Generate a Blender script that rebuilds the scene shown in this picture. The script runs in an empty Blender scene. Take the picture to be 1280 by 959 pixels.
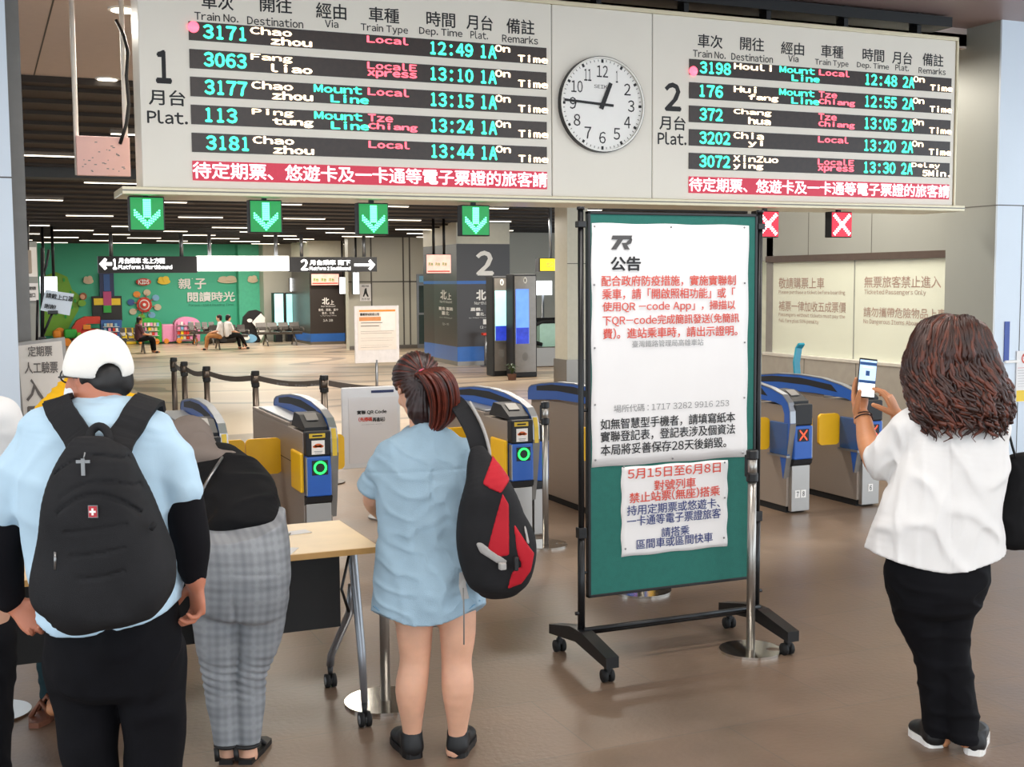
import bpy, bmesh, math, random
import numpy as np
from mathutils import Matrix, Vector
random.seed(7); np.random.seed(7)
S = bpy.context.scene
COL = S.collection
PI = math.pi

# ------------------------------------------------------------------ camera
CX, CY, F, H = 640.0, 479.5, 1539.6, 1.8
_v1 = np.array([3593, -152.5, F]); _v1 /= np.linalg.norm(_v1)
_v2 = np.array([-665, -124.5, F]); _v2 -= _v1 * (_v1 @ _v2); _v2 /= np.linalg.norm(_v2)
RC = np.stack([_v1, _v2, np.cross(_v1, _v2)], 1)          # camera (x right, y down, z ahead) = RC @ world
cam_data = bpy.data.cameras.new('camera'); cam = bpy.data.objects.new('camera', cam_data); COL.objects.link(cam)
cam_data.sensor_width = 36.0; cam_data.lens = F / 1280.0 * 36.0; cam_data.clip_end = 200
_m = Matrix.Identity(4)
for i in range(3):
    _m[i][0], _m[i][1], _m[i][2] = RC[0, i], -RC[1, i], -RC[2, i]
_m[2][3] = H
cam.matrix_world = _m
S.camera = cam

# ------------------------------------------------------------------ world, exposure, big lights
S.view_settings.view_transform = 'Standard'
S.view_settings.look = 'None'
S.view_settings.gamma = 1.0
S.view_settings.exposure = 0.78
S.view_settings.use_curve_mapping = False
S.cycles.use_denoising = True
try: S.cycles.denoiser = 'OPENIMAGEDENOISE'
except Exception: pass
S.cycles.max_bounces = 6
S.cycles.diffuse_bounces = 3
S.cycles.glossy_bounces = 4
S.cycles.sample_clamp_indirect = 6.0
W = bpy.data.worlds.new('daylight'); S.world = W; W.use_nodes = True
W.node_tree.nodes['Background'].inputs[0].default_value = (0.82, 0.92, 1.0, 1)
W.node_tree.nodes['Background'].inputs[1].default_value = 1.95

def area(name, loc, rot, sx, sy, power, color=(1, 0.95, 0.88)):
    d = bpy.data.lights.new(name, 'AREA'); d.shape = 'RECTANGLE'; d.size = sx; d.size_y = sy
    d.energy = power; d.color = color
    o = bpy.data.objects.new(name, d); COL.objects.link(o); o.location = loc; o.rotation_euler = rot
    return o
# luminous ceiling rows of the ticket hall (front) and of the lobby (back)
for _y in (-2.5, 1.0, 4.2):
    for _x in (-2.0, 2.2, 6.0):
        area('hall_lamp', (_x, _y, 3.86), (0, 0, 0), 2.4, 0.5, 35, (1, 0.955, 0.9))
for _y, _x in ((9.6, 1.2), (9.6, 4.6), (9.6, 6.9), (15, 3.5), (15, 7), (21, 5), (21, 9.2), (28, 6.5), (28, 9.5), (33, 4), (35.5, 6.5), (33, 8)):
    area('lobby_lamp', (_x, _y, (3.7 if _y < 12 else 3.55 if _y < 16 else 2.93)), (0, 0, 0), 1.6, 0.4, 72 if _y > 12 else 60, (1, 0.93, 0.82))

# ------------------------------------------------------------------ pixels to points (1280 x 959 photo frame)
def ray(px, py): return RC.T @ np.array([px - CX, py - CY, F])
def PY(px, py, Y): d = ray(px, py); return np.array([0, 0, H]) + d * (Y / d[1])
def PX(px, py, X): d = ray(px, py); return np.array([0, 0, H]) + d * (X / d[0])
def G(px, py, z=0.0): d = ray(px, py); return np.array([0, 0, H]) + d * ((z - H) / d[2])

# ------------------------------------------------------------------ materials
MATS = {}
def lin(c):
    if isinstance(c, str):
        c = c.lstrip('#'); c = [int(c[i:i + 2], 16) / 255 for i in (0, 2, 4)]
    return [x / 12.92 if x <= 0.04045 else ((x + 0.055) / 1.055) ** 2.4 for x in c]
def mat(name, color, rough=0.55, metal=0.0, emit=0.0, var=0.06, scale=12.0, bump=0.0, bscale=60.0, alpha=1.0, trans=0.0, emit_color=None, spec=0.5):
    """one procedural material: base colour varied by noise, optional bump"""
    if name in MATS: return MATS[name]
    m = bpy.data.materials.new(name); m.use_nodes = True
    nt = m.node_tree; b = nt.nodes['Principled BSDF']; c = lin(color)
    b.inputs['Roughness'].default_value = rough; b.inputs['Metallic'].default_value = metal
    b.inputs['Specular IOR Level'].default_value = spec
    b.inputs['Base Color'].default_value = (*c, 1)
    tc = nt.nodes.new('ShaderNodeTexCoord')
    if var > 0:
        n = nt.nodes.new('ShaderNodeTexNoise'); n.inputs['Scale'].default_value = scale; n.inputs['Detail'].default_value = 4
        nt.links.new(tc.outputs['Object'], n.inputs['Vector'])
        r = nt.nodes.new('ShaderNodeValToRGB')
        r.color_ramp.elements[0].position = 0.3; r.color_ramp.elements[1].position = 0.7
        r.color_ramp.elements[0].color = (*[x * (1 - var) for x in c], 1)
        r.color_ramp.elements[1].color = (*[min(1, x * (1 + var)) for x in c], 1)
        nt.links.new(n.outputs['Fac'], r.inputs['Fac']); nt.links.new(r.outputs['Color'], b.inputs['Base Color'])
    if bump > 0:
        n2 = nt.nodes.new('ShaderNodeTexNoise'); n2.inputs['Scale'].default_value = bscale; n2.inputs['Detail'].default_value = 5
        nt.links.new(tc.outputs['Object'], n2.inputs['Vector'])
        bp = nt.nodes.new('ShaderNodeBump'); bp.inputs['Strength'].default_value = bump; bp.inputs['Distance'].default_value = 0.01
        nt.links.new(n2.outputs['Fac'], bp.inputs['Height']); nt.links.new(bp.outputs['Normal'], b.inputs['Normal'])
    if emit > 0:
        e = lin(emit_color) if emit_color else c
        b.inputs['Emission Color'].default_value = (*e, 1); b.inputs['Emission Strength'].default_value = emit
    if trans > 0: b.inputs['Transmission Weight'].default_value = trans
    if alpha < 1: b.inputs['Alpha'].default_value = alpha
    MATS[name] = m
    return m
def brushed(name, color, rough=0.3, axis=2, metal=0.9):
    if name in MATS: return MATS[name]
    m = mat(name, color, rough, metal, var=0.0); nt = m.node_tree; b = nt.nodes['Principled BSDF']
    tc = nt.nodes.new('ShaderNodeTexCoord'); mp = nt.nodes.new('ShaderNodeMapping')
    sc = [90, 90, 90]; sc[axis] = 1.5; mp.inputs['Scale'].default_value = sc
    n = nt.nodes.new('ShaderNodeTexNoise'); n.inputs['Scale'].default_value = 3; n.inputs['Detail'].default_value = 3
    r = nt.nodes.new('ShaderNodeMapRange'); r.inputs[3].default_value = rough - 0.08; r.inputs[4].default_value = rough + 0.12
    nt.links.new(tc.outputs['Object'], mp.inputs[0]); nt.links.new(mp.outputs[0], n.inputs['Vector'])
    nt.links.new(n.outputs['Fac'], r.inputs[0]); nt.links.new(r.outputs[0], b.inputs['Roughness'])
    return m

# ------------------------------------------------------------------ things, parts, mesh builder
ROOTM = {}
def tag(o, label, cat, group=None, kind=None):
    if label: o['label'] = label
    if cat: o['category'] = cat
    if group: o['group'] = group
    if kind: o['kind'] = kind
    return o
def thing(name, label, cat, loc=(0, 0, 0), rz=0.0, group=None):
    o = bpy.data.objects.new(name, None); COL.objects.link(o)
    o.empty_display_size = 0.1
    o.location = [float(x) for x in loc]; o.rotation_euler = (0, 0, rz)
    ROOTM[o] = Matrix.Translation(Vector([float(x) for x in loc])) @ Matrix.Rotation(rz, 4, 'Z')
    return tag(o, label, cat, group)
class MB:
    """collects shapes into one mesh"""
    def __init__(s): s.v = []; s.f = []; s.mi = []; s.sm = []; s.mats = []
    def midx(s, m):
        if m not in s.mats: s.mats.append(m)
        return s.mats.index(m)
    def add(s, vs, fs, m, smooth=False):
        o = len(s.v); s.v += [tuple(float(c) for c in p) for p in vs]
        s.f += [[i + o for i in f] for f in fs]; k = s.midx(m)
        s.mi += [k] * len(fs); s.sm += [smooth] * len(fs)
    def bmadd(s, bm, m, smooth=False):
        bm.verts.index_update()
        s.add([v.co[:] for v in bm.verts], [[v.index for v in f.verts] for f in bm.faces], m, smooth); bm.free()
    def box(s, lo, hi, m, bevel=0.0, rz=0.0, seg=2, mtx=None):
        lo = np.minimum(lo, hi).astype(float), np.maximum(lo, hi).astype(float); lo, hi = lo
        bm = bmesh.new(); bmesh.ops.create_cube(bm, size=1.0)
        d = hi - lo; c = (lo + hi) / 2
        for v in bm.verts: v.co = Vector((v.co.x * d[0], v.co.y * d[1], v.co.z * d[2]))
        if bevel > 0:
            bmesh.ops.bevel(bm, geom=bm.edges[:], offset=min(bevel, min(d) * 0.45), segments=seg, affect='EDGES', profile=0.5)
        M = Matrix.Translation(Vector(c)) @ Matrix.Rotation(rz, 4, 'Z')
        if mtx is not None: M = mtx @ M
        for v in bm.verts: v.co = M @ v.co
        s.bmadd(bm, m, False)
    def tube(s, pts, r, m, n=10, cap=True, flat=None):
        """pipe along pts; r a number or one per point; flat=(side vector, factor) squashes it"""
        pts = [np.array(p, float) for p in pts]; N = len(pts)
        rs = [r] * N if np.isscalar(r) else list(r)
        vs, fs = [], []; prev = None
        for i, p in enumerate(pts):
            t = pts[min(i + 1, N - 1)] - pts[max(i - 1, 0)]; t = t / (np.linalg.norm(t) + 1e-9)
            if prev is None:
                a = np.array([0, 0, 1.0]) if abs(t[2]) < 0.9 else np.array([1.0, 0, 0])
            else: a = prev
            e1 = a - t * (a @ t); e1 /= np.linalg.norm(e1) + 1e-9; prev = e1; e2 = np.cross(t, e1)
            for k in range(n):
                an = 2 * PI * k / n
                vs.append(p + rs[i] * (math.cos(an) * e1 + math.sin(an) * e2))
        for i in range(N - 1):
            for k in range(n):
                fs.append([i * n + k, i * n + (k + 1) % n, (i + 1) * n + (k + 1) % n, (i + 1) * n + k])
        if cap: fs += [list(range(n))[::-1], [(N - 1) * n + k for k in range(n)]]
        s.add(vs, fs, m, True)
    def ribbon(s, pts, side, w, t, m):
        """a strap: rectangular section w wide (along side, one vector or one per point), t thick"""
        pts = [np.array(p, float) for p in pts]; N = len(pts); vs, fs = [], []
        sd = [np.array(side, float)] * N if np.ndim(side) == 1 else [np.array(q, float) for q in side]
        for i, p in enumerate(pts):
            tg = pts[min(i + 1, N - 1)] - pts[max(i - 1, 0)]; tg /= np.linalg.norm(tg) + 1e-9
            e = sd[i] - tg * (sd[i] @ tg); e /= np.linalg.norm(e) + 1e-9; nn = np.cross(tg, e)
            ww = w if np.isscalar(w) else w[i]
            for a, b in ((-1, -1), (1, -1), (1, 1), (-1, 1)): vs.append(p + e * a * ww / 2 + nn * b * t / 2)
        for i in range(N - 1):
            for k in range(4): fs.append([i * 4 + k, i * 4 + (k + 1) % 4, i * 4 + 4 + (k + 1) % 4, i * 4 + 4 + k])
        fs += [[3, 2, 1, 0], [N * 4 - 4, N * 4 - 3, N * 4 - 2, N * 4 - 1]]
        s.add(vs, fs, m, False)
    def cyl(s, p, q, r, m, n=20, r2=None): s.tube([p, q], [r, r if r2 is None else r2], m, n)
    def lathe(s, prof, c, m, n=24, axis='z'):
        """prof: (radius, height) pairs turned about a vertical axis through c"""
        vs, fs = [], []; N = len(prof)
        for r, z in prof:
            for k in range(n):
                a = 2 * PI * k / n; vs.append((c[0] + r * math.cos(a), c[1] + r * math.sin(a), c[2] + z))
        for i in range(N - 1):
            for k in range(n): fs.append([i * n + k, i * n + (k + 1) % n, (i + 1) * n + (k + 1) % n, (i + 1) * n + k])
        fs += [list(range(n))[::-1], [(N - 1) * n + k for k in range(n)]]
        s.add(vs, fs, m, False)
    def prism(s, poly, O, U, V, t, m, bevel=0.0):
        """polygon in the frame O,U,V pushed t along U x V"""
        O, U, V = (np.array(a, float) for a in (O, U, V)); Nn = np.cross(U, V); Nn /= np.linalg.norm(Nn)
        n = len(poly)
        a = [O + U * x + V * y for x, y in poly]; b = [p + Nn * t for p in a]
        ar = sum(poly[i][0] * poly[(i + 1) % n][1] - poly[(i + 1) % n][0] * poly[i][1] for i in range(n))
        fs = [list(range(n))[::-1], [n + i for i in range(n)]] + [[i, (i + 1) % n, n + (i + 1) % n, n + i] for i in range(n)]
        if ar * t < 0: fs = [f[::-1] for f in fs]
        s.add(a + b, fs, m)
    def text(s, body, O, U, V, x, y, w, h, m, bold=0.0, lift=0.0015, mono=False):
        """lettering fitted to the rectangle x,y,w,h of the frame O,U,V (unit vectors); faces U x V"""
        vs, fs, bb = text_mesh(body, bold, mono)
        sx = sy = None
        if w: sx = w / (bb[1] - bb[0])
        if h: sy = h / (bb[3] - bb[2])
        if sx is None: sx = sy
        if sy is None: sy = sx
        O, U, V = (np.array(a, float) for a in (O, U, V)); Nn = np.cross(U, V)
        s.add([O + U * (x + (p[0] - bb[0]) * sx) + V * (y + (p[1] - bb[2]) * sy) + Nn * (lift + (p[2] if len(p) > 2 else 0)) for p in vs], fs, m)
    def build(s, name, parent=None, smooth=None):
        if not s.v: return None
        v = [Vector(p) for p in s.v]
        if parent is not None:
            r = parent
            while r not in ROOTM: r = r.parent
            inv = ROOTM[r].inverted(); v = [inv @ p for p in v]; loc = None
        else:
            A = np.array(s.v); loc = Vector(((A[:, 0].min() + A[:, 0].max()) / 2, (A[:, 1].min() + A[:, 1].max()) / 2, A[:, 2].min()))
            v = [p - loc for p in v]
        me = bpy.data.meshes.new(name); me.from_pydata([p[:] for p in v], [], s.f)
        for m in s.mats: me.materials.append(m)
        me.polygons.foreach_set('material_index', s.mi)
        me.polygons.foreach_set('use_smooth', [True if smooth else q for q in s.sm] if smooth is not False else [False] * len(s.sm))
        me.update()
        o = bpy.data.objects.new(name, me); COL.objects.link(o)
        if parent is not None: o.parent = parent
        else: o.location = loc; ROOTM[o] = Matrix.Translation(loc)
        return o
_TC = {}
def glyph(ch):
    if ch in _TC: return _TC[ch]
    c = bpy.data.curves.new('lettering', 'FONT'); c.body = chr(ord(ch) + 0xFEE0) if 0x21 <= ord(ch) <= 0x7e else ch; c.resolution_u = 2
    o = bpy.data.objects.new('lettering', c); COL.objects.link(o)
    bpy.context.view_layer.update()
    me = bpy.data.meshes.new_from_object(o.evaluated_get(bpy.context.evaluated_depsgraph_get()))
    vs = np.array([v.co[:] for v in me.vertices]); fs = [list(p.vertices) for p in me.polygons]
    bpy.data.objects.remove(o); bpy.data.curves.remove(c); bpy.data.meshes.remove(me)
    _TC[ch] = (vs, fs); return _TC[ch]
def text_mesh(body, bold=0.0, mono=False):
    """one line of lettering laid out glyph by glyph; bold repeats the outline with small shifts"""
    k = (body, bold, mono)
    if k in _TC: return _TC[k]
    V, Fs, x = [], [], 0.0
    for ch in body:
        if ch == ' ': x += 0.6 if mono else 0.28; continue
        vs, fs = glyph(ch)
        if len(vs) == 0: x += 0.5; continue
        a, b_ = vs[:, 0].min(), vs[:, 0].max(); w = b_ - a; vs = vs.copy()
        if mono:
            t = 0.5 if ch not in "1il.:',I" else min(0.3, max(w, 0.12)); vs[:, 0] = (vs[:, 0] - a) * t / w + x + (0.6 - t) / 2; x += 0.6
        elif 0x21 <= ord(ch) <= 0x7e:
            vs[:, 0] += x - a + 0.05; x += w + 0.1
        else: vs[:, 0] += x; x += 0.98
        for dx, dy, dz in ((0, 0, 0),) if bold == 0 else ((-bold, 0, 0), (bold, 0, 0.0002), (0, -bold, 0.0004), (0, bold, 0.0006)):
            o = len(V); V += [(p[0] + dx, p[1] + dy, dz) for p in vs]; Fs += [[i + o for i in f] for f in fs]
    A = np.array(V); _TC[k] = (V, Fs, (A[:, 0].min(), A[:, 0].max(), A[:, 1].min(), A[:, 1].max())); return _TC[k]
def copy_thing(o, loc, rz=None, label=None):
    c = o.copy(); COL.objects.link(c); c.location = [float(x) for x in loc]
    if rz is not None: c.rotation_euler = (0, 0, rz)
    if label: c['label'] = label
    for ch in o.children:
        d = ch.copy(); COL.objects.link(d); d.parent = c
        for g in ch.children:
            e = g.copy(); COL.objects.link(e); e.parent = d
    ROOTM[c] = Matrix.Translation(Vector([float(x) for x in loc])) @ Matrix.Rotation(c.rotation_euler[2], 4, 'Z')
    return c
def struct(mb, name, smooth=None):
    o = mb.build(name, smooth=smooth); o['kind'] = 'structure'; return o
X_, Y_, Z_ = np.eye(3)

# palette
ivory = mat('ivory_panel', '#e9e3d6', 0.35, var=0.02, scale=2)
black = mat('black_plastic', '#121214', 0.4, var=0.1)
blackmetal = mat('black_metal', '#17181a', 0.35, 0.3, var=0.1)
rubber = mat('black_rubber', '#0c0c0d', 0.7, var=0.1)
ink = mat('black_ink', '#1b1b1d', 0.6, var=0.0)
redink = mat('red_ink', '#d8503f', 0.6, var=0.0)
greyink = mat('grey_ink', '#8c8c8c', 0.6, var=0.0)
blueink = mat('navy_ink', '#2b3a78', 0.6, var=0.0)
whiteink = mat('white_ink', '#f4f2ee', 0.6, var=0.0)
paper = mat('white_paper', '#e9e7e6', 0.5, var=0.015, scale=5, bump=0.08, bscale=4)
steel = brushed('brushed_steel', '#a7a39d', 0.32, 2)
steelh = brushed('satin_steel', '#8d8780', 0.36, 1)
chrome = mat('polished_steel', '#d6d3cc', 0.12, 1.0, var=0.03)
alu = mat('grey_aluminium', '#9a9ea4', 0.35, 0.7, var=0.04)
greyplas = mat('grey_plastic', '#7b7d80', 0.45, var=0.04)
yellow = mat('yellow_flap', '#ffc420', 0.38, var=0.03)
gblue = mat('gate_blue', '#2c5fb4', 0.32, var=0.03)
gblued = mat('gate_dark_blue', '#2d568f', 0.3, var=0.05)
wood = mat('light_wood', '#eccfa0', 0.38, var=0.06, scale=6)
woodedge = mat('wood_edge', '#c79a5c', 0.5, var=0.08)
# ------------------------------------------------------------------ smooth bodies: a distance field turned into one continuous surface
class Field:
    def __init__(s, lo, hi, h):
        s.lo = np.array(lo, np.float32); s.h = h; s.n = np.ceil((np.array(hi) - s.lo) / h).astype(int) + 1
        s.D = np.full(s.n, 9.0, np.float32)
        s.ax = [s.lo[i] + h * np.arange(s.n[i], dtype=np.float32) for i in range(3)]
    def _sl(s, lo, hi):
        a = np.clip(np.floor((np.array(lo) - s.lo) / s.h).astype(int), 0, s.n); b = np.clip(np.ceil((np.array(hi) - s.lo) / s.h).astype(int) + 1, 0, s.n)
        return tuple(slice(x, y) for x, y in zip(a, b))
    def P(s, sl):
        return np.stack(np.meshgrid(*[s.ax[i][sl[i]] for i in range(3)], indexing='ij'), -1)
    def _put(s, sl, d, k, op='add'):
        A = s.D[sl]
        if A.size == 0: return
        if op == 'add':
            if k > 0:
                h = np.clip(0.5 + 0.5 * (A - d) / k, 0, 1); s.D[sl] = A * (1 - h) + d * h - k * h * (1 - h)
            else: s.D[sl] = np.minimum(A, d)
        elif op == 'sub':
            h = np.clip(0.5 - 0.5 * (A + d) / max(k, 1e-4), 0, 1); s.D[sl] = A * (1 - h) - d * h + k * h * (1 - h)
    def limb(s, pts, rs, k=0.015, op='add', spl=True, n=4, flat=None):
        """tapered limb; flat = (side vector, factor): radius along side is scaled by factor"""
        pts = np.array(pts, float); rs = np.array(rs, float)
        if spl and len(pts) > 2: pts, rs = cr(pts, n), cr(rs[:, None], n)[:, 0]
        m = rs.max() * (max(1, flat[1]) if flat else 1) + k + 0.02
        sl = s._sl(pts.min(0) - m, pts.max(0) + m); 
        if any(q.stop <= q.start for q in sl): return
        P = s.P(sl); best = None
        for i in range(len(pts) - 1):
            a, b = pts[i], pts[i + 1]; ab = b - a; L2 = ab @ ab + 1e-12
            t = np.clip(((P - a) @ ab) / L2, 0, 1); q = P - a - t[..., None] * ab
            if flat is not None:
                e = np.array(flat[0], float); e = e / np.linalg.norm(e); qe = q @ e; q = q - (qe * (1 - 1 / flat[1]))[..., None] * e
            d = np.sqrt((q * q).sum(-1)) - (rs[i] + t * (rs[i + 1] - rs[i]))
            best = d if best is None else np.minimum(best, d)
        s._put(sl, best.astype(np.float32), k, op)
    def loft(s, st, side=(1, 0, 0), k=0.02, n=5, op='add', p=2.0, cap=0.45):
        """stations (x, y, z, half width along side, half depth)"""
        st = cr(np.array(st, float), n); pts, A, B = st[:, :3], st[:, 3], st[:, 4]; m = max(A.max(), B.max()) + k + 0.02
        sl = s._sl(pts.min(0) - m, pts.max(0) + m); P = s.P(sl); best = None; side = np.array(side, float)
        for i in range(len(pts) - 1):
            a, b = pts[i], pts[i + 1]; ab = b - a; L2 = ab @ ab + 1e-12; t_ = ab / np.sqrt(L2)
            t = np.clip(((P - a) @ ab) / L2, 0, 1); q = P - a - t[..., None] * ab
            e1 = side - t_ * (side @ t_); e1 /= np.linalg.norm(e1); e2 = np.cross(t_, e1)
            ra = A[i] + t * (A[i + 1] - A[i]); rb = B[i] + t * (B[i + 1] - B[i]); rc = np.minimum(ra, rb) * cap
            x, y, z = np.abs(q @ e1), np.abs(q @ e2), np.abs(q @ t_)
            k0 = ((x / ra) ** p + (y / rb) ** p) ** (2 / p) + (z / rc) ** 2; k0 = np.sqrt(k0)
            k1 = np.sqrt((x / ra ** 2) ** 2 + (y / rb ** 2) ** 2 + (z / rc ** 2) ** 2) + 1e-6
            d = k0 * (k0 - 1) / k1
            best = d if best is None else np.minimum(best, d)
        s._put(sl, best.astype(np.float32), k, op)
    def ell(s, c, r, k=0.02, R=None, op='add'):
        c = np.array(c, float); r = np.array(r, float); m = r.max() + k + 0.01; sl = s._sl(c - m, c + m)
        if any(q.stop <= q.start for q in sl): return
        q = s.P(sl) - c
        if R is not None: q = q @ R
        k0 = np.sqrt(((q / r) ** 2).sum(-1)); k1 = np.sqrt(((q / r ** 2) ** 2).sum(-1)) + 1e-6
        s._put(sl, (k0 * (k0 - 1) / k1).astype(np.float32), k, op)
    def cut(s, fn):
        P = s.P(tuple(slice(0, x) for x in s.n)); s.D = np.maximum(s.D, fn(P[..., 0], P[..., 1], P[..., 2]).astype(np.float32))
    def val(s, P):
        q = np.clip((np.atleast_2d(P) - s.lo) / s.h, 0, s.n - 1.001); i = q.astype(int); f = q - i; o = 0
        for a in (0, 1):
            for b in (0, 1):
                for c in (0, 1): o = o + s.D[i[:, 0] + a, i[:, 1] + b, i[:, 2] + c] * (f[:, 0] if a else 1 - f[:, 0]) * (f[:, 1] if b else 1 - f[:, 1]) * (f[:, 2] if c else 1 - f[:, 2])
        return o
    def push(s, P, lift, it=4):
        """move points to the height lift over the surface"""
        P = np.array(P, float)
        for _ in range(it):
            g = np.stack([s.val(P + e) - s.val(P - e) for e in np.eye(3) * s.h * 1.5], 1); g /= np.linalg.norm(g, axis=1)[:, None] + 1e-9
            P = P + g * np.clip(lift - s.val(P), -0.05, 0.05)[:, None]
        return P
    def bump(s, fn):
        near = np.abs(s.D) < 0.05; idx = np.argwhere(near); P = s.lo + idx * s.h
        s.D[near] += fn(P[:, 0], P[:, 1], P[:, 2]).astype(np.float32)
    def mesh(s, mb, m, colfn=None, xf=None):
        """surface nets into a mesh builder; colfn(points) -> material index list among m when m is a list"""
        D = s.D; D[0] = D[-1] = 9; D[:, 0] = D[:, -1] = 9; D[:, :, 0] = D[:, :, -1] = 9
        I = D < 0; n = np.array(D.shape)
        c = np.zeros(n - 1, np.int8)
        for a in (0, 1):
            for b in (0, 1):
                for e in (0, 1): c += I[a:n[0] - 1 + a, b:n[1] - 1 + b, e:n[2] - 1 + e]
        act = (c > 0) & (c < 8); ids = np.full(n - 1, -1, np.int64); cell = np.argwhere(act); ids[act] = np.arange(len(cell))
        acc = np.zeros((len(cell), 3)); cnt = np.zeros(len(cell)); co = [(a, b, e) for a in (0, 1) for b in (0, 1) for e in (0, 1)]
        for p in co:
            for ax in range(3):
                if p[ax]: continue
                r = list(p); r[ax] = 1
                v0 = D[tuple((cell + p).T)]; v1 = D[tuple((cell + r).T)]; x = (v0 < 0) != (v1 < 0); t = v0 / (v0 - v1 + 1e-20)
                pt = np.repeat(np.array(p, float)[None], len(cell), 0); pt[:, ax] += t; acc[x] += pt[x]; cnt[x] += 1
        V = s.lo + s.h * (cell + acc / cnt[:, None])
        Fs = []
        for ax in range(3):
            u, v = (ax + 1) % 3, (ax + 2) % 3
            s0 = [slice(1, n[i] - 1) for i in range(3)]; s1 = list(s0); s0[ax] = slice(0, n[ax] - 1); s1[ax] = slice(1, n[ax])
            a, b = I[tuple(s0)], I[tuple(s1)]
            for A, B, flip in ((a, b, False), (b, a, True)):
                e = np.argwhere(A & ~B)
                if not len(e): continue
                off = np.ones(3, int); off[ax] = 0; e = e + off
                def cid(du, dv): q = e.copy(); q[:, u] -= du; q[:, v] -= dv; return ids[tuple(q.T)]
                qd = np.stack([cid(1, 1), cid(0, 1), cid(0, 0), cid(1, 0)], 1); Fs.append(qd[:, ::-1] if flip else qd)
        Fq = np.concatenate(Fs)
        if not isinstance(m, (list, tuple)): m = [m]
        mi = np.zeros(len(Fq), int) if colfn is None else colfn(V[Fq].mean(1))
        if xf is not None: V = xf(V)
        o = len(mb.v); mb.v += [tuple(p) for p in V.tolist()]; mb.f += (Fq + o).tolist(); kk = [mb.midx(x) for x in m]
        mb.mi += [kk[i] for i in mi]; mb.sm += [True] * len(Fq)
def cr(P, n):
    """Catmull-Rom resampling"""
    P = np.array(P, float)
    if len(P) < 3 or n <= 1: return P
    Q = np.vstack([2 * P[0] - P[1], P, 2 * P[-1] - P[-2]]); out = []
    for i in range(1, len(Q) - 2):
        for j in range(n):
            t = j / n; a, b, c, d = Q[i - 1], Q[i], Q[i + 1], Q[i + 2]
            out.append(0.5 * (2 * b + (c - a) * t + (2 * a - 5 * b + 4 * c - d) * t * t + (3 * b - a - 3 * c + d) * t ** 3))
    out.append(P[-1]); return np.array(out)
def wav(seed, f, amp, n=7, stretch=(1, 1, 1)):
    """cheap smooth cloth noise"""
    f = f * 3.2 if f < 20 else f
    r = np.random.RandomState(seed); K = r.normal(size=(n, 3)) * f * np.array(stretch); ph = r.uniform(0, 6.28, n)
    def fn(x, y, z):
        o = 0
        for i in range(n): o = o + np.sin(K[i, 0] * x + K[i, 1] * y + K[i, 2] * z + ph[i])
        return o * amp / math.sqrt(n)
    return fn
def folds(seed, f, amp, stretch=(1, 1, 1)):
    """sharper creases"""
    g = wav(seed, f, 1.0, 5, stretch)
    return lambda x, y, z: -amp * (np.exp(-(g(x, y, z) * 2.2) ** 2))
def rotm(yaw=0, pitch=0, roll=0):
    """head frame: columns right, forward, up; yaw + turns left, pitch + looks up, roll + tips to the right"""
    return np.array(Matrix.Rotation(yaw, 3, 'Z') @ Matrix.Rotation(pitch, 3, 'X') @ Matrix.Rotation(roll, 3, 'Y'))
def head(Fd, c, R, s=1.0, mouth=True):
    """a head with face: cranium, jaw, brow, nose, lips, ears, eye sockets; c = point between the ears"""
    T = lambda x, y, z: np.array(c) + R @ (np.array([x, y, z]) * s)
    E = lambda p, r, k=0.015, op='add': Fd.ell(T(*p), np.array(r) * s, k * s, R, op)
    E((0, -0.005, 0.035), (0.074, 0.092, 0.082), 0.02); E((0, 0.03, -0.02), (0.062, 0.062, 0.075), 0.03)
    E((0, 0.045, -0.075), (0.042, 0.04, 0.03), 0.03); E((0, 0.0, -0.05), (0.055, 0.055, 0.045), 0.03)
    for sg in (-1, 1):
        E((sg * 0.034, 0.083, 0.0), (0.016, 0.014, 0.011), 0.012, 'sub'); E((sg * 0.033, 0.074, 0.0), (0.0125, 0.012, 0.0125), 0.002)
        E((sg * 0.04, 0.07, -0.03), (0.022, 0.018, 0.018), 0.02); E((sg * 0.032, 0.081, 0.02), (0.02, 0.01, 0.006), 0.012)
        E((sg * 0.076, -0.005, -0.005), (0.009, 0.019, 0.031), 0.006); E((sg * 0.083, 0.0, -0.005), (0.006, 0.01, 0.018), 0.005, 'sub')
    Fd.limb([T(0, 0.088, 0.008), T(0, 0.106, -0.028)], [0.007 * s, 0.012 * s], 0.012, spl=False); E((-0.011, 0.094, -0.032), (0.007, 0.009, 0.007), 0.008); E((0.011, 0.094, -0.032), (0.007, 0.009, 0.007), 0.008)
    if mouth:
        E((0, 0.087, -0.056), (0.022, 0.008, 0.006), 0.006); E((0, 0.086, -0.065), (0.019, 0.008, 0.006), 0.006); E((0, 0.097, -0.0605), (0.02, 0.006, 0.0015), 0.003, 'sub')
    E((0, 0.078, -0.09), (0.018, 0.014, 0.013), 0.02)
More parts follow.
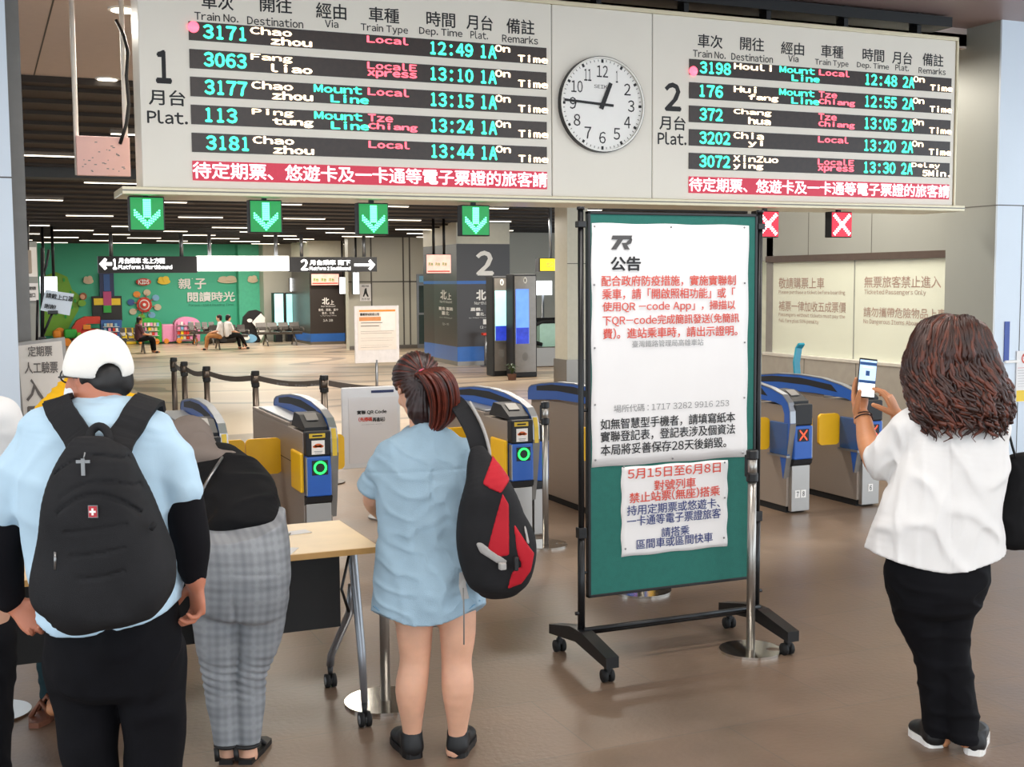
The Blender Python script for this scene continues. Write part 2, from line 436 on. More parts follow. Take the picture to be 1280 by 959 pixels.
def hand(Fd, w, d, pn, th, curl=0.5, s=1.0, spread=0.1, thumb=0.6, curls=None, thumb_dir=None):
    """a hand from wrist w: d = direction to the fingers, pn = way the palm faces, th = side of the thumb"""
    d = np.array(d, float); d /= np.linalg.norm(d); pn = np.array(pn, float); pn -= d * (pn @ d); pn /= np.linalg.norm(pn); t = np.array(th, float); t -= d * (t @ d) + pn * (t @ pn); t /= np.linalg.norm(t)
    L = 0.085 * s; w = np.array(w, float)
    Fd.loft([np.r_[w - d * 0.03 * s, 0.027 * s, 0.02 * s], np.r_[w + d * 0.02 * s, 0.031 * s, 0.018 * s], np.r_[w + d * 0.055 * s, 0.04 * s, 0.0165 * s], np.r_[w + d * L, 0.04 * s, 0.013 * s]], t, 0.012, 3)
    offs = (0.03, 0.0102, -0.0102, -0.029); lens = (0.072, 0.08, 0.074, 0.058); rad_ = (0.0085, 0.0088, 0.0083, 0.0073)
    for i in range(4):
        cu = curls[i] if curls is not None else curl * (1 + 0.12 * i)
        p = w + d * (L - (0.004, 0, 0.003, 0.012)[i] * s) + t * offs[i] * s; dr = d + t * spread * (0.6, 0.1, -0.25, -0.7)[i]; dr /= np.linalg.norm(dr)
        pts = [p - dr * 0.012 * s]; pts.append(p); ang = 0
        for j, fr in enumerate((0.44, 0.31, 0.25)):
            ang += cu * (0.75, 1.0, 0.7)[j]; v = dr * math.cos(ang) + pn * math.sin(ang); pts.append(pts[-1] + v * lens[i] * fr * s)
        r = rad_[i] * s; Fd.limb(pts, [r * 1.05, r * 1.1, r * 1.02, r * 0.95, r * 0.8], 0.004, spl=False)
    b = w + d * 0.018 * s + t * 0.022 * s + pn * 0.006 * s
    td = (d * 0.7 + t * 0.75 + pn * 0.35) if thumb_dir is None else np.array(thumb_dir, float); td /= np.linalg.norm(td)
    t2 = td * (1 - 0.5 * thumb) + d * 0.5 * thumb + pn * 0.25 * thumb; t2 /= np.linalg.norm(t2)
    p1 = b + td * 0.042 * s; p2 = p1 + t2 * 0.033 * s; p3 = p2 + (t2 + pn * 0.3 * thumb) / np.linalg.norm(t2 + pn * 0.3 * thumb) * 0.026 * s
    Fd.limb([b, p1, p2, p3], [0.0145 * s, 0.0115 * s, 0.0105 * s, 0.0085 * s], 0.008, spl=False)
class Figure:
    """a person's own frame: x to the photo's right, y away from the viewer, z up, feet at the origin"""
    def __init__(s, base, yaw):
        s.b = np.array([base[0], base[1], 0.0]); c, n = math.cos(yaw), math.sin(yaw); s.yaw = yaw
        s.A = np.array([[c, -n, 0], [n, c, 0], [0, 0, 1.0]])          # columns: local axes in the world
    def w(s, p): return s.b + s.A @ np.array(p, float)
    def xf(s, V): return s.b + V @ s.A.T
    def at(s, px, py, v=0.0):
        """the point of the local plane y = v seen at a pixel"""
        o = s.A.T @ (np.array([0, 0, H]) - s.b); d = s.A.T @ ray(px, py); t = (v - o[1]) / d[1]; return o + d * t
    def row(s, py, xl, xr, v, depth):
        a, b = s.at(xl, py, v), s.at(xr, py, v); return [(a[0] + b[0]) / 2, v, (a[2] + b[2]) / 2, (b[0] - a[0]) / 2, depth]
    def build(s, Fd, name, parent, m, colfn=None):
        q = MB(); Fd.mesh(q, m, colfn, s.xf); return q.build(name, parent)
YAW = -math.atan2(RC[2, 0], RC[2, 1])
def shell_panel(Fd, lift, fn):
    """a thin raised piece on a field's surface where fn(x, y, z) < 0"""
    G2 = Field.__new__(Field); G2.lo, G2.h, G2.n, G2.ax = Fd.lo, Fd.h, Fd.n, Fd.ax
    P = Fd.P(tuple(slice(0, x) for x in Fd.n)); G2.D = np.maximum(np.maximum(Fd.D - lift, -(Fd.D + 0.012)), fn(P[..., 0], P[..., 1], P[..., 2])).astype(np.float32); return G2
def poly2(pts):
    """signed distance to a polygon in two coordinates"""
    pts = np.array(pts, float)
    def fn(x, y):
        d = np.full(np.shape(x), 9.0); sgn = np.ones(np.shape(x)); n = len(pts); j = n - 1
        for i in range(n):
            a, b = pts[i], pts[j]; ex, ey = b - a; wx, wy = x - a[0], y - a[1]; t = np.clip((wx * ex + wy * ey) / (ex * ex + ey * ey), 0, 1)
            d = np.minimum(d, (wx - ex * t) ** 2 + (wy - ey * t) ** 2)
            c1, c2, c3 = y >= a[1], y < b[1], ex * wy > ey * wx
            fl = (c1 & c2 & c3) | (~c1 & ~c2 & ~c3); sgn = np.where(fl, -sgn, sgn); j = i
        return sgn * np.sqrt(d)
    return fn
# ================================================================== the setting
def floor_material():
    m = bpy.data.materials.new('stone_floor'); m.use_nodes = True; nt = m.node_tree; L = nt.links.new
    b = nt.nodes['Principled BSDF']; tc = nt.nodes.new('ShaderNodeTexCoord')
    br = nt.nodes.new('ShaderNodeTexBrick'); br.offset = 0.5
    br.inputs['Scale'].default_value = 1.0; br.inputs['Brick Width'].default_value = 1.2; br.inputs['Row Height'].default_value = 0.6
    br.inputs['Mortar Size'].default_value = 0.003; br.inputs['Mortar Smooth'].default_value = 0.2
    br.inputs['Color1'].default_value = (*lin('#806c5d'), 1); br.inputs['Color2'].default_value = (*lin('#796656'), 1); br.inputs['Mortar'].default_value = (*lin('#6b6056'), 1)
    L(tc.outputs['Object'], br.inputs['Vector'])
    n = nt.nodes.new('ShaderNodeTexNoise'); n.inputs['Scale'].default_value = 1.4; n.inputs['Detail'].default_value = 7; n.inputs['Roughness'].default_value = 0.62
    L(tc.outputs['Object'], n.inputs['Vector'])
    r = nt.nodes.new('ShaderNodeValToRGB'); r.color_ramp.elements[0].position = 0.32; r.color_ramp.elements[1].position = 0.7
    r.color_ramp.elements[0].color = (0.66, 0.64, 0.62, 1); r.color_ramp.elements[1].color = (1.12, 1.1, 1.06, 1)
    L(n.outputs['Fac'], r.inputs['Fac'])
    mx = nt.nodes.new('ShaderNodeMix'); mx.data_type = 'RGBA'; mx.blend_type = 'MULTIPLY'; mx.inputs[0].default_value = 1.0
    L(br.outputs['Color'], mx.inputs[6]); L(r.outputs['Color'], mx.inputs[7]); L(mx.outputs[2], b.inputs['Base Color'])
    rr = nt.nodes.new('ShaderNodeMapRange'); rr.inputs[3].default_value = 0.22; rr.inputs[4].default_value = 0.5
    L(n.outputs['Fac'], rr.inputs[0]); L(rr.outputs[0], b.inputs['Roughness'])
    bp = nt.nodes.new('ShaderNodeBump'); bp.inputs['Strength'].default_value = 0.12; bp.inputs['Distance'].default_value = 0.01
    n2 = nt.nodes.new('ShaderNodeTexNoise'); n2.inputs['Scale'].default_value = 40; L(tc.outputs['Object'], n2.inputs['Vector'])
    L(n2.outputs['Fac'], bp.inputs['Height']); L(bp.outputs['Normal'], b.inputs['Normal'])
    return m
def lobby_floor_material():
    """beige terrazzo inlaid with long curving grey-brown bands"""
    m = bpy.data.materials.new('inlaid_floor'); m.use_nodes = True; nt = m.node_tree; L = nt.links.new
    b = nt.nodes['Principled BSDF']; tc = nt.nodes.new('ShaderNodeTexCoord')
    mp = nt.nodes.new('ShaderNodeMapping'); mp.inputs['Scale'].default_value = (0.2, 0.5, 1); mp.inputs['Location'].default_value = (0.3, 0.1, 0)
    mp.inputs['Rotation'].default_value = (0, 0, -0.3)
    n = nt.nodes.new('ShaderNodeTexNoise'); n.inputs['Scale'].default_value = 0.55; n.inputs['Detail'].default_value = 0.5
    L(tc.outputs['Object'], mp.inputs[0]); L(mp.outputs[0], n.inputs['Vector'])
    mul = nt.nodes.new('ShaderNodeMath'); mul.operation = 'MULTIPLY'; mul.inputs[1].default_value = 9.0; L(n.outputs['Fac'], mul.inputs[0])
    fr = nt.nodes.new('ShaderNodeMath'); fr.operation = 'FRACT'; L(mul.outputs[0], fr.inputs[0])
    r = nt.nodes.new('ShaderNodeValToRGB'); r.color_ramp.interpolation = 'CONSTANT'
    e = r.color_ramp.elements; e[0].position = 0; e[0].color = (*lin('#8a7968'), 1); e[1].position = 0.2; e[1].color = (*lin('#b8a188'), 1)
    x = e.new(0.62); x.color = (*lin('#c0ab92'), 1)
    L(fr.outputs[0], r.inputs['Fac']); L(r.outputs['Color'], b.inputs['Base Color']); b.inputs['Roughness'].default_value = 0.3
    return m
m_floor = floor_material(); m_lobby = lobby_floor_material()
YB = 8.0                                                     # the line of the departure board
f = MB(); f.add([(-9, -9, 0), (12, -9, 0), (12, 12.3, 0), (-9, 12.3, 0)], [[0, 1, 2, 3]], m_floor)
f.add([(-9, 12.3, 0), (24, 12.3, 0), (24, 46, 0), (-9, 46, 0)], [[0, 1, 2, 3]], m_lobby); struct(f, 'floor')

bluewhite = mat('pale_blue_panel', '#d2dde8', 0.3, var=0.02, scale=1.5)
greypanel = mat('grey_wall_panel', '#93958f', 0.4, 0.15, var=0.03, scale=1.2)
greydark = mat('dark_grey_panel', '#7d7a76', 0.45, var=0.05)
soffit = mat('brown_soffit', '#8d7773', 0.4, var=0.05, scale=1.5)
beigeceil = mat('beige_ceiling', '#d2c4bd', 0.6, var=0.02)
slat = mat('dark_ceiling', '#453d38', 0.6, var=0.1, scale=3)
slat2 = mat('dark_ceiling_batten', '#332d2a', 0.6, var=0.1, scale=3)
lobwall = mat('pale_green_grey_wall', '#b7b5a8', 0.45, var=0.03, scale=1)
joint = mat('panel_joint', '#55524e', 0.7, var=0.0)

# front ceiling: brown soffit over the ticket hall, its edge just ahead of the board
ye = float(G(1280, 45, 3.95)[1])
c = MB(); c.box((-9, -9, 3.95), (12, ye, 4.05), soffit); c.box((-9, ye, 3.9), (12, ye + 0.03, 4.05), blackmetal); struct(c, 'ceiling')
c = MB(); c.box((-9, ye + 0.03, 4.3), (12, 8.6, 4.4), blackmetal); struct(c, 'ceiling_void')
# beige ceiling behind the board, then dark battened ceiling sinking towards the lobby
c = MB(); c.box((-9, 8.45, 3.8), (14, 13.0, 3.9), beigeceil); c.box((-9, 8.45, 3.78), (14, 8.5, 4.4), beigeceil)
for xx in (0.55, 1.75): c.box((xx, 8.6, 3.797), (xx + 0.012, 13.0, 3.801), joint)
struct(c, 'ceiling_beige')
def zc(Y): return 3.75 - (Y - 13) * 0.0608 if Y < 25.5 else 2.99
c = MB()
c.add([(-9, 12.95, 3.76), (24, 12.95, 3.76), (24, 25.5, 2.99), (-9, 25.5, 2.99)], [[0, 1, 2, 3]], slat)
c.add([(-9, 25.5, 2.99), (24, 25.5, 2.99), (24, 46, 2.99), (-9, 46, 2.99)], [[0, 1, 2, 3]], slat)
c.box((-9, 12.9, 3.735), (24, 12.96, 3.95), slat2)
yy = 13.2
while yy < 42:
    z = zc(yy); c.box((-9, yy, z - 0.035), (24, yy + 0.09, z + 0.05), slat2); yy += 0.62
struct(c, 'ceiling_dark')
c = MB(); z = zc(18.6); c.box((-9, 18.4, z - 0.14), (24, 18.8, z + 0.1), mat('blue_grey_beam', '#3c4146', 0.5)); struct(c, 'ceiling_beam')

# walls far off and behind the viewer (the hall stays open to daylight behind)
c = MB(); c.box((-9.2, 8.6, 0), (-9, 46, 4.4), lobwall); struct(c, 'wall_left')
c = MB(); c.box((24, 12, 0), (24.2, 46, 4.4), lobwall); struct(c, 'wall_right')

# the two portal piers at the board line
xl = float(PY(17.5, 300, YB - 0.1)[0])
c = MB(); c.box((-1.4, YB - 0.1, 0), (xl, YB + 0.35, 4.3), bluewhite)
zj = float(PY(17, 222, YB - 0.1)[2]); c.box((-1.4, YB - 0.103, zj - 0.004), (xl + 0.001, YB - 0.09, zj + 0.004), joint)
c.box((-1.4, YB + 0.36, 0), (xl + 0.09, YB + 0.9, 4.3), greydark); struct(c, 'pillar_left')
xr = 7.95
yr = float(PX(1241, 400, xr)[1])
c = MB(); yf = float(PX(1180, 400, xr)[1]); c.box((xr, yr, 0), (xr + 2.6, yf, 4.3), greypanel)
c.box((xr, yr - 0.02, 0), (xr + 2.6, yr - 0.001, 4.3), bluewhite)
zj = 2.41; c.box((xr - 0.002, yr - 0.022, zj - 0.004), (xr + 2.6, yf + 0.001, zj + 0.004), joint)
xj = float(PY(1275, 380, yr - 0.02)[0]); c.box((xj, yr - 0.0225, 0), (xj + 0.006, yr - 0.02, zj), joint)
struct(c, 'pillar_right')
c = MB(); q = PY(1256, 402, yr - 0.02); q2 = PY(1259, 452, yr - 0.02)
c.box((q[0] - 0.004, yr - 0.028, q2[2]), (q2[0] + 0.012, yr - 0.02, q[2]), mat('deep_blue_strip', '#1c3f9a', 0.4))
c.box((q[0], yr - 0.045, q2[2] - 0.012), (q[0] + 0.16, yr - 0.02, q2[2] + 0.01), whiteink, 0.003)
tag(c.build('door_rail_strip'), 'thin deep blue strip and white ledge on the pale blue right hand pillar', 'strip')

# ticket office wall on the right: panels above, glazed window, steel counter below
XO = 8.12
def po(px, py): return PX(px, py, XO)
y0 = float(po(1180, 320)[1]) - 0.1; y1 = float(po(966, 330)[1]); zt = 2.0; zb = 0.965
c = MB()
c.box((XO, y0, zt), (XO + 0.15, y1 + 0.5, 3.8), greypanel)
c.box((XO - 0.05, y0, 0), (XO + 0.15, y1 + 0.12, zb), mat('counter_steel', '#a29d94', 0.38, 0.25, var=0.05))
c.box((XO, y1, 0), (XO + 0.15, y1 + 0.12, 3.8), greydark)
for px in (1011, 1090):
    yj = float(po(px, 290)[1]); c.box((XO - 0.002, yj, zt + 0.05), (XO + 0.01, yj + 0.008, 3.8), joint)
for px in (1010, 1075):
    yj = float(po(px, 470)[1]); c.box((XO - 0.052, yj, 0), (XO - 0.04, yj + 0.008, zb), joint)
c.box((XO - 0.03, y0, zt - 0.02), (XO + 0.02, y1 + 0.1, zt + 0.05), mat('window_head', '#5c4f49', 0.35, 0.4))
c.box((XO - 0.06, y0, zb - 0.02), (XO + 0.05, y1 + 0.1, zb + 0.015), mat('sill_steel', '#d9d6cd', 0.3, 0.4), 0.004)
struct(c, 'wall_office')
c = MB(); c.box((XO + 1.6, y0 - 0.5, 0), (XO + 1.7, y1 + 0.6, 3.0), mat('office_back_wall', '#e2e0cf', 0.6))
c.box((XO + 0.15, y1 + 0.55, 0), (XO + 1.7, y1 + 0.65, 3.0), mat('office_end_wall', '#dcdccb', 0.6))
c.box((XO + 0.15, y0 - 0.6, 2.7), (XO + 1.7, y1 + 0.6, 2.8), MATS['office_back_wall']); struct(c, 'wall_office_inner')
area('office_lamp', (XO + 0.9, (y0 + y1) / 2, 2.66), (0, 0, 0), 0.6, 1.8, 14, (1, 0.98, 0.86))
glass = mat('frosted_window', '#dfe2d2', 0.22, var=0.03, scale=1.2, alpha=0.72)
brownink = mat('brown_lettering', '#977c70', 0.5, var=0.05)
c = MB(); c.box((XO + 0.005, y0, zb + 0.015), (XO + 0.02, y1, zt - 0.02), glass)
ym = float(po(1067, 400)[1]); c.box((XO - 0.001, ym - 0.006, zb + 0.015), (XO + 0.006, ym + 0.006, zt - 0.02), greypanel)
def wtext(s, x0, x1, ya, yb):
    a = po(x0, (ya + yb) / 2); b = po(x1, (ya + yb) / 2); w = float(a[1] - b[1]); zz0 = float(po((x0 + x1) / 2, yb)[2]); zz1 = float(po((x0 + x1) / 2, ya)[2])
    c.text(s, (XO + 0.005, a[1], 0), -Y_, Z_, 0, zz0, w, zz1 - zz0, brownink, 0.006)
wtext('敬請購票上車', 973, 1030, 347, 361); wtext('Please purchase a ticket before boarding', 973, 1056, 363, 369)
wtext('補票一律加收五成票價', 973, 1057, 377, 390); wtext('Passengers without tickets must pay the', 973, 1056, 392, 398); wtext('full fare plus 50% penalty', 973, 1023, 399, 405)
wtext('無票旅客禁止進入', 1080, 1176, 345, 360); wtext('Ticketed Passengers Only', 1080, 1157, 362, 370)
wtext('請勿攜帶危險物品上車', 1079, 1182, 385, 398); wtext('No Dangerous Items Aboard Train', 1079, 1166, 400, 408)
o = c.build('window_1'); o['kind'] = 'structure'
# ================================================================== departure board
def b8(px, py): return PY(px, py, YB)
xL, xR = float(b8(177, 200)[0]), float(b8(1193, 160)[0])
zB = float(b8(180, 234)[2]); zT = float(b8(1193, 51)[2])
led_bg = mat('led_screen', '#2b1d17', 0.35, var=0.25, scale=30)
led_red_bg = mat('led_ticker_screen', '#5a1522', 0.35, var=0.2, scale=60, emit=0.6, emit_color='#c01438')
lg = mat('led_green', '#40ffc8', 0.5, var=0, emit=1.3, emit_color='#3cf5b4')
la = mat('led_amber', '#ffe8c8', 0.5, var=0, emit=1.6, emit_color='#ffe0b4')
lr = mat('led_red', '#ff6a78', 0.5, var=0, emit=1.3, emit_color='#ff5566')
lw = mat('led_pink', '#ffd8dc', 0.5, var=0, emit=1.5, emit_color='#ffc4cc')
bd = thing('departure_board', 'long ivory train departure board with two LED timetables hanging over the ticket gates', 'departure board', (4.2, YB, zB))
c = MB()
s1, s2 = float(b8(690, 130)[0]), float(b8(815.5, 130)[0])
for a, b_ in ((xL, s1), (s1, s2), (s2, xR)):
    c.box((a + 0.003, YB, zB), (b_ - 0.003, YB + 0.34, zT), ivory, 0.006)
c.box((xL + 0.01, YB + 0.01, zB + 0.01), (xR - 0.01, YB + 0.33, zT - 0.01), greydark)
def bt(s, x, y, w, h, m, bold=0.0, lift=0.0015, mb=None):
    """lettering with left-bottom pixel corner x,y, size in pixels, lying on the board"""
    a = b8(x, y); w_ = float(b8(x + w, y)[0] - a[0]) if w else None; h_ = float(b8(x, y - h)[2] - a[2]) if h else None
    (mb or c).text(s, (0, YB, 0), X_, Z_, float(a[0]), float(a[2]), w_, h_, m, bold, lift)
# headings
heads_l = [('車次', 252, 10.5, 40, 20, 'Train No.', 243, 24.5, 55, 10.5), ('開往', 325, 14.5, 40, 19, 'Destination', 309, 30.5, 70, 11),
           ('經由', 395, 22.5, 38, 20, 'Via', 406, 34, 17, 10), ('車種', 461, 27, 38, 19, 'Train Type', 451, 40.5, 59, 12),
           ('時間', 533, 32.5, 36, 19, 'Dep. Time', 524, 45, 54, 12), ('月台', 583, 36.5, 33, 19, 'Plat.', 588, 48, 22, 10), ('備註', 633, 41.5, 35, 19, 'Remarks', 627.5, 52.5, 45, 10)]
heads_r = [('車次', 872, 59, 31, 17, 'Train No.', 866, 71, 41, 9.5), ('開往', 925, 62.5, 30, 17, 'Destination', 914, 75, 52, 9.5),
           ('經由', 976, 67.5, 29, 16, 'Via', 985, 77, 13, 8.5), ('車種', 1026, 71.5, 28, 16, 'Train Type', 1018.5, 82.5, 42, 9.5),
           ('時間', 1078, 76, 27, 16, 'Dep. Time', 1071, 86, 40, 9), ('月台', 1115, 79.5, 25, 16, 'Plat.', 1119, 88, 17, 8), ('備註', 1153, 82, 26, 16, 'Remarks', 1148, 91.5, 34, 8)]
for a in heads_l + heads_r:
    bt(a[0], *a[1:5], ink, 0.012); bt(a[5], *a[6:10], ink, 0.014)
for n, x, y, w, h, mx, my, mw, mh, px_, py_, pw, ph in (('1', 195, 104, 20, 42, 186, 131, 46, 20, 184, 154, 51, 17), ('2', 830.5, 138.5, 21, 36, 824, 162, 33, 18, 822, 180.5, 36, 16)):
    bt(n, x, y, w, h, ink, 0.03); bt('月台', mx, my, mw, mh, ink, 0.014); bt('Plat.', px_, py_, pw, ph, ink, 0.02)
c.build('panel', bd)
# LED rows
zrow = [(float(b8(242, a)[2]), float(b8(242, b_)[2])) for a, b_ in ((27, 50.5), (61.5, 85.5), (96, 120.5), (131, 155.3), (166, 190), (201, 225.5))]
xl0, xl1 = float(b8(238, 120)[0]), float(b8(683, 140)[0]); xr0, xr1 = float(b8(861, 140)[0]), float(b8(1188, 140)[0])
def row(side, i, cells, ticker=None):
    x0, x1 = (xl0, xl1) if side == 0 else (xr0, xr1); z1, z0 = zrow[i]
    q = MB(); q.box((x0, YB - 0.006, z0), (x1, YB + 0.02, z1), led_red_bg if ticker else led_bg)
    Wd = x1 - x0; hh = z1 - z0
    def t(s, a, b_, u0, u1, m, bold=0.02):      # span a..b of the width, u0..u1 of the height
        q.text(s, (0, YB - 0.006, 0), X_, Z_, x0 + a * Wd, z0 + u0 * hh, (b_ - a) * Wd, (u1 - u0) * hh, m, bold, 0.002, mono=not ticker)
    if ticker:
        t(ticker, 0.0, 1.0, 0.1, 0.95, lw, 0.016)
    else:
        num, d1, d2, via, k1, k2, tm, pl, r1, r2 = cells
        t(num, 0.035, 0.035 + 0.0275 * len(num), 0.12, 0.9, lg, 0.035)
        pass
        def two(a, b_, x, m, ind=0.05, wch=0.0235):
            if a: t(a, x, x + wch * len(a), 0.55, 0.97, m, 0.03)
            if b_: t(b_, x + ind, x + ind + wch * len(b_), 0.05, 0.5, m, 0.04)
        two(d1, d2, 0.155, la, 0.053 if side == 0 or i != 4 else 0.0, 0.0275)
        if via: two('Mount', 'Line', 0.32, lg, 0.045, 0.0265)
        two(k1, k2, 0.468, lr, 0.0)
        t(tm, 0.648, 0.775, 0.12, 0.9, lg, 0.035); t(pl, 0.797, 0.845, 0.12, 0.9, lg, 0.035)
        two(r1, '', 0.84, la); two('', r2, 0.865, la, 0.045 if r2 == 'Time' else 0.02)
    q.build('led_row', bd)
L_ = [('3171', 'Chao', 'zhou', 0, 'Local', '', '12:49', '1A', 'On', 'Time'), ('3063', 'Fang', 'liao', 0, 'LocalE', 'xpress', '13:10', '1A', 'On', 'Time'),
      ('3177', 'Chao', 'zhou', 1, 'Local', '', '13:15', '1A', 'On', 'Time'), ('113', 'Ping', 'tung', 1, 'Tze', 'Chiang', '13:24', '1A', 'On', 'Time'),
      ('3181', 'Chao', 'zhou', 0, 'Local', '', '13:44', '1A', 'On', 'Time')]
R_ = [('3198', 'Houli', '', 1, 'Local', '', '12:48', '2A', 'On', 'Time'), ('176', 'Hui', 'fang', 1, 'Tze', 'Chiang', '12:55', '2A', 'On', 'Time'),
      ('372', 'Chang', 'hua', 0, 'Tze', 'Chiang', '13:05', '2A', 'On', 'Time'), ('3202', 'Chia', 'yi', 0, 'Local', '', '13:20', '2A', 'On', 'Time'),
      ('3072', 'XinZuo', 'ying', 0, 'LocalE', 'xpress', '13:30', '2A', 'Delay', '5Min.')]
for i in range(5): row(0, i, L_[i]); row(1, i, R_[i])
for sd in (0, 1): row(sd, 5, None, '待定期票、悠遊卡及一卡通等電子票證的旅客請')
for (px, py) in ((241.5, 34), (866, 89)):
    p = b8(px, py); q = MB(); q.tube([p + [0, -0.012, 0], p + [0, -0.004, 0]], 0.035, mat('led_red_dot', '#ff8090', 0.5, emit=2.0, emit_color='#ff4a5e', var=0), 16); q.build('status_lamp', bd)
# bottom rail with hangers, top brackets
rail = mat('cream_rail', '#dcd2b4', 0.3, 0.15, var=0.03)
q = MB(); a = b8(151, 243); e_ = b8(1195, 262)
q.box((a[0], YB - 0.09, zB - 0.05), (e_[0] + 0.01, YB + 0.42, zB - 0.004), rail, 0.004)
q.box((a[0], YB - 0.095, zB - 0.03), (e_[0] + 0.01, YB - 0.088, zB - 0.022), greydark)
q.build('bottom_rail', bd)
q = MB(); q.box((xL - 0.003, YB - 0.01, zT), (xR + 0.02, YB + 0.36, zT + 0.03), rail, 0.004); q.box((xR + 0.003, YB - 0.01, zB), (xR + 0.022, YB + 0.36, zT), rail, 0.004)
q.build('edge_trim', bd)
q = MB()
q.box((xL, YB + 0.05, zT + 0.12), (xR, YB + 0.3, zT + 0.2), blackmetal)
for k in range(9):
    x = xL + 0.3 + k * (xR - xL - 0.6) / 8; q.box((x - 0.02, YB + 0.1, zT + 0.02), (x + 0.02, YB + 0.2, 4.32), blackmetal)
q.build('hanger', bd)

# clock set into the middle panel
cc = b8(750.5, 131.5); rad = float(b8(804, 131)[0] - b8(699, 131)[0]) / 2 * 0.985
ck = thing('wall_clock', 'round white station clock showing a quarter to one in the middle of the board', 'clock', (cc[0], YB, cc[2]))
def ring(mb, c0, r0, r1, y0_, y1_, m, n=64):
    vs, fs = [], []
    for (r, y) in ((r0, y0_), (r1, y0_), (r1, y1_), (r0, y1_)):
        for k in range(n): a_ = 2 * PI * k / n; vs.append((c0[0] + r * math.cos(a_), y, c0[2] + r * math.sin(a_)))
    for j in range(4):
        for k in range(n): fs.append([j * n + k, j * n + (k + 1) % n, ((j + 1) % 4) * n + (k + 1) % n, ((j + 1) % 4) * n + k])
    mb.add(vs, fs, m, False)
q = MB(); ring(q, cc, rad * 0.965, rad, YB - 0.05, YB - 0.002, mat('clock_rim', '#cfcdc6', 0.3, 0.3)); ring(q, cc, rad, rad * 1.015, YB - 0.045, YB - 0.002, blackmetal); q.build('rim', ck)
q = MB(); face = mat('clock_face', '#f5f3ee', 0.4, var=0.01)
q.prism([(rad * 0.97 * math.cos(2 * PI * k / 64), rad * 0.97 * math.sin(2 * PI * k / 64)) for k in range(64)], (cc[0], YB - 0.03, cc[2]), X_, Z_, -0.028, face)
for k in range(60):
    a_ = PI / 2 - 2 * PI * k / 60; r0, r1, w = (0.88, 0.955, 0.028) if k % 5 == 0 else (0.90, 0.945, 0.007)
    u = np.array([math.cos(a_), 0, math.sin(a_)]); n_ = np.array([-u[2], 0, u[0]])
    p = [cc + rad * (u * r + n_ * w * sgn) for r, sgn in ((r0, -1), (r0, 1), (r1, 1), (r1, -1))]
    q.add([(t_[0], YB - 0.0315, t_[2]) for t_ in p], [[3, 2, 1, 0]], ink)
for k in range(1, 13):
    a_ = PI / 2 - 2 * PI * k / 12; s_ = str(k); h_ = rad * 0.25; w = rad * (0.16 if len(s_) == 1 else 0.27)
    if k == 1: w = rad * 0.05
    if k == 11: w = rad * 0.17
    px = cc[0] + rad * 0.70 * math.cos(a_); pz = cc[2] + rad * 0.70 * math.sin(a_)
    q.text(s_, (0, YB - 0.03, 0), X_, Z_, px - w / 2, pz - h_ / 2, w, h_, ink, 0.005)
q.text('SEIKO', (0, YB - 0.03, 0), X_, Z_, cc[0] - rad * 0.2, cc[2] + rad * 0.34, rad * 0.42, rad * 0.075, ink, 0.0)
q.build('face', ck)
def hand_bar(nm, ang, r0, r1, w, y):
    q = MB(); u = np.array([math.cos(ang), 0, math.sin(ang)]); n_ = np.array([-u[2], 0, u[0]])
    lo = cc + rad * r0 * u; q.prism([(0, -w * rad * 0.5), (rad * (r1 - r0), -w * rad * 0.42), (rad * (r1 - r0), w * rad * 0.42), (0, w * rad * 0.5)], (lo[0], y, lo[2]), u, n_, 0.004, ink); q.build(nm, ck)
hand_bar('hour_hand', PI / 2 - 2 * PI * 0.765 / 12, -0.1, 0.5, 0.1, YB - 0.036)
hand_bar('minute_hand', PI / 2 - 2 * PI * 45.6 / 60, -0.25, 0.92, 0.055, YB - 0.042)

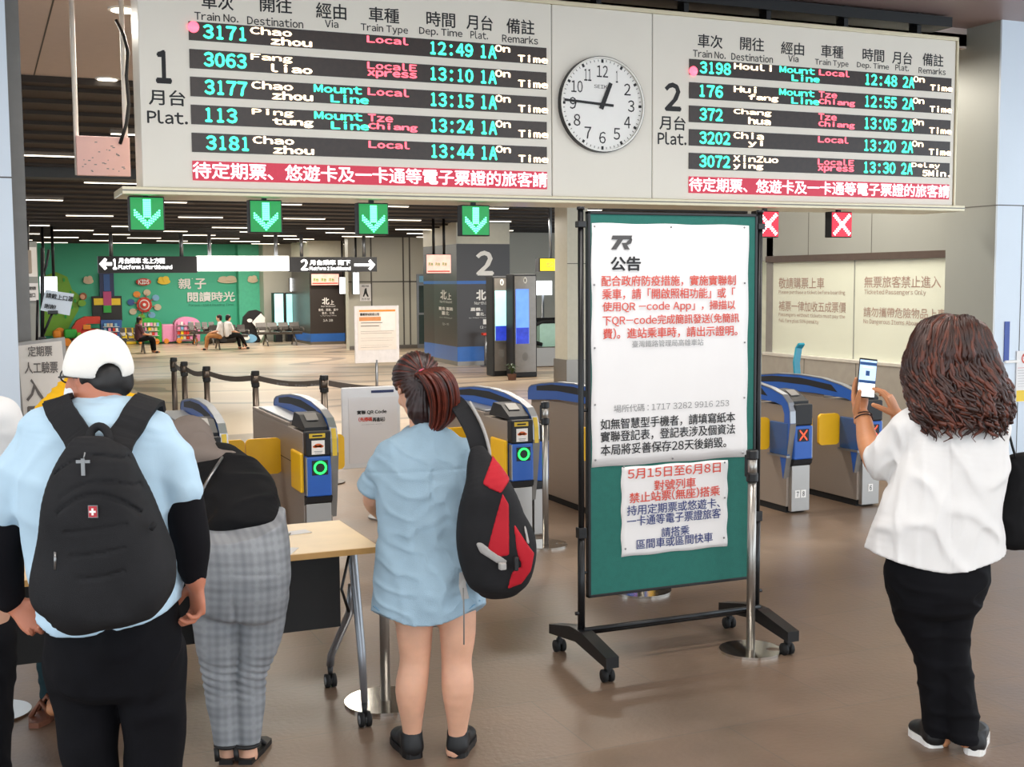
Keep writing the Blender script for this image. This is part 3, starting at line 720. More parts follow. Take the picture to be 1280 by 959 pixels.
# lane signals under the rail
def signal(px, py, kind, label):
    YS = YB + 0.05
    p = PY(px, py, YS); s_ = 0.205 if kind == 'x' else 0.215
    t_ = thing('lane_signal', label, 'signal', (p[0], YS, p[2] - s_ / 2), 0, 'lane signals under the departure board')
    q = MB(); q.box((p[0] - s_ / 2, YS - 0.03, p[2] - s_ / 2), (p[0] + s_ / 2, YS + 0.05, p[2] + s_ / 2), black, 0.006)
    q.box((p[0] - 0.015, YS, p[2] + s_ / 2), (p[0] + 0.015, YS + 0.03, zB - 0.045), blackmetal); q.build('housing', t_)
    q = MB(); hs = s_ * 0.46
    scr = mat('signal_red_screen', '#c01028', 0.4, emit=0.75, emit_color='#e01030', var=0.1, scale=80) if kind == 'x' else mat('signal_green_screen', '#064a28', 0.4, emit=0.4, emit_color='#00b050', var=0.1, scale=80)
    q.box((p[0] - hs, YS - 0.034, p[2] - hs), (p[0] + hs, YS - 0.028, p[2] + hs), scr); q.build('screen', t_)
    q = MB(); md = mat('signal_white', '#fff0f0', 0.5, emit=2.2, emit_color='#fff0f0', var=0) if kind == 'x' else mat('signal_green', '#70ffb8', 0.5, emit=2.3, emit_color='#58ffac', var=0)
    pts = []
    if kind == 'x':
        for i in range(-5, 6):
            for d in (-1, 0, 1):
                pts += [(i * 0.155 + d * 0.07, i * 0.155 - d * 0.07), (i * 0.155 + d * 0.07, -i * 0.155 + d * 0.07)]
    else:
        for i in range(9):
            for d in (-1.5, -0.5, 0.5, 1.5): pts.append((d * 0.12, 0.85 - i * 0.13))
        for i in range(7):
            for d in (0, 1, 2):
                for sg in (-1, 1): pts.append((sg * i * 0.125, -0.85 + i * 0.125 + d * 0.15))
    for (u, w) in pts:
        o = len(q.v); x, z, r = p[0] + u * hs, p[2] + w * hs, hs * 0.062
        q.tube([(x, YS - 0.0335, z), (x, YS - 0.038, z)], r, md, 6)
    q.build('cross' if kind == 'x' else 'arrow', t_, smooth=False)
for px, py, lab in ((183, 267.5, 'green down arrow lane signal at the left end of the departure board'), (331, 271, 'green down arrow lane signal above the lit white middle of the direction sign'),
                    (465, 274, 'green down arrow lane signal above the right arrow of the direction sign'), (592.5, 276, 'green down arrow lane signal over the black pillar with a big white 2')):
    signal(px, py, 'a', lab)
signal(957, 280.5, 'x', 'red cross lane signal half hidden by the notice board frame')
signal(1049, 281, 'x', 'red cross lane signal standing clear, over the closed gates by the office window')
# ================================================================== notice board on castors
felt = mat('green_felt', '#22695f', 0.85, var=0.05, scale=40, bump=0.15, bscale=300)
A0 = G(733, 790); 
YN = 5.06                                               # board plane
def nb(px, py, Y=YN): return PY(px, py, Y)
xl_, xr_ = float(nb(733.5, 500)[0]), float(nb(943, 500)[0]); zt_, zb_ = float(nb(733, 264)[2]), float(nb(736, 747)[2])
no = thing('notice_board', 'green felt notice board in a black wheeled frame carrying two white notices', 'notice board', ((xl_ + xr_) / 2, YN, 0))
q = MB(); q.box((xl_ + 0.012, YN - 0.012, zb_ + 0.012), (xr_ - 0.012, YN + 0.012, zt_ - 0.012), felt); q.build('panel', no)
q = MB()
q.box((xl_, YN - 0.016, zb_), (xl_ + 0.014, YN + 0.016, zt_), black, 0.003); q.box((xr_ - 0.014, YN - 0.016, zb_), (xr_, YN + 0.016, zt_), black, 0.003)
q.box((xl_, YN - 0.016, zb_), (xr_, YN + 0.016, zb_ + 0.014), black, 0.003); q.box((xl_, YN - 0.016, zt_ - 0.014), (xr_, YN + 0.016, zt_), black, 0.003); q.build('frame', no)
for sx, x in ((-1, xl_ - 0.03), (1, xr_ + 0.022)):
    q = MB(); q.tube([(x, YN, 0.13), (x, YN, zt_ + 0.005)], 0.0135, blackmetal, 12); q.tube([(x, YN, 0.13), (x, YN, 0.62)], 0.017, blackmetal, 12)
    q.tube([(x, YN, 0.25), (x + 0.03 * sx, YN, 0.25)], 0.009, black, 8); q.tube([(x, YN, zt_ + 0.005), (x, YN, zt_ + 0.02)], 0.018, black, 12)
    for z in (zt_ - 0.06, zb_ + 0.3, 0.64): q.box((x - 0.02, YN - 0.02, z - 0.015), (x + 0.02, YN + 0.02, z + 0.015), black, 0.004)
    q.tube([(x, YN, 1.2), (x - sx * 0.05, YN, 1.2)], 0.007, black, 8); q.tube([(x, YN, zb_ + 0.12), (x - sx * 0.05, YN, zb_ + 0.12)], 0.007, black, 8)
    q.build('post', no)
    q = MB(); yf, yb = YN - 0.31, YN + 0.29
    pr = [(yf, 0.075), (yf, 0.125), (YN - 0.06, 0.175), (YN + 0.06, 0.175), (yb, 0.125), (yb, 0.08), (YN, 0.115)]
    q.prism(pr, (x - 0.032, 0, 0), Y_, Z_, 0.064, black); fo = q.build('foot', no)
    for yy_ in (yf + 0.05, yb - 0.05):
        w = MB()
        for dx in (-0.016, 0.016): w.cyl((x + dx - 0.009, yy_, 0.029), (x + dx + 0.009, yy_, 0.029), 0.029, rubber, 18)
        w.tube([(x, yy_, 0.03), (x, yy_, 0.09)], 0.01, blackmetal, 8); w.box((x - 0.012, yy_ - 0.02, 0.035), (x + 0.012, yy_ + 0.015, 0.068), black, 0.006); w.build('caster', fo)
q = MB()
for z, y in ((0.175, YN - 0.03), (0.145, YN + 0.03)): q.tube([(xl_ - 0.03, y, z), (xr_ + 0.022, y, z)], 0.0125, blackmetal, 12)
q.build('crossbar', no)

def wavy_sheet(mb, x0, x1, z0, z1, y, m, amp=0.004, n=24, skew=0.0):
    """a sheet of paper with slightly buckled edges and a real thickness"""
    vs = []
    for s_ in (0, 0.0012):
        for j in range(n + 1):
            for i in range(n + 1):
                u, v = i / n, j / n; e = abs(u - 0.5) * 2
                x = x0 + (x1 - x0) * u + 0.003 * math.sin(v * 21 + i * 0.02) * (e ** 4); z = z0 + (z1 - z0) * v + 0.002 * math.sin(u * 17) * abs(v - 0.5) * 2 + skew * (u - 0.5)
                b_ = amp * (abs(math.sin(v * 9.4)) * e ** 3 + abs(math.sin(u * 6.3)) * (abs(v - 0.5) * 2) ** 4)
                vs.append((x, y - s_ - b_, z))
    k = (n + 1) ** 2; fs = []
    for j in range(n):
        for i in range(n):
            a = j * (n + 1) + i; fs.append([a, a + n + 1, a + n + 2, a + 1]); fs.append([k + a, k + a + 1, k + a + n + 2, k + a + n + 1])
    for i in range(n):
        fs.append([i, i + 1, k + i + 1, k + i]); t = n * (n + 1) + i; fs.append([t + 1, t, k + t, k + t + 1])
        l = i * (n + 1); fs.append([l + n + 1, l, k + l, k + l + n + 1]); r = l + n; fs.append([r, r + n + 1, k + r + n + 1, k + r])
    mb.add(vs, fs, m, True)
YP = YN - 0.0125
def nt(mb, s, x, y, w, h, m, bold=0.0, lift=0.006):
    a = nb(x, y, YP); mb.text(s, (0, YP, 0), X_, Z_, float(a[0]), float(a[2]), float(nb(x + w, y, YP)[0] - a[0]) if w else None, float(nb(x, y - h, YP)[2] - a[2]), m, bold, lift)
pin = mat('steel_pin', '#8b8b8b', 0.3, 0.8)
def rect(px0, py0, px1, py1):
    a = nb(px0, py0, YP); b_ = nb(px1, py1, YP); return float(a[0]), float(b_[0]), float(b_[2]), float(a[2])
n1 = thing('paper_notice', 'large white announcement with red paragraph pinned on the green board', 'notice', (float(nb(835, 500)[0]), YP, 0.9))
q = MB(); x0, x1, z0, z1 = rect(739, 279, 933, 570.5); wavy_sheet(q, x0, x1, z0, z1, YP, paper, 0.002)
T = [('公告', 762.5, 339, 38, 18.5, ink, 0.03),
     ('配合政府防疫措施，實施實聯制', 751, 358.5, 168, 14, redink, 0.012), ('乘車，請「開啟照相功能」或「', 752, 375, 166, 14, redink, 0.012), ('使用QR -code App」，掃描以', 752.5, 391.5, 166, 14, redink, 0.012),
     ('下QR-code完成簡訊發送(免簡訊', 752.5, 408.5, 170.5, 14, redink, 0.012), ('費)。進站乘車時，請出示證明。', 753, 424.5, 168, 14, redink, 0.012),
     ('臺灣鐵路管理局高雄車站', 789.5, 434.5, 89, 8.5, greyink, 0.0), ('場所代碼 : 1717 3282 9916 253', 766.5, 516, 144, 9.5, greyink, 0.0),
     ('如無智慧型手機者，請填寫紙本', 750, 538, 168, 14, ink, 0.012), ('實聯登記表，登記表涉及個資法', 750, 553.5, 168, 14, ink, 0.012), ('本局將妥善保存28天後銷毀。', 750, 570, 157, 14, ink, 0.012)]
for a in T: nt(q, *a)
# the railway emblem above the heading
dk = mat('emblem_grey', '#4a4848', 0.5, var=0)
def npoly(mb, pts, m, lift=0.006): 
    P = [nb(x, y, YP) for x, y in pts]; mb.prism([(p[0], p[2]) for p in P], (0, YP - lift + 0.0004, 0), X_, Z_, 0.0008, m)
npoly(q, [(765, 294.5), (789.5, 294.5), (788, 299.5), (778, 299.5), (769.5, 312), (763, 312), (771.5, 299.5), (763.5, 299.5)], dk)
npoly(q, [(782, 303.5), (788.5, 297), (789.5, 300), (788, 304.5), (783, 306.5), (786.5, 312), (780, 312), (776.5, 303.8)], dk)
q.build('sheet', n1)
def pins(par, pts):
    for px, py in pts:
        p = nb(px, py, YP); w = MB(); w.lathe([(0.001, 0), (0.005, 0.0), (0.005, 0.002), (0.003, 0.004), (0.0005, 0.0045)], (0, 0, 0), pin, 10)
        w.v = [(p[0] + v[0], YP - 0.006 - v[2], p[2] + v[1]) for v in w.v]; w.build('pin', par)
pins(n1, [(742.5, 283), (838, 284), (929.5, 284.5), (742, 356), (930, 354), (742.5, 435), (930, 428), (743, 506), (929.5, 497), (743.5, 579 - 4), (840, 573), (928, 566)])
n2 = thing('paper_notice', 'small white notice with red and navy lines under the large announcement', 'notice', (float(nb(842, 640)[0]), YP, 0.6))
q = MB(); x0, x1, z0, z1 = rect(776.5, 584.5, 908.5, 682.5); wavy_sheet(q, x0, x1, z0, z1, YP, paper, 0.001)
for a in [('5月15日至6月8日', 784, 599.5, 116, 13, redink, 0.012), ('對號列車', 817, 613.5, 52, 13, redink, 0.012), ('禁止站票(無座)搭乘', 786, 629.5, 113, 13.5, redink, 0.012),
          ('持用定期票或悠遊卡、', 783, 645, 116, 13, blueink, 0.008), ('一卡通等電子票證旅客', 783, 658.5, 117, 13, blueink, 0.008), ('請搭乘', 826, 671.5, 35, 12, blueink, 0.008), ('區間車或區間快車', 795, 687, 95, 12.5, blueink, 0.008)]: nt(q, *a)
q.build('sheet', n2)
pins(n2, [(779, 583.5), (905, 578), (905, 622), (904, 672), (781, 686)])

# ================================================================== stanchions
def stanchion(x, y, label, group, h=0.985, m=steel, rad_=0.021, name='stanchion_post', ang=0.6, base=0.175, notch=True):
    t = thing(name, label, 'stanchion', (x, y, 0), 0, group)
    q = MB(); pts = []
    if notch:
        for k in range(61):
            a = ang + 0.14 + (2 * PI - 0.28) * k / 60; pts.append((base * math.cos(a), base * math.sin(a)))
        for r, dw in ((0.12, -0.03), (0.075, -0.024), (0.06, 0.0), (0.075, 0.024), (0.12, 0.03)):
            pts.append((r * math.cos(ang) - dw * -math.sin(ang) * -1, r * math.sin(ang) + dw * math.cos(ang) * 1))
        pts = pts[:61] + [(r * math.cos(ang) - dw * math.sin(ang), r * math.sin(ang) + dw * math.cos(ang)) for r, dw in ((0.12, -0.028), (0.085, -0.024), (0.07, 0.0), (0.085, 0.024), (0.12, 0.028))]
    else: pts = [(base * math.cos(2 * PI * k / 40), base * math.sin(2 * PI * k / 40)) for k in range(40)]
    q.prism(pts, (x, y, 0.0), X_, Y_, 0.012, chrome if m is steel else m); q.build('base_plate', t)
    q = MB(); q.tube([(x, y, 0.012), (x, y, h - 0.14)], rad_, m, 20); q.tube([(x, y, h - 0.14), (x, y, h - 0.03)], rad_ + 0.002, m, 20); q.build('pole', t)
    q = MB(); q.lathe([(rad_ + 0.004, h - 0.155), (rad_ + 0.008, h - 0.15), (rad_ + 0.008, h - 0.115), (rad_ + 0.003, h - 0.11)], (x, y, 0), black, 20)
    q.lathe([(rad_ + 0.004, h - 0.045), (rad_ + 0.008, h - 0.04), (rad_ + 0.008, h - 0.006), (rad_ + 0.003, h)], (x, y, 0), black, 20)
    for k in range(1):
        a = PI * 0.75; q.box((-0.012, -0.008, h - 0.13), (0.012, 0.008, h - 0.025), black, 0.003, mtx=Matrix.Translation((x + (rad_ + 0.006) * math.cos(a), y + (rad_ + 0.006) * math.sin(a), 0)) @ Matrix.Rotation(a + PI / 2, 4, 'Z'))
    q.build('belt_head', t); return t
gs = 'silver belt stanchions'
p = G(938, 814); stanchion(p[0], p[1], 'silver belt stanchion standing against the right post of the notice board', gs, ang=-0.5, base=0.15)
p = G(468, 880); stanchion(p[0] + 0.05, p[1], 'silver belt stanchion behind the right end of the wooden table', gs, 0.96, ang=-0.35)
p = G(682, 682); stanchion(p[0], p[1], 'silver belt stanchion in front of the gates, beside the red and black backpack', gs, 0.985, ang=-0.3, base=0.15)
p = G(812, 744); stanchion(p[0], p[1] + 0.1, 'silver belt stanchion hidden behind the notice board with only its round base showing', gs, 0.985, ang=1.0)
p = G(-8, 893); stanchion(p[0], p[1], 'silver belt stanchion at the far left, only its round base showing', gs, 0.985, ang=2.4, base=0.15)

# ================================================================== folding table
tb = thing('folding_table', 'wheeled folding table with pale wooden top and black modesty panel', 'table', (0.55, 4.97, 0))
tx0, tx1, ty0, ty1, tz = -0.38, 1.425, 4.665, 5.265, 0.745
q = MB(); q.box((tx0, ty0, tz - 0.026), (tx1, ty1, tz), wood, 0.003); q.box((tx0 - 0.001, ty0 - 0.002, tz - 0.025), (tx1 + 0.002, ty0, tz - 0.002), woodedge); q.box((tx1, ty0, tz - 0.025), (tx1 + 0.002, ty1, tz - 0.002), woodedge); q.build('tabletop', tb)
q = MB(); q.box((tx0 + 0.12, ty0 + 0.13, 0.4), (tx1 - 0.13, ty0 + 0.145, tz - 0.028), mat('black_modesty_panel', '#0e0d0d', 0.6, var=0.2)); q.build('modesty_panel', tb)
for x in (tx0 + 0.09, tx1 - 0.06):
    q = MB(); yf, yb_ = ty0 + 0.045, ty1 - 0.0
    q.tube([(x, yf, 0.1), (x, yf + 0.03, 0.3), (x, yf + 0.14, tz - 0.07), (x, yf + 0.16, tz - 0.028)], [0.014, 0.017, 0.02, 0.02], alu, 14)
    q.tube([(x, yb_ - 0.02, 0.1), (x, yb_ - 0.04, 0.15), (x, yf + 0.2, 0.42), (x, yf + 0.155, 0.55)], 0.017, alu, 14)
    q.box((x - 0.02, yf + 0.1, tz - 0.05), (x + 0.02, yf + 0.4, tz - 0.027), black, 0.004)
    q.tube([(x - 0.02, yf + 0.12, tz - 0.06), (x - 0.06, yf + 0.1, 0.55), (x - 0.03, yf + 0.1, 0.45)], 0.006, black, 8)
    lg_ = q.build('leg', tb)
    for yy_ in (yf, yb_ - 0.02):
        w = MB()
        for dx in (-0.014, 0.014): w.cyl((x + dx - 0.009, yy_, 0.03), (x + dx + 0.009, yy_, 0.03), 0.03, rubber, 18); w.cyl((x + dx - 0.0095, yy_, 0.03), (x + dx + 0.0095, yy_, 0.03), 0.018, greyplas, 14)
        w.tube([(x, yy_, 0.04), (x, yy_, 0.1)], [0.009, 0.014], black, 8); w.build('caster', lg_)
q = MB(); q.tube([(tx0 + 0.09, ty0 + 0.2, tz - 0.05), (tx1 - 0.06, ty0 + 0.2, tz - 0.05)], 0.014, alu, 12); q.build('crossbar', tb)
for k, (px, py, rz, w_, h_, lab) in enumerate(((372, 666, 0.2, 0.1, 0.07, 'small white slip of paper on the table by the bending woman'), (352, 690, -0.5, 0.1, 0.14, 'white registration form at the table edge by the plaid trousers'))):
    p = G(px, py, tz); q = MB(); q.box((-w_ / 2, -h_ / 2, 0), (w_ / 2, h_ / 2, 0.002), paper); q.v = [(p[0] + v[0] * math.cos(rz) - v[1] * math.sin(rz), p[1] + v[0] * math.sin(rz) + v[1] * math.cos(rz), tz + 0.0005 + v[2]) for v in q.v]
    tag(q.build('paper_form'), lab, 'paper form')
# ================================================================== ticket gates
gdark = mat('gate_dark_panel', '#1b1c1f', 0.55, var=0.05)
gsteel = brushed('gate_steel', '#a3978c', 0.4, 1, 0.4)
gsteell = brushed('gate_pedestal_steel', '#b5b2ae', 0.35, 2)
glow_g = mat('ring_green', '#28f05a', 0.5, emit=2.0, emit_color='#20f050', var=0)
glow_r = mat('cross_red', '#ff4a28', 0.5, emit=1.8, emit_color='#ff3c1e', var=0)
stick = mat('sticker_white', '#f2ece4', 0.5, var=0); sticko = mat('sticker_orange', '#e0672c', 0.5, var=0)
stripy = mat('yellow_black_strip', '#d9b632', 0.45, var=0.1)
def arc_profile():
    top = [(0.0, 0.70), (0.005, 0.79), (0.03, 0.855), (0.1, 0.91), (0.25, 0.95), (0.5, 0.985), (0.8, 0.995), (1.1, 0.985), (1.4, 0.955), (1.6, 0.925), (1.66, 0.9), (1.68, 0.86)]
    return top
def gate(xf, label, side, mode, numbers=None, block=True, dark=False, Yf=7.7):
    """side +1: reader left of the fin; -1: reader right of the fin"""
    t = thing('ticket_gate', label, 'ticket gate', (xf, Yf, 0), 0, 'ticket gates in a row')
    def P(x, y, z): return (xf + x * side, Yf + y, z)
    def bx(mb, a, b_, m, bev=0.0): mb.box(P(*a), P(*b_), m, bev)
    q = MB(); bx(q, (-0.19, 0.07, 0.05), (0.0, 1.66, 0.83), gsteel, 0.004); bx(q, (-0.19, 0.5, 0.83), (0.0, 1.66, 0.855), gsteel, 0.004)
    bx(q, (-0.18, 0.09, 0.0), (-0.01, 1.64, 0.05), rubber); bx(q, (-0.191, 0.3, 0.60), (-0.185, 1.0, 0.606), gdark); q.build('body', t)
    q = MB(); bx(q, (-0.185, 0.03, 0.015), (-0.02, 0.075, 0.37), gsteell, 0.004)
    if numbers:
        wd = -side
        for k, n in enumerate(numbers):
            cx_ = xf - side * 0.1 + (k - (len(numbers) - 1) / 2) * 0.055; q.box((cx_ - 0.022, Yf + 0.027, 0.12), (cx_ + 0.022, Yf + 0.031, 0.18), whiteink)
            q.text(n, (0, Yf + 0.027, 0), X_, Z_, cx_ - 0.01, 0.13, 0.02, 0.04, ink, 0.02)
    q.build('pedestal', t)
    q = MB(); bx(q, (-0.185, -0.0, 0.68), (-0.02, 0.09, 0.845), gdark, 0.012)
    if side > 0:
     bx(q, (-0.165, -0.004, 0.80), (-0.06, 0.002, 0.83), stripy, 0.003); bx(q, (-0.145, -0.006, 0.81), (-0.08, 0.0, 0.82), gdark)
     bx(q, (-0.15, -0.003, 0.695), (-0.065, 0.0, 0.785), stick)
     for dx, dz, s_ in ((0, 0.0, 0.026), (-0.018, -0.006, 0.018), (0.018, -0.006, 0.018)):
          c0 = P(-0.1075 + dx, -0.0035, 0.752 + dz); q.prism([(s_ * math.cos(a) , s_ * 0.5 * math.sin(a)) for a in np.linspace(0, 2 * PI, 12, endpoint=False)], c0, X_, Z_, -0.0006, sticko)
     bx(q, (-0.135, -0.0036, 0.712), (-0.08, -0.003, 0.716), greyink); bx(q, (-0.13, -0.0036, 0.703), (-0.085, -0.003, 0.706), greyink)
    q.build('card_slot_panel', t)
    q = MB(); bx(q, (-0.185, 0.0, 0.42), (-0.02, 0.09, 0.68), gblue, 0.01); bx(q, (-0.186, 0.002, 0.43), (-0.17, 0.05, 0.675), alu)
    bx(q, (-0.15, -0.004, 0.56), (-0.045, 0.002, 0.655), gdark, 0.004); fp = q.build('front_panel', t)
    q = MB()
    if mode == 'ring':
        c0 = np.array(P(-0.0975, -0.005, 0.608)); n = 32; vs = []; fs = []
        for r, y in ((0.031, 0), (0.043, 0), (0.043, -0.004), (0.031, -0.004)):
            for k in range(n): a = 2 * PI * k / n; vs.append(c0 + [r * math.cos(a), y, r * math.sin(a)])
        for j in range(4):
            for k in range(n): fs.append([j * n + k, j * n + (k + 1) % n, ((j + 1) % 4) * n + (k + 1) % n, ((j + 1) % 4) * n + k])
        q.add(vs, fs, glow_g); q.build('indicator_light', fp)
    else:
        c0 = P(-0.0975, -0.0045, 0.608)
        for sg in (-1, 1): q.prism([(-0.033, -0.036 * sg - 0.006), (-0.033, -0.036 * sg + 0.006), (0.033, 0.036 * sg + 0.006), (0.033, 0.036 * sg - 0.006)], c0, X_, Z_, -0.001, glow_r)
        q.build('indicator_light', fp)
    q = MB(); q.prism([(0.0, 0.42), (0.012, 0.385), (0.05, 0.36), (0.12, 0.35), (0.12, 0.42)], P(-0.1875, 0, 0), Y_, Z_, 0.17 * side, gdark); q.build('under_tray', t)
    # card reader on top
    q = MB(); q.prism([(0.05, 0.845), (0.05, 0.865), (0.2, 0.935), (0.34, 0.94), (0.42, 0.845)], P(-0.18, 0, 0), Y_, Z_, 0.15 * side, gdark)
    q.prism([(0.12, 0.902), (0.12, 0.906), (0.2, 0.943), (0.2, 0.939)], P(-0.15, 0, 0), Y_, Z_, 0.08 * side, greydark); q.build('card_reader', t)
    q = MB(); bx(q, (-0.175, 0.5, 0.855), (-0.03, 1.5, 0.87), alu, 0.004); q.build('top_tray', t)
    # tall arched fin
    top = arc_profile(); foot = [(1.68, 0.8), (1.1, 0.85), (0.6, 0.86), (0.2, 0.85), (0.11, 0.83), (0.08, 0.77), (0.08, 0.55), (0.13, 0.44), (0.105, 0.34), (0.09, 0.27), (0.075, 0.27), (0.05, 0.4), (0.02, 0.56)]
    q = MB(); q.prism(top + foot, P(-0.022, 0, 0), Y_, Z_, 0.044 * side, gblued if dark else gblue); fn = q.build('fin', t)
    q = MB()
    win = [(0.3, 0.89), (0.38, 0.945), (0.8, 0.974), (1.2, 0.963), (1.5, 0.93), (1.5, 0.892), (1.1, 0.918), (0.7, 0.918)]
    for sx in (-0.0235, 0.0225): q.prism(win, P(sx, 0, 0), Y_, Z_, 0.001 * side, gdark)
    q.build('sensor_window', fn)
    q = MB(); q.ribbon([P(0, y, z + 0.003) for y, z in top], X_, 0.05, 0.008, alu)
    q.ribbon([P(0, y - 0.004, z) for y, z in ((0.0, 0.70), (0.02, 0.56), (0.05, 0.4), (0.08, 0.27))], X_, 0.05, 0.008, greydark)
    q.build('rim', fn)
    if side > 0: q = MB(); q.ribbon([P(0, -0.006, 0.68), P(0, 0.0, 0.79), P(0, 0.022, 0.855)], X_, 0.03, 0.006, stripy); q.build('warning_strip', fn)
    if block:
        q = MB(); bx(q, (0.022, 0.12, 0.05), (0.12, 1.6, 0.8), gsteel, 0.004); bx(q, (0.022, 0.06, 0.4), (0.125, 0.16, 0.68), gblue, 0.008)
        bx(q, (0.022, 0.05, 0.68), (0.125, 0.3, 0.8), gdark, 0.01); bx(q, (0.022, 0.07, 0.34), (0.12, 0.16, 0.4), gdark, 0.01); bx(q, (0.022, 0.09, 0.015), (0.115, 0.13, 0.34), gsteell, 0.004); q.build('exit_block', t)
    # swing flaps on both sides, a folded one near the front
    def flap(x0, x1, y0):
        q = MB(); a, b_ = P(x0, y0, 0.475), P(x1, y0 + 0.022, 0.725); w = abs(x1 - x0); r = 0.035; lo = min(a[0], b_[0]); pts = []
        for cx_, cz, a0 in ((w - r, r, -PI / 2), (w - r, 0.25 - r, 0), (r, 0.25 - r, PI / 2), (r, r, PI)):
            for k in range(6): an = a0 + k * PI / 10; pts.append((cx_ + r * math.cos(an), cz + r * math.sin(an)))
        q.prism(pts, (lo, Yf + y0, 0.475), X_, Z_, -0.024, yellow); q.build('flap', t)
    flw = 0.245 if side > 0 else 0.2
    flap(-0.185 - flw, -0.185, 0.72 if side > 0 else 0.27); flap(0.115 if block else 0.02, (0.115 if block else 0.02) + flw, 0.72 if side > 0 else 0.27)
    if side < 0:
        q = MB(); bx(q, (0.0, 0.03, 0.45), (0.028, 0.26, 0.7), gblued, 0.006); bx(q, (0.0, 0.03, 0.435), (0.032, 0.28, 0.45), alu); q.build('recess_panel', t)
    if mode == 'ring': q = MB(); bx(q, (-0.215, 0.05, 0.44), (-0.19, 0.32, 0.7), yellow, 0.012); q.build('folded_flap', t)
    return t
gate(1.36, 'ticket gate above the grey headscarf, leftmost of those with a green ring', 1, 'ring', None, False)
gate(2.06, 'ticket gate with green ring standing clear above the empty end of the wooden table', 1, 'ring', None, False)
gate(3.49, 'ticket gate with green ring beside the red and black backpack', 1, 'ring', None, True)
gate(5.63, 'ticket gate with red cross numbered 7 and 8, beside the notice board', -1, 'x', ('7', '8'), False)
gate(6.30, 'ticket gate with red cross behind the forearm of the woman in white', -1, 'x', ('6',), False)
gate(4.22, 'ticket gate just left of the notice board, showing only a steel side and blue top', -1, 'x', None, False, Yf=7.75)
# teal upright on the last gate
q = MB(); p = PX(997, 470, 6.45); q.ribbon([(p[0], p[1], 0.93), (p[0], p[1] + 0.02, 1.08), (p[0] + 0.03, p[1] + 0.03, 1.2), (p[0] + 0.03, p[1] - 0.01, 1.24)], X_, 0.06, 0.02, mat('teal_plastic', '#1f8ea6', 0.3))
tag(q.build('card_holder'), 'curved teal plastic upright rising behind the gate below the office window', 'holder')
# ================================================================== the lobby beyond the gates
def pbox(mb, x0, y0, x1, y1, Y, th, m, bevel=0.0):
    """a box whose front face covers the photo rectangle at distance Y, th deep"""
    a = PY(x0, y1, Y); b_ = PY(x1, y0, Y); mb.box((a[0], Y, a[2]), (b_[0], Y + th, b_[2]), m, bevel)
def pbase(px, py, Y): return PY(px, py, Y)
def ptext(mb, s, x0, y0, x1, y1, Y, m, bold=0.0, lift=0.004):
    a = PY(x0, y1, Y); b_ = PY(x1, y0, Y); mb.text(s, (0, Y, 0), X_, Z_, a[0], a[2], b_[0] - a[0], b_[2] - a[2], m, bold, lift)
def pdisc(mb, px, py, rx, ry, Y, th, m, n=20, power=1.0):
    c = PY(px, py, Y); k = float(PY(px + 1, py, Y)[0] - c[0]); kz = float(PY(px, py - 1, Y)[2] - c[2])
    mb.prism([(rx * k * math.cos(2 * PI * i / n), ry * kz * math.sin(2 * PI * i / n)) for i in range(n)], (c[0], Y, c[2]), X_, Z_, -th, m)
def ppoly(mb, pts, Y, th, m):
    P = [PY(x, y, Y) for x, y in pts]; mb.prism([(p[0], p[2]) for p in P], (0, Y, 0), X_, Z_, -th, m)
def root(name, label, cat, px, py, Y, group=None):
    p = PY(px, py, Y); return thing(name, label, cat, (p[0], Y, max(0.0, p[2])), 0, group)
teal = mat('mural_teal', '#46b994', 0.55, var=0.04, scale=0.6)
colr = lambda n, c, **k: mat('paint_' + n, c, 0.45, var=0.03, **k)
m_red, m_org, m_grn, m_lgrn = colr('red', '#d23a26'), colr('orange', '#f0922a'), colr('green', '#2fae3f'), colr('leaf', '#7cb832')
m_yel, m_pnk, m_blu, m_nvy = colr('yellow', '#f4cf2a'), colr('pink', '#f09ac0'), colr('blue', '#2c5a9c'), colr('navy', '#23305c')
m_bge, m_mag, m_wht, m_blk, m_sky = colr('beige', '#d8c6a8'), colr('magenta', '#c2457e'), colr('white', '#f1efe9'), colr('black', '#1d1a1a'), colr('sky', '#7fb6d8')
YM = 38.5
c = MB(); a = PY(-40, 440, YM); b_ = PY(301, 440, YM); c.box((a[0], YM, 0), (b_[0], YM + 0.3, 3.0), teal); struct(c, 'wall_mural')
c = MB(); a = PY(300, 420, YM - 0.4); b_ = PY(332, 420, YM - 0.4); c.box((a[0], YM - 0.4, 0), (b_[0], YM, 3.0), mat('mural_light_teal', '#55c09a', 0.55)); struct(c, 'pillar_mural')
c = MB(); a = PY(331, 420, YM - 1.0); b_ = PY(640, 420, YM - 1.0); c.box((a[0], YM - 1.0, 0), (b_[0], YM, 3.0), lobwall); struct(c, 'wall_back')
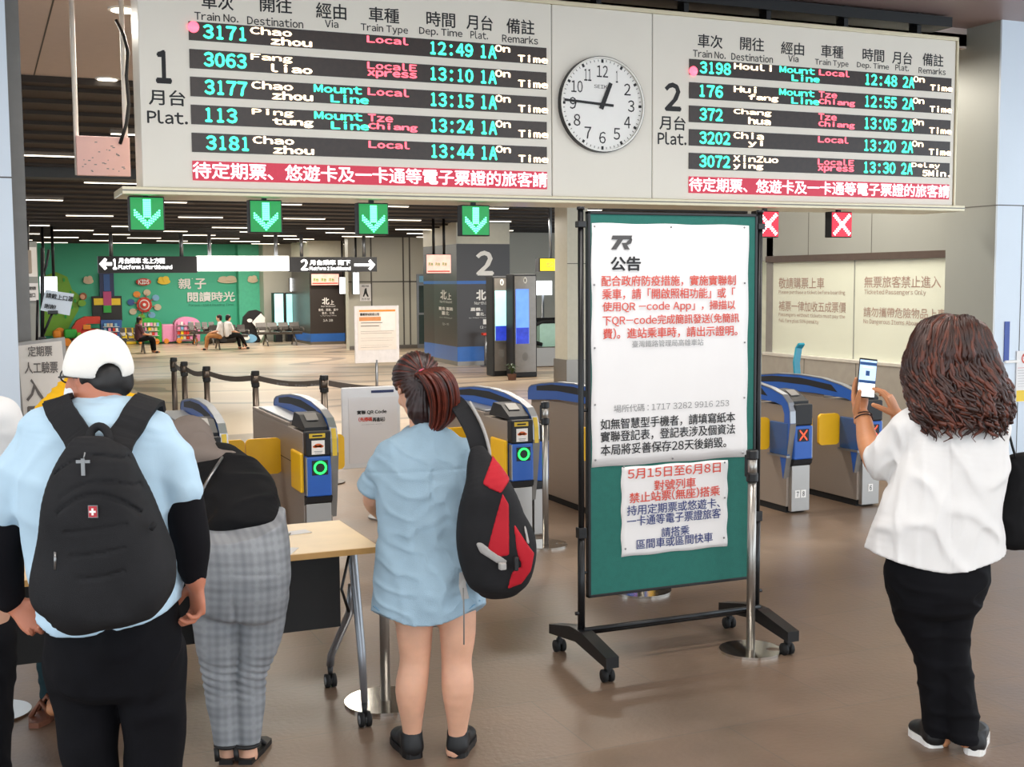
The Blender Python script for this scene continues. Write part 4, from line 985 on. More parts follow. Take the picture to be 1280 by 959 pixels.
# mural decorations (each panel stands proud of the wall)
def deco(name, label, cat, fn, group='mural decorations'):
    q = MB(); fn(q); o = q.build(name); tag(o, label, cat, group); return o
deco('castle_panel', 'dark block castle with yellow and pink squares on the green mural', 'mural panel', lambda q: (pbox(q, 116, 370, 152, 402, YM - 0.12, 0.1, m_blk), pbox(q, 125, 341, 142, 371, YM - 0.14, 0.1, m_nvy), pbox(q, 117.5, 373, 129.5, 381.5, YM - 0.18, 0.06, m_yel), pbox(q, 139, 373, 150.5, 381.5, YM - 0.18, 0.06, m_yel), pbox(q, 129.5, 364.5, 139, 382, YM - 0.2, 0.06, m_mag), pbox(q, 129.5, 382, 139, 391, YM - 0.2, 0.06, m_grn), pbox(q, 130, 343, 137, 364, YM - 0.16, 0.03, m_blu)))
def ferris(q):
    for k in range(8):
        a = k * PI / 4 + 0.2; pdisc(q, 180.5 + 17 * math.cos(a), 381 + 15.5 * math.sin(a), 4.6, 4.0, YM - 0.06, 0.05, (m_bge, m_sky, m_lgrn, m_bge, m_blu, m_org, m_bge, m_sky)[k], 12)
        ppoly(q, [(180.5 + 8 * math.cos(a - 0.08), 381 + 8 * math.sin(a - 0.08)), (180.5 + 15 * math.cos(a), 381 + 14 * math.sin(a)), (180.5 + 8 * math.cos(a + 0.08), 381 + 8 * math.sin(a + 0.08))], YM - 0.1, 0.03, m_red)
    pdisc(q, 180.5, 381, 9.5, 9.5, YM - 0.1, 0.06, m_red, 24); pdisc(q, 180.5, 381, 6.5, 6.5, YM - 0.14, 0.05, m_wht, 24); pdisc(q, 180.5, 381, 5.2, 5.2, YM - 0.18, 0.05, m_red, 24); pdisc(q, 180.5, 381, 2, 2, YM - 0.22, 0.05, m_wht, 12)
deco('ferris_wheel_panel', 'red ferris wheel with round cabins on the green mural', 'mural panel', ferris)
def cloud(q, px, py, w, h, m, Y=YM - 0.08):
    pdisc(q, px, py + h * 0.15, w * 0.5, h * 0.36, Y, 0.05, m); pdisc(q, px - w * 0.2, py - h * 0.1, w * 0.25, h * 0.35, Y - 0.02, 0.05, m); pdisc(q, px + w * 0.15, py - h * 0.15, w * 0.25, h * 0.38, Y - 0.04, 0.05, m)
for lab, px, py, w, h, m in (('grey beige cloud near the left end of the green mural', 110.5, 350, 13, 10, m_bge), ('bright yellow cloud over the ferris wheel on the green mural', 205, 350.5, 16, 10, m_yel), ('wide beige cloud above the white mural lettering', 285, 349.5, 26, 9, m_bge)):
    deco('cloud_panel', lab, 'mural panel', lambda q: cloud(q, px, py, w, h, m))
deco('cloud_panel', 'beige cloud on the light green column beside the mural', 'mural panel', lambda q: cloud(q, 316, 349, 13, 9, m_bge, YM - 0.48))
deco('lozenge_sign', 'red lozenge sign with white letters above the ferris wheel', 'mural panel', lambda q: (pdisc(q, 179.5, 352.5, 9.5, 4.6, YM - 0.1, 0.08, m_red), ptext(q, 'KIDS', 173, 349.5, 186.5, 355.5, YM - 0.18, whiteink, 0.04)))
def tree(q):
    ppoly(q, [(55, 420), (55, 345), (70, 340), (84, 346), (90, 362), (100, 370), (98, 388), (90, 402), (80, 420)], YM - 0.05, 0.04, m_lgrn)
    for px, py in ((80, 350), (88, 366), (76, 372), (90, 384), (70, 392), (82, 396), (94, 376), (66, 356)): pdisc(q, px, py, 1.4, 2.6, YM - 0.08, 0.03, m_grn, 10)
deco('tree_panel', 'light green tree shape at the left end of the mural', 'mural panel', tree)
deco('monkey_panel', 'small brown animal face beside the light green mural tree', 'mural panel', lambda q: (pdisc(q, 104, 370.5, 4.6, 4.6, YM - 0.1, 0.05, colr('brown', '#9a5a34')), pdisc(q, 103.3, 371.2, 3, 3, YM - 0.14, 0.04, colr('skin', '#e0a884')), pdisc(q, 102.5, 379, 5, 4, YM - 0.16, 0.05, m_lgrn)))
def mtext(q):
    ptext(q, '親', 223, 348, 238.5, 361.5, YM - 0.05, whiteink, 0.02); ptext(q, '子', 243.5, 348, 257.5, 361.5, YM - 0.05, whiteink, 0.02); ptext(q, '閱讀時光', 234.5, 364.5, 293.5, 377.5, YM - 0.05, whiteink, 0.02)
    ptext(q, 'Parent-Child Reading Time', 236, 379.3, 292, 383.5, YM - 0.05, mat('dark_teal_ink', '#1d6a55', 0.6, var=0), 0.0)
    q.v = [(v[0], v[1], v[2]) for v in q.v]
    for px0, py0, px1, py1 in ((240, 348, 241, 349),): pbox(q, px0, py0, px1, py1, YM - 0.051, 0.05, whiteink)
deco('mural_lettering', 'white raised lettering on the right half of the green mural', 'lettering', mtext)

# play train, each piece a unit
def unit(name, label, cat, fn, group='play train units'):
    q = MB(); fn(q); mz = min(v[2] for v in q.v); q.v = [(v[0], v[1], v[2] - mz) for v in q.v]; o = q.build(name); tag(o, label, cat, group); return o
YT = 37.6
def engine(q):
    pdisc(q, 75, 411, 7.5, 8, YT, 0.25, m_org); pbox(q, 80, 404.5, 96, 416.5, YT - 0.2, 0.5, m_grn, 0.05); pbox(q, 66, 406, 76, 416, YT - 0.3, 0.3, m_org, 0.06)
    ppoly(q, [(90, 420), (90, 403), (96, 394), (106, 389), (125, 389), (125, 398), (108, 398), (101, 406), (101, 420)], YT, 0.4, m_red); pbox(q, 101, 404, 125, 421, YT + 0.05, 0.4, m_red, 0.04)
    pbox(q, 104, 399, 113, 405, YT - 0.02, 0.1, m_org); pbox(q, 97, 409, 101, 421, YT - 0.45, 0.2, m_lgrn)
    for px in (84, 112): pdisc(q, px, 421, 5, 5, YT - 0.4, 0.12, m_org)
unit('play_train_engine', 'red and green play train engine with an orange funnel by the mural', 'play train', engine)
def shelf(q, x0, x1, y0, y1, m, arch):
    n = 14; xm = (x0 + x1) / 2; pts = [(x0, y1)] + ([(xm - (x1 - x0) / 2 * math.cos(PI * k / n), y0 + 9 - 9 * math.sin(PI * k / n)) for k in range(n + 1)] if arch else [(x0, y0), (x1, y0)]) + [(x1, y1)]
    ppoly(q, pts[::-1], YT - 0.1, 0.4, m)
    rnd = random.Random(int(x0))
    for j, y in enumerate(np.arange(y0 + (6 if arch else 4), y1 - 5, 6)):
        pbox(q, x0 + 3, y + 4.2, x1 - 3, y + 5, YT - 0.24, 0.14, m_wht); x = x0 + 4
        while x < x1 - 6: pbox(q, x, y, x + 3, y + 4, YT - 0.2, 0.06, rnd.choice((m_wht, m_sky, m_pnk, m_yel, m_bge, m_red))); x += rnd.choice((3.6, 4.2, 5.5))
    for px in (x0 + 6, x1 - 6): pdisc(q, px, y1 - 1, 3.4, 3.4, YT - 0.22, 0.1, m_org)
unit('book_shelf', 'dark blue children bookshelf behind the white cap', 'bookshelf', lambda q: shelf(q, 125.8, 152, 391, 420, m_blu, False))
unit('play_block', 'yellow play train block between blue and green bookshelves', 'play block', lambda q: pbox(q, 152.6, 400, 170, 421, YT, 0.4, m_yel, 0.03))
unit('book_shelf', 'green arched children bookshelf behind the seated child', 'bookshelf', lambda q: shelf(q, 170.5, 202, 391, 421.5, m_grn, True))
unit('play_block', 'pink play train block between green and pink bookshelves', 'play block', lambda q: (pbox(q, 202.5, 399, 217.4, 421.5, YT, 0.4, m_pnk, 0.03), pdisc(q, 208, 420, 3.2, 3.2, YT - 0.02, 0.1, m_org)))
unit('book_shelf', 'pink arched children bookshelf at the right end of the play train', 'bookshelf', lambda q: shelf(q, 218, 250, 391, 421.5, m_pnk, True))
unit('whale_tail_seat', 'black whale tail shaped seat below the mural lettering', 'seat', lambda q: (ppoly(q, [(276, 412), (272, 404), (254, 397), (253, 393.5), (268, 394), (279, 399), (290, 394), (299, 393.5), (300, 397), (285, 404), (283, 412)], YT - 0.72, 0.3, m_blk), pbox(q, 256, 403, 297, 414, YT - 0.68, 0.26, m_blk, 0.1)), None)
def orca(q):
    ppoly(q, [(303, 416), (302, 398), (304, 384), (311, 376.5), (320, 375), (327, 378), (331, 388), (330, 404), (324, 416)], YM - 1.7, 0.12, m_blk)
    ppoly(q, [(331, 385), (330.5, 404), (326, 413), (322, 405), (320, 397), (315, 391), (320, 385), (326, 379.5)], YM - 1.83, 0.03, m_wht); pdisc(q, 312, 388.5, 3.2, 2.4, YM - 1.83, 0.03, m_wht, 14)
    pdisc(q, 312, 411, 9, 5.5, YM - 1.84, 0.06, m_sky); pdisc(q, 308, 410, 4, 3, YM - 1.91, 0.03, m_wht, 12)
unit('orca_cutout', 'black and white orca cutout with blue wave beside the mural', 'cutout', orca, None)

# steel waiting benches
b_frame = mat('bench_metal', '#6f6a64', 0.35, 0.6); b_seat = mat('bench_seat', '#4b4642', 0.4, 0.4, var=0.1)
def bench(px, py, Y, label, wpx, flip=1):
    p0 = PY(px - wpx / 2, py, Y); p1 = PY(px + wpx / 2, py, Y); cx_ = (p0[0] + p1[0]) / 2; w = p1[0] - p0[0]; n = 4
    t = thing('waiting_bench', label, 'bench', (cx_, Y, 0), 0, 'steel waiting benches in the lobby'); sw = w / n
    for k in range(n):
        x0 = cx_ - w / 2 + k * sw + 0.02; x1 = x0 + sw - 0.04
        q = MB(); q.box((x0, Y - 0.22, 0.36), (x1, Y + 0.2, 0.39), b_seat, 0.012); q.build('seat', t)
        q = MB(); q.ribbon([((x0 + x1) / 2, Y + flip * 0.2, 0.44), ((x0 + x1) / 2, Y + flip * 0.27, 0.52), ((x0 + x1) / 2, Y + flip * 0.33, 0.64)], X_, x1 - x0, 0.025, b_seat); q.build('backrest', t)
    q = MB(); q.box((cx_ - w / 2, Y - 0.03, 0.31), (cx_ + w / 2, Y + 0.03, 0.355), b_frame)
    for k in range(n + 1):
        x = cx_ - w / 2 + k * sw; q.tube([(x, Y - 0.18, 0.38), (x, Y - 0.18, 0.5), (x, Y + 0.2, 0.5)], 0.018, b_frame, 8)
    q.build('beam', t)
    for x in (cx_ - w * 0.32, cx_ + w * 0.32):
        q = MB(); q.tube([(x, Y - 0.3, 0.02), (x, Y, 0.33)], 0.022, b_frame, 8); q.tube([(x, Y + 0.3, 0.02), (x, Y, 0.33)], 0.022, b_frame, 8); q.tube([(x, Y - 0.32, 0.02), (x, Y - 0.24, 0.02)], 0.02, b_frame, 8); q.build('leg', t)
bench(168, 436, 32.8, 'steel waiting bench with the seated child, left of the others', 34)
bench(254, 429, 36.3, 'steel waiting bench empty in front of the pink bookshelf', 34)
bench(287, 434, 33.6, 'steel waiting bench where two people in white sit', 46)
bench(350, 431, 34.8, 'steel waiting bench empty beside the dark pillar with blue base', 56)

# hanging direction sign
YH = 30.0
hs = root('direction_sign', 'long hanging direction sign, dark with a lit white middle, in front of the mural', 'direction sign', 297, 340, YH)
scrw = mat('lit_white_panel', '#ffffff', 0.5, emit=1.3, emit_color='#fffdf5', var=0); signblk = mat('sign_charcoal', '#2b2b2e', 0.4, var=0.05); litw = mat('lit_white_lettering', '#ffffff', 0.5, emit=1.6, var=0)
q = MB(); pbox(q, 123, 320.5, 246, 341.5, YH, 0.18, signblk)
ppoly(q, [(124, 330), (131, 322.5), (134, 324.5), (131.5, 328), (140, 328), (140, 332), (131.5, 332), (134, 335.5), (131, 337.5)], YH - 0.005, 0.01, litw); ptext(q, '1', 141, 323.5, 146, 337, YH, litw, 0.05)
ptext(q, '月台乘車 北上方面', 148, 322.5, 206, 329.5, YH, litw, 0.03); ptext(q, 'Platform 1 Northbound', 148, 331, 215, 336.5, YH, litw, 0.03)
q.build('dark_panel', hs); q = MB(); pbox(q, 362, 321.5, 471, 340, YH, 0.18, signblk)
ptext(q, '2', 376, 324, 385, 338, YH, litw, 0.04); ptext(q, '月台乘車 南下', 387, 325, 438, 331.5, YH, litw, 0.03); ptext(q, 'Platform 2 Southbound', 387, 333, 438, 338, YH, litw, 0.03)
ppoly(q, [(469, 331), (463, 324.5), (460.5, 326.5), (463, 329.5), (443, 329.5), (443, 332.8), (463, 332.8), (460.5, 336), (463, 338)], YH - 0.005, 0.01, litw); q.build('dark_panel', hs)
q = MB(); pbox(q, 247, 320, 361, 339, YH - 0.01, 0.2, scrw); ptext(q, '↑  ↓', 307, 326, 316, 332, YH - 0.01, greyink); q.build('lit_panel', hs)
q = MB()
for px in (139, 227, 262, 345, 377, 455):
    p = PY(px, 320, YH + 0.09); q.tube([(p[0], YH + 0.09, p[2] - 0.02), (p[0], YH + 0.09, 2.99)], 0.045, alu, 10)
q.build('pole', hs)

# information pillars wrapped in black and blue
wrap = mat('pillar_wrap_black', '#3a3432', 0.35, var=0.05, scale=1); wrapb = mat('pillar_wrap_blue', '#2f68b8', 0.35, var=0.03); cream = mat('pillar_cream', '#c9c6b6', 0.5, var=0.03)
def facepbox(mb, x0, x1, ya, yb, Y, m, d): pbox(mb, x0, ya, x1, yb, Y, d, m)
YA = 34.7
c = MB(); a = PY(388.5, 431, YA); b_ = PY(431.5, 431, YA); zb2, zt2 = float(PY(410, 429, YA)[2]), float(PY(410, 416.9, YA)[2])
c.box((a[0], YA, 0), (b_[0], YA + 2.2, 0.08), steelh); c.box((a[0], YA, 0.08), (b_[0], YA + 2.2, zt2), wrapb); c.box((a[0], YA, zt2), (b_[0], YA + 2.2, 2.1), wrap); c.box((a[0], YA, 2.1), (b_[0], YA + 2.2, 3.0), cream)
d_ = 1.5; aa = PY(376, 431, YA + d_)
for z0, z1, m in ((0, 0.08, steelh), (0.08, zt2, wrapb), (zt2, 2.1, wrap), (2.1, 3.0, cream)):
    c.add([(a[0] - 0.001, YA, z0), (aa[0], YA + d_, z0), (aa[0], YA + 2.2, z0), (a[0] - 0.001, YA + 2.2, z0), (a[0] - 0.001, YA, z1), (aa[0], YA + d_, z1), (aa[0], YA + 2.2, z1), (a[0] - 0.001, YA + 2.2, z1)], [[0, 4, 5, 1], [1, 5, 6, 2], [4, 7, 6, 5], [0, 1, 2, 3], [3, 2, 6, 7], [0, 3, 7, 4]], m)
ptext(c, '北', 402.5, 372, 411.5, 381, YA, whiteink, 0.03); ptext(c, '上', 412.5, 375, 417.5, 381, YA, whiteink, 0.02); ptext(c, 'North Bound', 401.5, 381.8, 419, 384, YA, whiteink)
ptext(c, '臺南．嘉義．臺中', 398, 385.6, 422.5, 389, YA, whiteink); ptext(c, '臺北．七堵', 402.5, 389.6, 417.5, 393, YA, whiteink); ptext(c, 'to Tainan Chiayi Taichung', 400.5, 394, 420.5, 395.6, YA, whiteink); ptext(c, '1A 1B', 404, 399, 416, 402, YA, whiteink)
struct(c, 'pillar_north')
YBP = 24.4
c = MB(); a = PY(572, 457, YBP); b_ = PY(638, 457, YBP); al = PY(543.5, 455, YBP + 1.7)
def zof(y, px=600): return float(PY(px, y, YBP)[2])
for z0, z1, m in ((0, 0.09, steelh), (0.09, zof(433), wrapb), (zof(433), zof(355), wrap), (zof(355), zof(351), wrapb), (zof(351), zof(305), wrap), (zof(305), 3.05, cream)):
    pts = [(a[0], YBP), (b_[0], YBP), (b_[0], YBP + 2.4), (al[0], YBP + 2.4), (al[0], YBP + 1.7)]
    c.prism(pts, (0, 0, z0), X_, Y_, z1 - z0, m)
ptext(c, '2', 595, 313.5, 617, 344.5, YBP, whiteink, 0.035); ptext(c, '北', 595, 362, 607.5, 375.5, YBP, whiteink, 0.04); ptext(c, '上', 609, 366, 617, 375.5, YBP, whiteink, 0.03); ptext(c, 'North Bound', 593, 376.5, 619, 381, YBP, whiteink)
ptext(c, '嘉義．臺中．', 588, 384, 622, 389, YBP, whiteink, 0.02); ptext(c, '臺北．七堵', 595, 390, 620, 395, YBP, whiteink, 0.02); ptext(c, 'to Chiayi Taichung Taipei', 586, 396, 622, 398.5, YBP, whiteink)
pbox(c, 604, 399, 611, 405.5, YBP - 0.004, 0.003, whiteink); ptext(c, '(2-7)', 600, 407, 613, 411, YBP, whiteink)
Ul = np.array([a[0] - al[0], YBP - (YBP + 1.7), 0]); Ll = np.linalg.norm(Ul); Ul /= Ll
for s_, u0, u1, y0, y1, bd_ in (('北', 0.3, 0.58, 364, 376.5, 0.03), ('上', 0.6, 0.78, 368, 376.5, 0.03), ('North Bound', 0.28, 0.8, 377.5, 381, 0), ('臺南 嘉義', 0.22, 0.84, 386, 390.5, 0.02), ('臺北', 0.35, 0.68, 391.5, 396.5, 0.02), ('to Chiayi', 0.25, 0.8, 399, 401, 0), ('(2-7)', 0.38, 0.66, 406.5, 410, 0)):
    c.text(s_, (al[0], YBP + 1.7, 0), Ul, Z_, u0 * Ll, zof(y1, 558) + 0.02, (u1 - u0) * Ll, zof(y0, 558) - zof(y1, 558), whiteink, bd_, 0.006)
struct(c, 'pillar_platform')

# pale wall with panel joints right of the first pillar
YW = 31.5
c = MB(); a = PY(437, 440, YW); b_ = PY(546, 440, YW + 0.0); c.box((a[0], YW, 0), (b_[0], YW + 0.3, 3.0), lobwall);
for px in (464, 504, 512): p = PY(px, 400, YW); c.box((p[0], YW - 0.006, 0), (p[0] + 0.04, YW, 3.0), joint)
zz = float(PY(480, 353, YW)[2]); c.box((a[0], YW - 0.006, zz), (b_[0], YW, zz + 0.03), joint); c.box((a[0], YW - 0.03, 0), (b_[0], YW, 0.1), steelh); struct(c, 'wall_lobby')
q = MB(); pbox(q, 450, 355, 463.5, 376.5, YW - 0.02, 0.018, paper); ppoly(q, [(455, 366), (456, 361), (458, 360), (459, 366), (461, 371), (459, 371), (457, 367), (455, 371), (453.5, 371)], YW - 0.021, 0.004, ink); ptext(q, '電梯', 452, 356.5, 461, 359, YW - 0.02, ink); ptext(q, '洗手間', 451.5, 372.5, 462, 375.5, YW - 0.02, ink)
tag(q.build('wall_sign'), 'small white pictogram sign on the pale wall above the poster stand', 'sign')
c = MB(); pbox(c, 522, 343, 536, 436, YW - 0.04, 0.04, alu); pbox(c, 524, 357, 533.5, 391, YW - 0.05, 0.012, mat('door_glass', '#3d4a49', 0.1, var=0.05)); pbox(c, 524, 393.5, 533.5, 430, YW - 0.05, 0.012, MATS['door_glass']); pbox(c, 524, 345, 533.5, 353, YW - 0.05, 0.012, m_sky); struct(c, 'door_1')

# wall-mounted and free-standing screens
scr_c = mat('screen_cyan', '#a8e4e0', 0.4, emit=0.8, emit_color='#9fe0dc', var=0.2, scale=3); scr_b = mat('screen_blue', '#5c86e8', 0.4, emit=0.8, emit_color='#5a86f0', var=0.35, scale=4)
scr_p = mat('screen_pink', '#f0a090', 0.4, emit=0.7, emit_color='#f2b0a0', var=0.35, scale=5); scr_w = mat('screen_white', '#ffffff', 0.4, emit=1.2, emit_color='#f4fbff', var=0)
def screen(name, label, x0, y0, x1, y1, Y, m, th=0.1, bez=1.0, rods=None, floor_=False):
    t = root(name, label, 'screen', (x0 + x1) / 2, y1, Y)
    q = MB(); pbox(q, x0, y0, x1, y1, Y, th, black, 0.01)
    if floor_: p = PY((x0 + x1) / 2, y1, Y); w = PY(x1, y1, Y)[0] - PY(x0, y1, Y)[0]; q.box((p[0] - w * 0.35, Y + 0.02, 0), (p[0] + w * 0.35, Y + th, p[2]), black)
    q.build('housing', t)
    q = MB(); pbox(q, x0 + bez, y0 + bez, x1 - bez, y1 - bez, Y - 0.012, 0.012, m); 
    if m is scr_p:
        pbox(q, x0 + bez + 1, y1 - bez - 3, x1 - bez - 1, y1 - bez - 1.4, Y - 0.016, 0.004, m_red)
        for k in range(3): ptext(q, '月台', x0 + bez + 1.5 + k * (x1 - x0) * 0.28, (y0 + y1) / 2 - 2, x0 + bez + 1.5 + k * (x1 - x0) * 0.28 + (x1 - x0) * 0.2, (y0 + y1) / 2 + 2.5, Y - 0.012, m_grn, 0.04)
    q.build('display', t)
    if rods:
        q = MB()
        for px in rods: p = PY(px, y0, Y + th / 2); q.tube([(p[0], Y + th / 2, p[2]), (p[0], Y + th / 2, min(zc(Y), zc(Y + 0.1)) - 0.005)], 0.03, black, 8)
        q.build('rod', t)
screen('information_screen', 'tall lit screen in a dark stand, left of a matching pair beyond the benches', 342.5, 366, 355, 408, 36.6, scr_c, 0.3, 1.2, None, True)
screen('information_screen', 'tall lit screen in a dark stand, right of a matching pair beyond the benches', 357, 366, 371, 408, 36.9, scr_c, 0.3, 1.6, None, True)
screen('information_screen', 'plain white screen high above the pair of tall stands', 362.5, 347.5, 375, 364.5, 36.9, scr_w, 0.15, 0.3)
screen('information_screen', 'pink and green screen on the front of the dark pillar', 389, 342, 424, 357, YA - 0.14, scr_p, 0.12, 0.6)
screen('information_screen', 'plain white screen just right of the dark pillar', 424.5, 346.5, 440, 367.5, YA - 0.4, scr_w, 0.12, 0.3, (428, 436))
screen('information_screen', 'narrow plain white screen against the pale wall edge', 441.5, 340.5, 449, 368, YW - 0.3, scr_w, 0.12, 0.3, (445,))
screen('information_screen', 'pink and green screen hung beside the pillar with a white 2', 533, 318, 564, 342, YBP - 0.6, scr_p, 0.15, 0.6, (542, 555))
screen('information_screen', 'blank bluish white screen behind the tilted mask notice', 50, 345.5, 71.5, 367, 27.0, scr_w, 0.12, 0.3, (55, 67))
def kiosk(x0, y0, x1, y1, sx0, sy0, sx1, sy1, Y, m, label, th):
    p = PY((x0 + x1) / 2, y1, Y); t = thing('information_kiosk', label, 'kiosk', (p[0], Y, 0), 0, 'pair of information kiosks')
    a = PY(x0, y1, Y); b_ = PY(x1, y0, Y); q = MB(); q.box((a[0], Y, 0), (b_[0], Y + th, b_[2]), gdark, 0.02); q.box((a[0] + 0.03, Y - 0.015, 0.1), (b_[0] - 0.03, Y + 0.01, b_[2] - 0.04), mat('kiosk_grey', '#8c8680', 0.35, 0.4)); q.build('cabinet', t)
    q = MB(); pbox(q, sx0, sy0, sx1, sy1, Y - 0.03, 0.02, m); pbox(q, sx0, sy0 + (sy1 - sy0) * 0.7, sx1, sy1, Y - 0.033, 0.003, mat('screen_navy', '#2a3aa0', 0.4, emit=0.5, emit_color='#2c40c0', var=0.5, scale=8)); q.build('display', t)
    q = MB(); pdisc(q, (x0 + x1) / 2, sy1 + 16, 3.6, 5.5, Y - 0.016, 0.008, greydark); q.build('speaker_grille', t)
    q = MB(); pdisc(q, (x0 + x1) / 2, y0 + 8, 2.2, 4, Y - 0.016, 0.006, whiteink); pdisc(q, (x0 + x1) / 2, y0 + 8, 1.0, 2.2, Y - 0.023, 0.004, greydark); q.build('emblem', t)
kiosk(616.6, 345, 638, 468, 619.5, 363.5, 635, 426, 21.4, scr_c, 'tall information kiosk with pale cyan screen, left of the pair by the pillar', 0.35)
kiosk(642, 342.5, 671, 472, 645.5, 361.5, 661, 430, 20.9, scr_b, 'tall information kiosk with blue screen, right of the pair by the pillar', 0.35)
t = root('potted_plant', 'small potted plant at the foot of the information kiosks', 'plant', 639, 469, 20.5)
p = G(640, 475); p[2] = 0; yp_ = float(p[1]); q = MB(); q.lathe([(0.05, 0), (0.07, 0.0), (0.085, 0.11), (0.075, 0.11)], (p[0], yp_, 0), mat('clay_pot', '#6a4634', 0.7)); q.build('pot', t)
q = MB()
for k in range(26):
    a = k * 2.4; r = 0.03 + 0.1 * (k % 5) / 5; tip = np.array([p[0] + (r + 0.05) * math.cos(a), yp_ + (r + 0.05) * math.sin(a), 0.16 + 0.12 * ((k * 7) % 10) / 10]); q.ribbon([(p[0], yp_, 0.1), ((p[0] + tip[0]) / 2, (yp_ + tip[1]) / 2, tip[2] + 0.03), tip], np.array([-math.sin(a), math.cos(a), 0]), [0.01, 0.035, 0.006], 0.002, colr('foliage', '#3b4a2c'))
q.build('foliage', t)
t = root('barrier_post', 'slim steel post with a red top in front of the pillar with a white 2', 'post', 610, 458, 24.0)
p = PY(608, 458, 24.0); q = MB(); q.lathe([(0.13, 0), (0.13, 0.015), (0.02, 0.02)], (p[0], 24.0, 0), steelh); q.tube([(p[0], 24, 0.015), (p[0], 24, float(PY(608, 419, 24)[2]))], 0.045, alu, 12); q.build('pole', t)
q = MB(); pbox(q, 604, 416, 616.5, 419.5, 23.95, 0.12, m_red, 0.01); q.build('top_plate', t)

# right hand end of the lobby: escalator, yellow sign, white column
YC = 19.2
c = MB(); a = PY(709.5, 480, YC); b_ = PY(735, 480, YC); c.box((a[0], YC, 0.42), (b_[0], YC + 0.5, 3.4), cream); c.box((a[0] - 0.03, YC - 0.03, 0), (b_[0], YC + 0.5, 0.42), steelh)
zj = float(PY(710, 330, YC)[2]); c.box((a[0] - 0.002, YC - 0.003, zj), (b_[0], YC, zj + 0.012), joint); struct(c, 'pillar_column')
c = MB(); a = PY(632, 440, 27.5); c.box((a[0], 27.5, 0), (a[0] + 12, 27.8, 3.0), lobwall)
vs = []
for k in range(9): th = PI / 2 * k / 8; vs.append((a[0] + 1.1 + 1.0 * math.sin(th), 26.6 + 0.9 * math.cos(th)))
pts = [(a[0], 27.5)] + vs + [(a[0] + 2.1, 27.5)]; c.prism(pts[::-1], (0, 0, 0), X_, Y_, -3.0, lobwall); struct(c, 'wall_escalator')
q = MB(); pbox(q, 671, 351, 690, 369, 26.3, 0.1, scr_w); p = PY(680, 369, 26.3); q.tube([(p[0], 26.36, 0), (p[0], 26.36, p[2])], 0.03, alu, 8); tag(q.build('light_box'), 'bright white light box under the yellow hanging sign', 'light box')
t = root('yellow_sign', 'yellow lit hanging sign left of the white column', 'sign', 692, 339, 20.5)
q = MB(); pbox(q, 673.5, 322.5, 711, 339.5, 20.5, 0.15, signblk); q.build('housing', t); q = MB(); pbox(q, 675.5, 323.5, 711, 338.5, 20.49, 0.02, mat('lit_yellow', '#f2e02a', 0.5, emit=0.6, emit_color='#f6e21c', var=0)); ptext(q, '出口 Exit', 683, 327, 703, 334, 20.49, greyink); q.build('face', t)
q = MB(); p = PY(688, 322, 20.6); q.tube([(p[0], 20.6, p[2] - 0.02), (p[0], 20.6, zc(20.6) + 0.04)], 0.03, alu, 8); q.build('rod', t)
t = root('escalator', 'glass sided escalator entrance beside the white column', 'escalator', 695, 458, 23.2)
clear = mat('green_glass', '#b4dcc8', 0.08, var=0.05, alpha=0.55)
a = PY(670, 462, 23.2); b_ = PY(709, 462, 23.2)
q = MB(); q.box((a[0], 23.2, 0.0), (b_[0] + 1.5, 23.5, 0.42), steelh, 0.02); q.box((a[0] - 0.1, 24.3, 0.0), (b_[0] + 1.5, 24.6, 0.42), steelh, 0.02); q.build('side_panel', t)
for y in (23.33, 24.43):
    q = MB(); q.box((a[0] + 0.15, y, 0.42), (b_[0] + 1.5, y + 0.03, 0.9), clear); q.build('glass_panel', t)
    q = MB(); q.tube([(b_[0] + 1.5, y + 0.015, 0.94), (a[0] + 0.2, y + 0.015, 0.94), (a[0] + 0.02, y + 0.015, 0.86), (a[0] - 0.04, y + 0.015, 0.7), (a[0] + 0.02, y + 0.015, 0.52), (a[0] + 0.2, y + 0.015, 0.46)], 0.045, rubber, 10); q.build('handrail', t)

# poster stand and clear sign before the gates
t = root('poster_stand', 'white framed poster stand with orange heading in the lobby', 'poster stand', 471, 480, 18.0)
Yp = 18.0; p = PY(471, 454, Yp)
q = MB(); pbox(q, 444, 382, 498.5, 454.5, Yp, 0.03, mat('white_frame', '#e9e4e4', 0.4), 0.008); q.build('frame', t)
q = MB(); pbox(q, 448, 385.5, 495, 438, Yp - 0.005, 0.005, mat('poster_cream', '#efe3d8', 0.4, var=0.02)); pbox(q, 449, 387, 494, 390, Yp - 0.007, 0.002, m_org); pbox(q, 449, 396, 476, 401.5, Yp - 0.007, 0.002, mat('poster_orange', '#e0955c', 0.5))
pbox(q, 476, 390, 494, 413, Yp - 0.0065, 0.0015, m_wht); ptext(q, '臺鐵車站防疫公告', 450, 391, 474, 395, Yp - 0.005, ink, 0.02)
for k, (w, y) in enumerate(((478, 403), (474, 407), (492, 413.5), (490, 416), (493, 422), (491, 425), (490, 431), (486, 433.5))): pbox(q, 451, y, w, y + 1.2, Yp - 0.007, 0.002, ink)
q.build('poster', t)
q = MB(); q.tube([(p[0], Yp + 0.015, 0.012), (p[0], Yp + 0.015, p[2] + 0.05)], 0.022, alu, 10); q.lathe([(0.2, 0), (0.2, 0.012), (0.03, 0.02)], (p[0], Yp + 0.015, 0), alu); q.build('pole', t)
Yq = 8.9
t = root('sign_stand', 'clear framed sign about scanning a code, standing left of the denim dress', 'sign stand', 472, 640, Yq)
q = MB(); pbox(q, 428.5, 482, 500, 587, Yq, 0.02, mat('clear_acrylic', '#f4f5f6', 0.15, var=0.02, alpha=0.9), 0.008); q.build('frame', t)
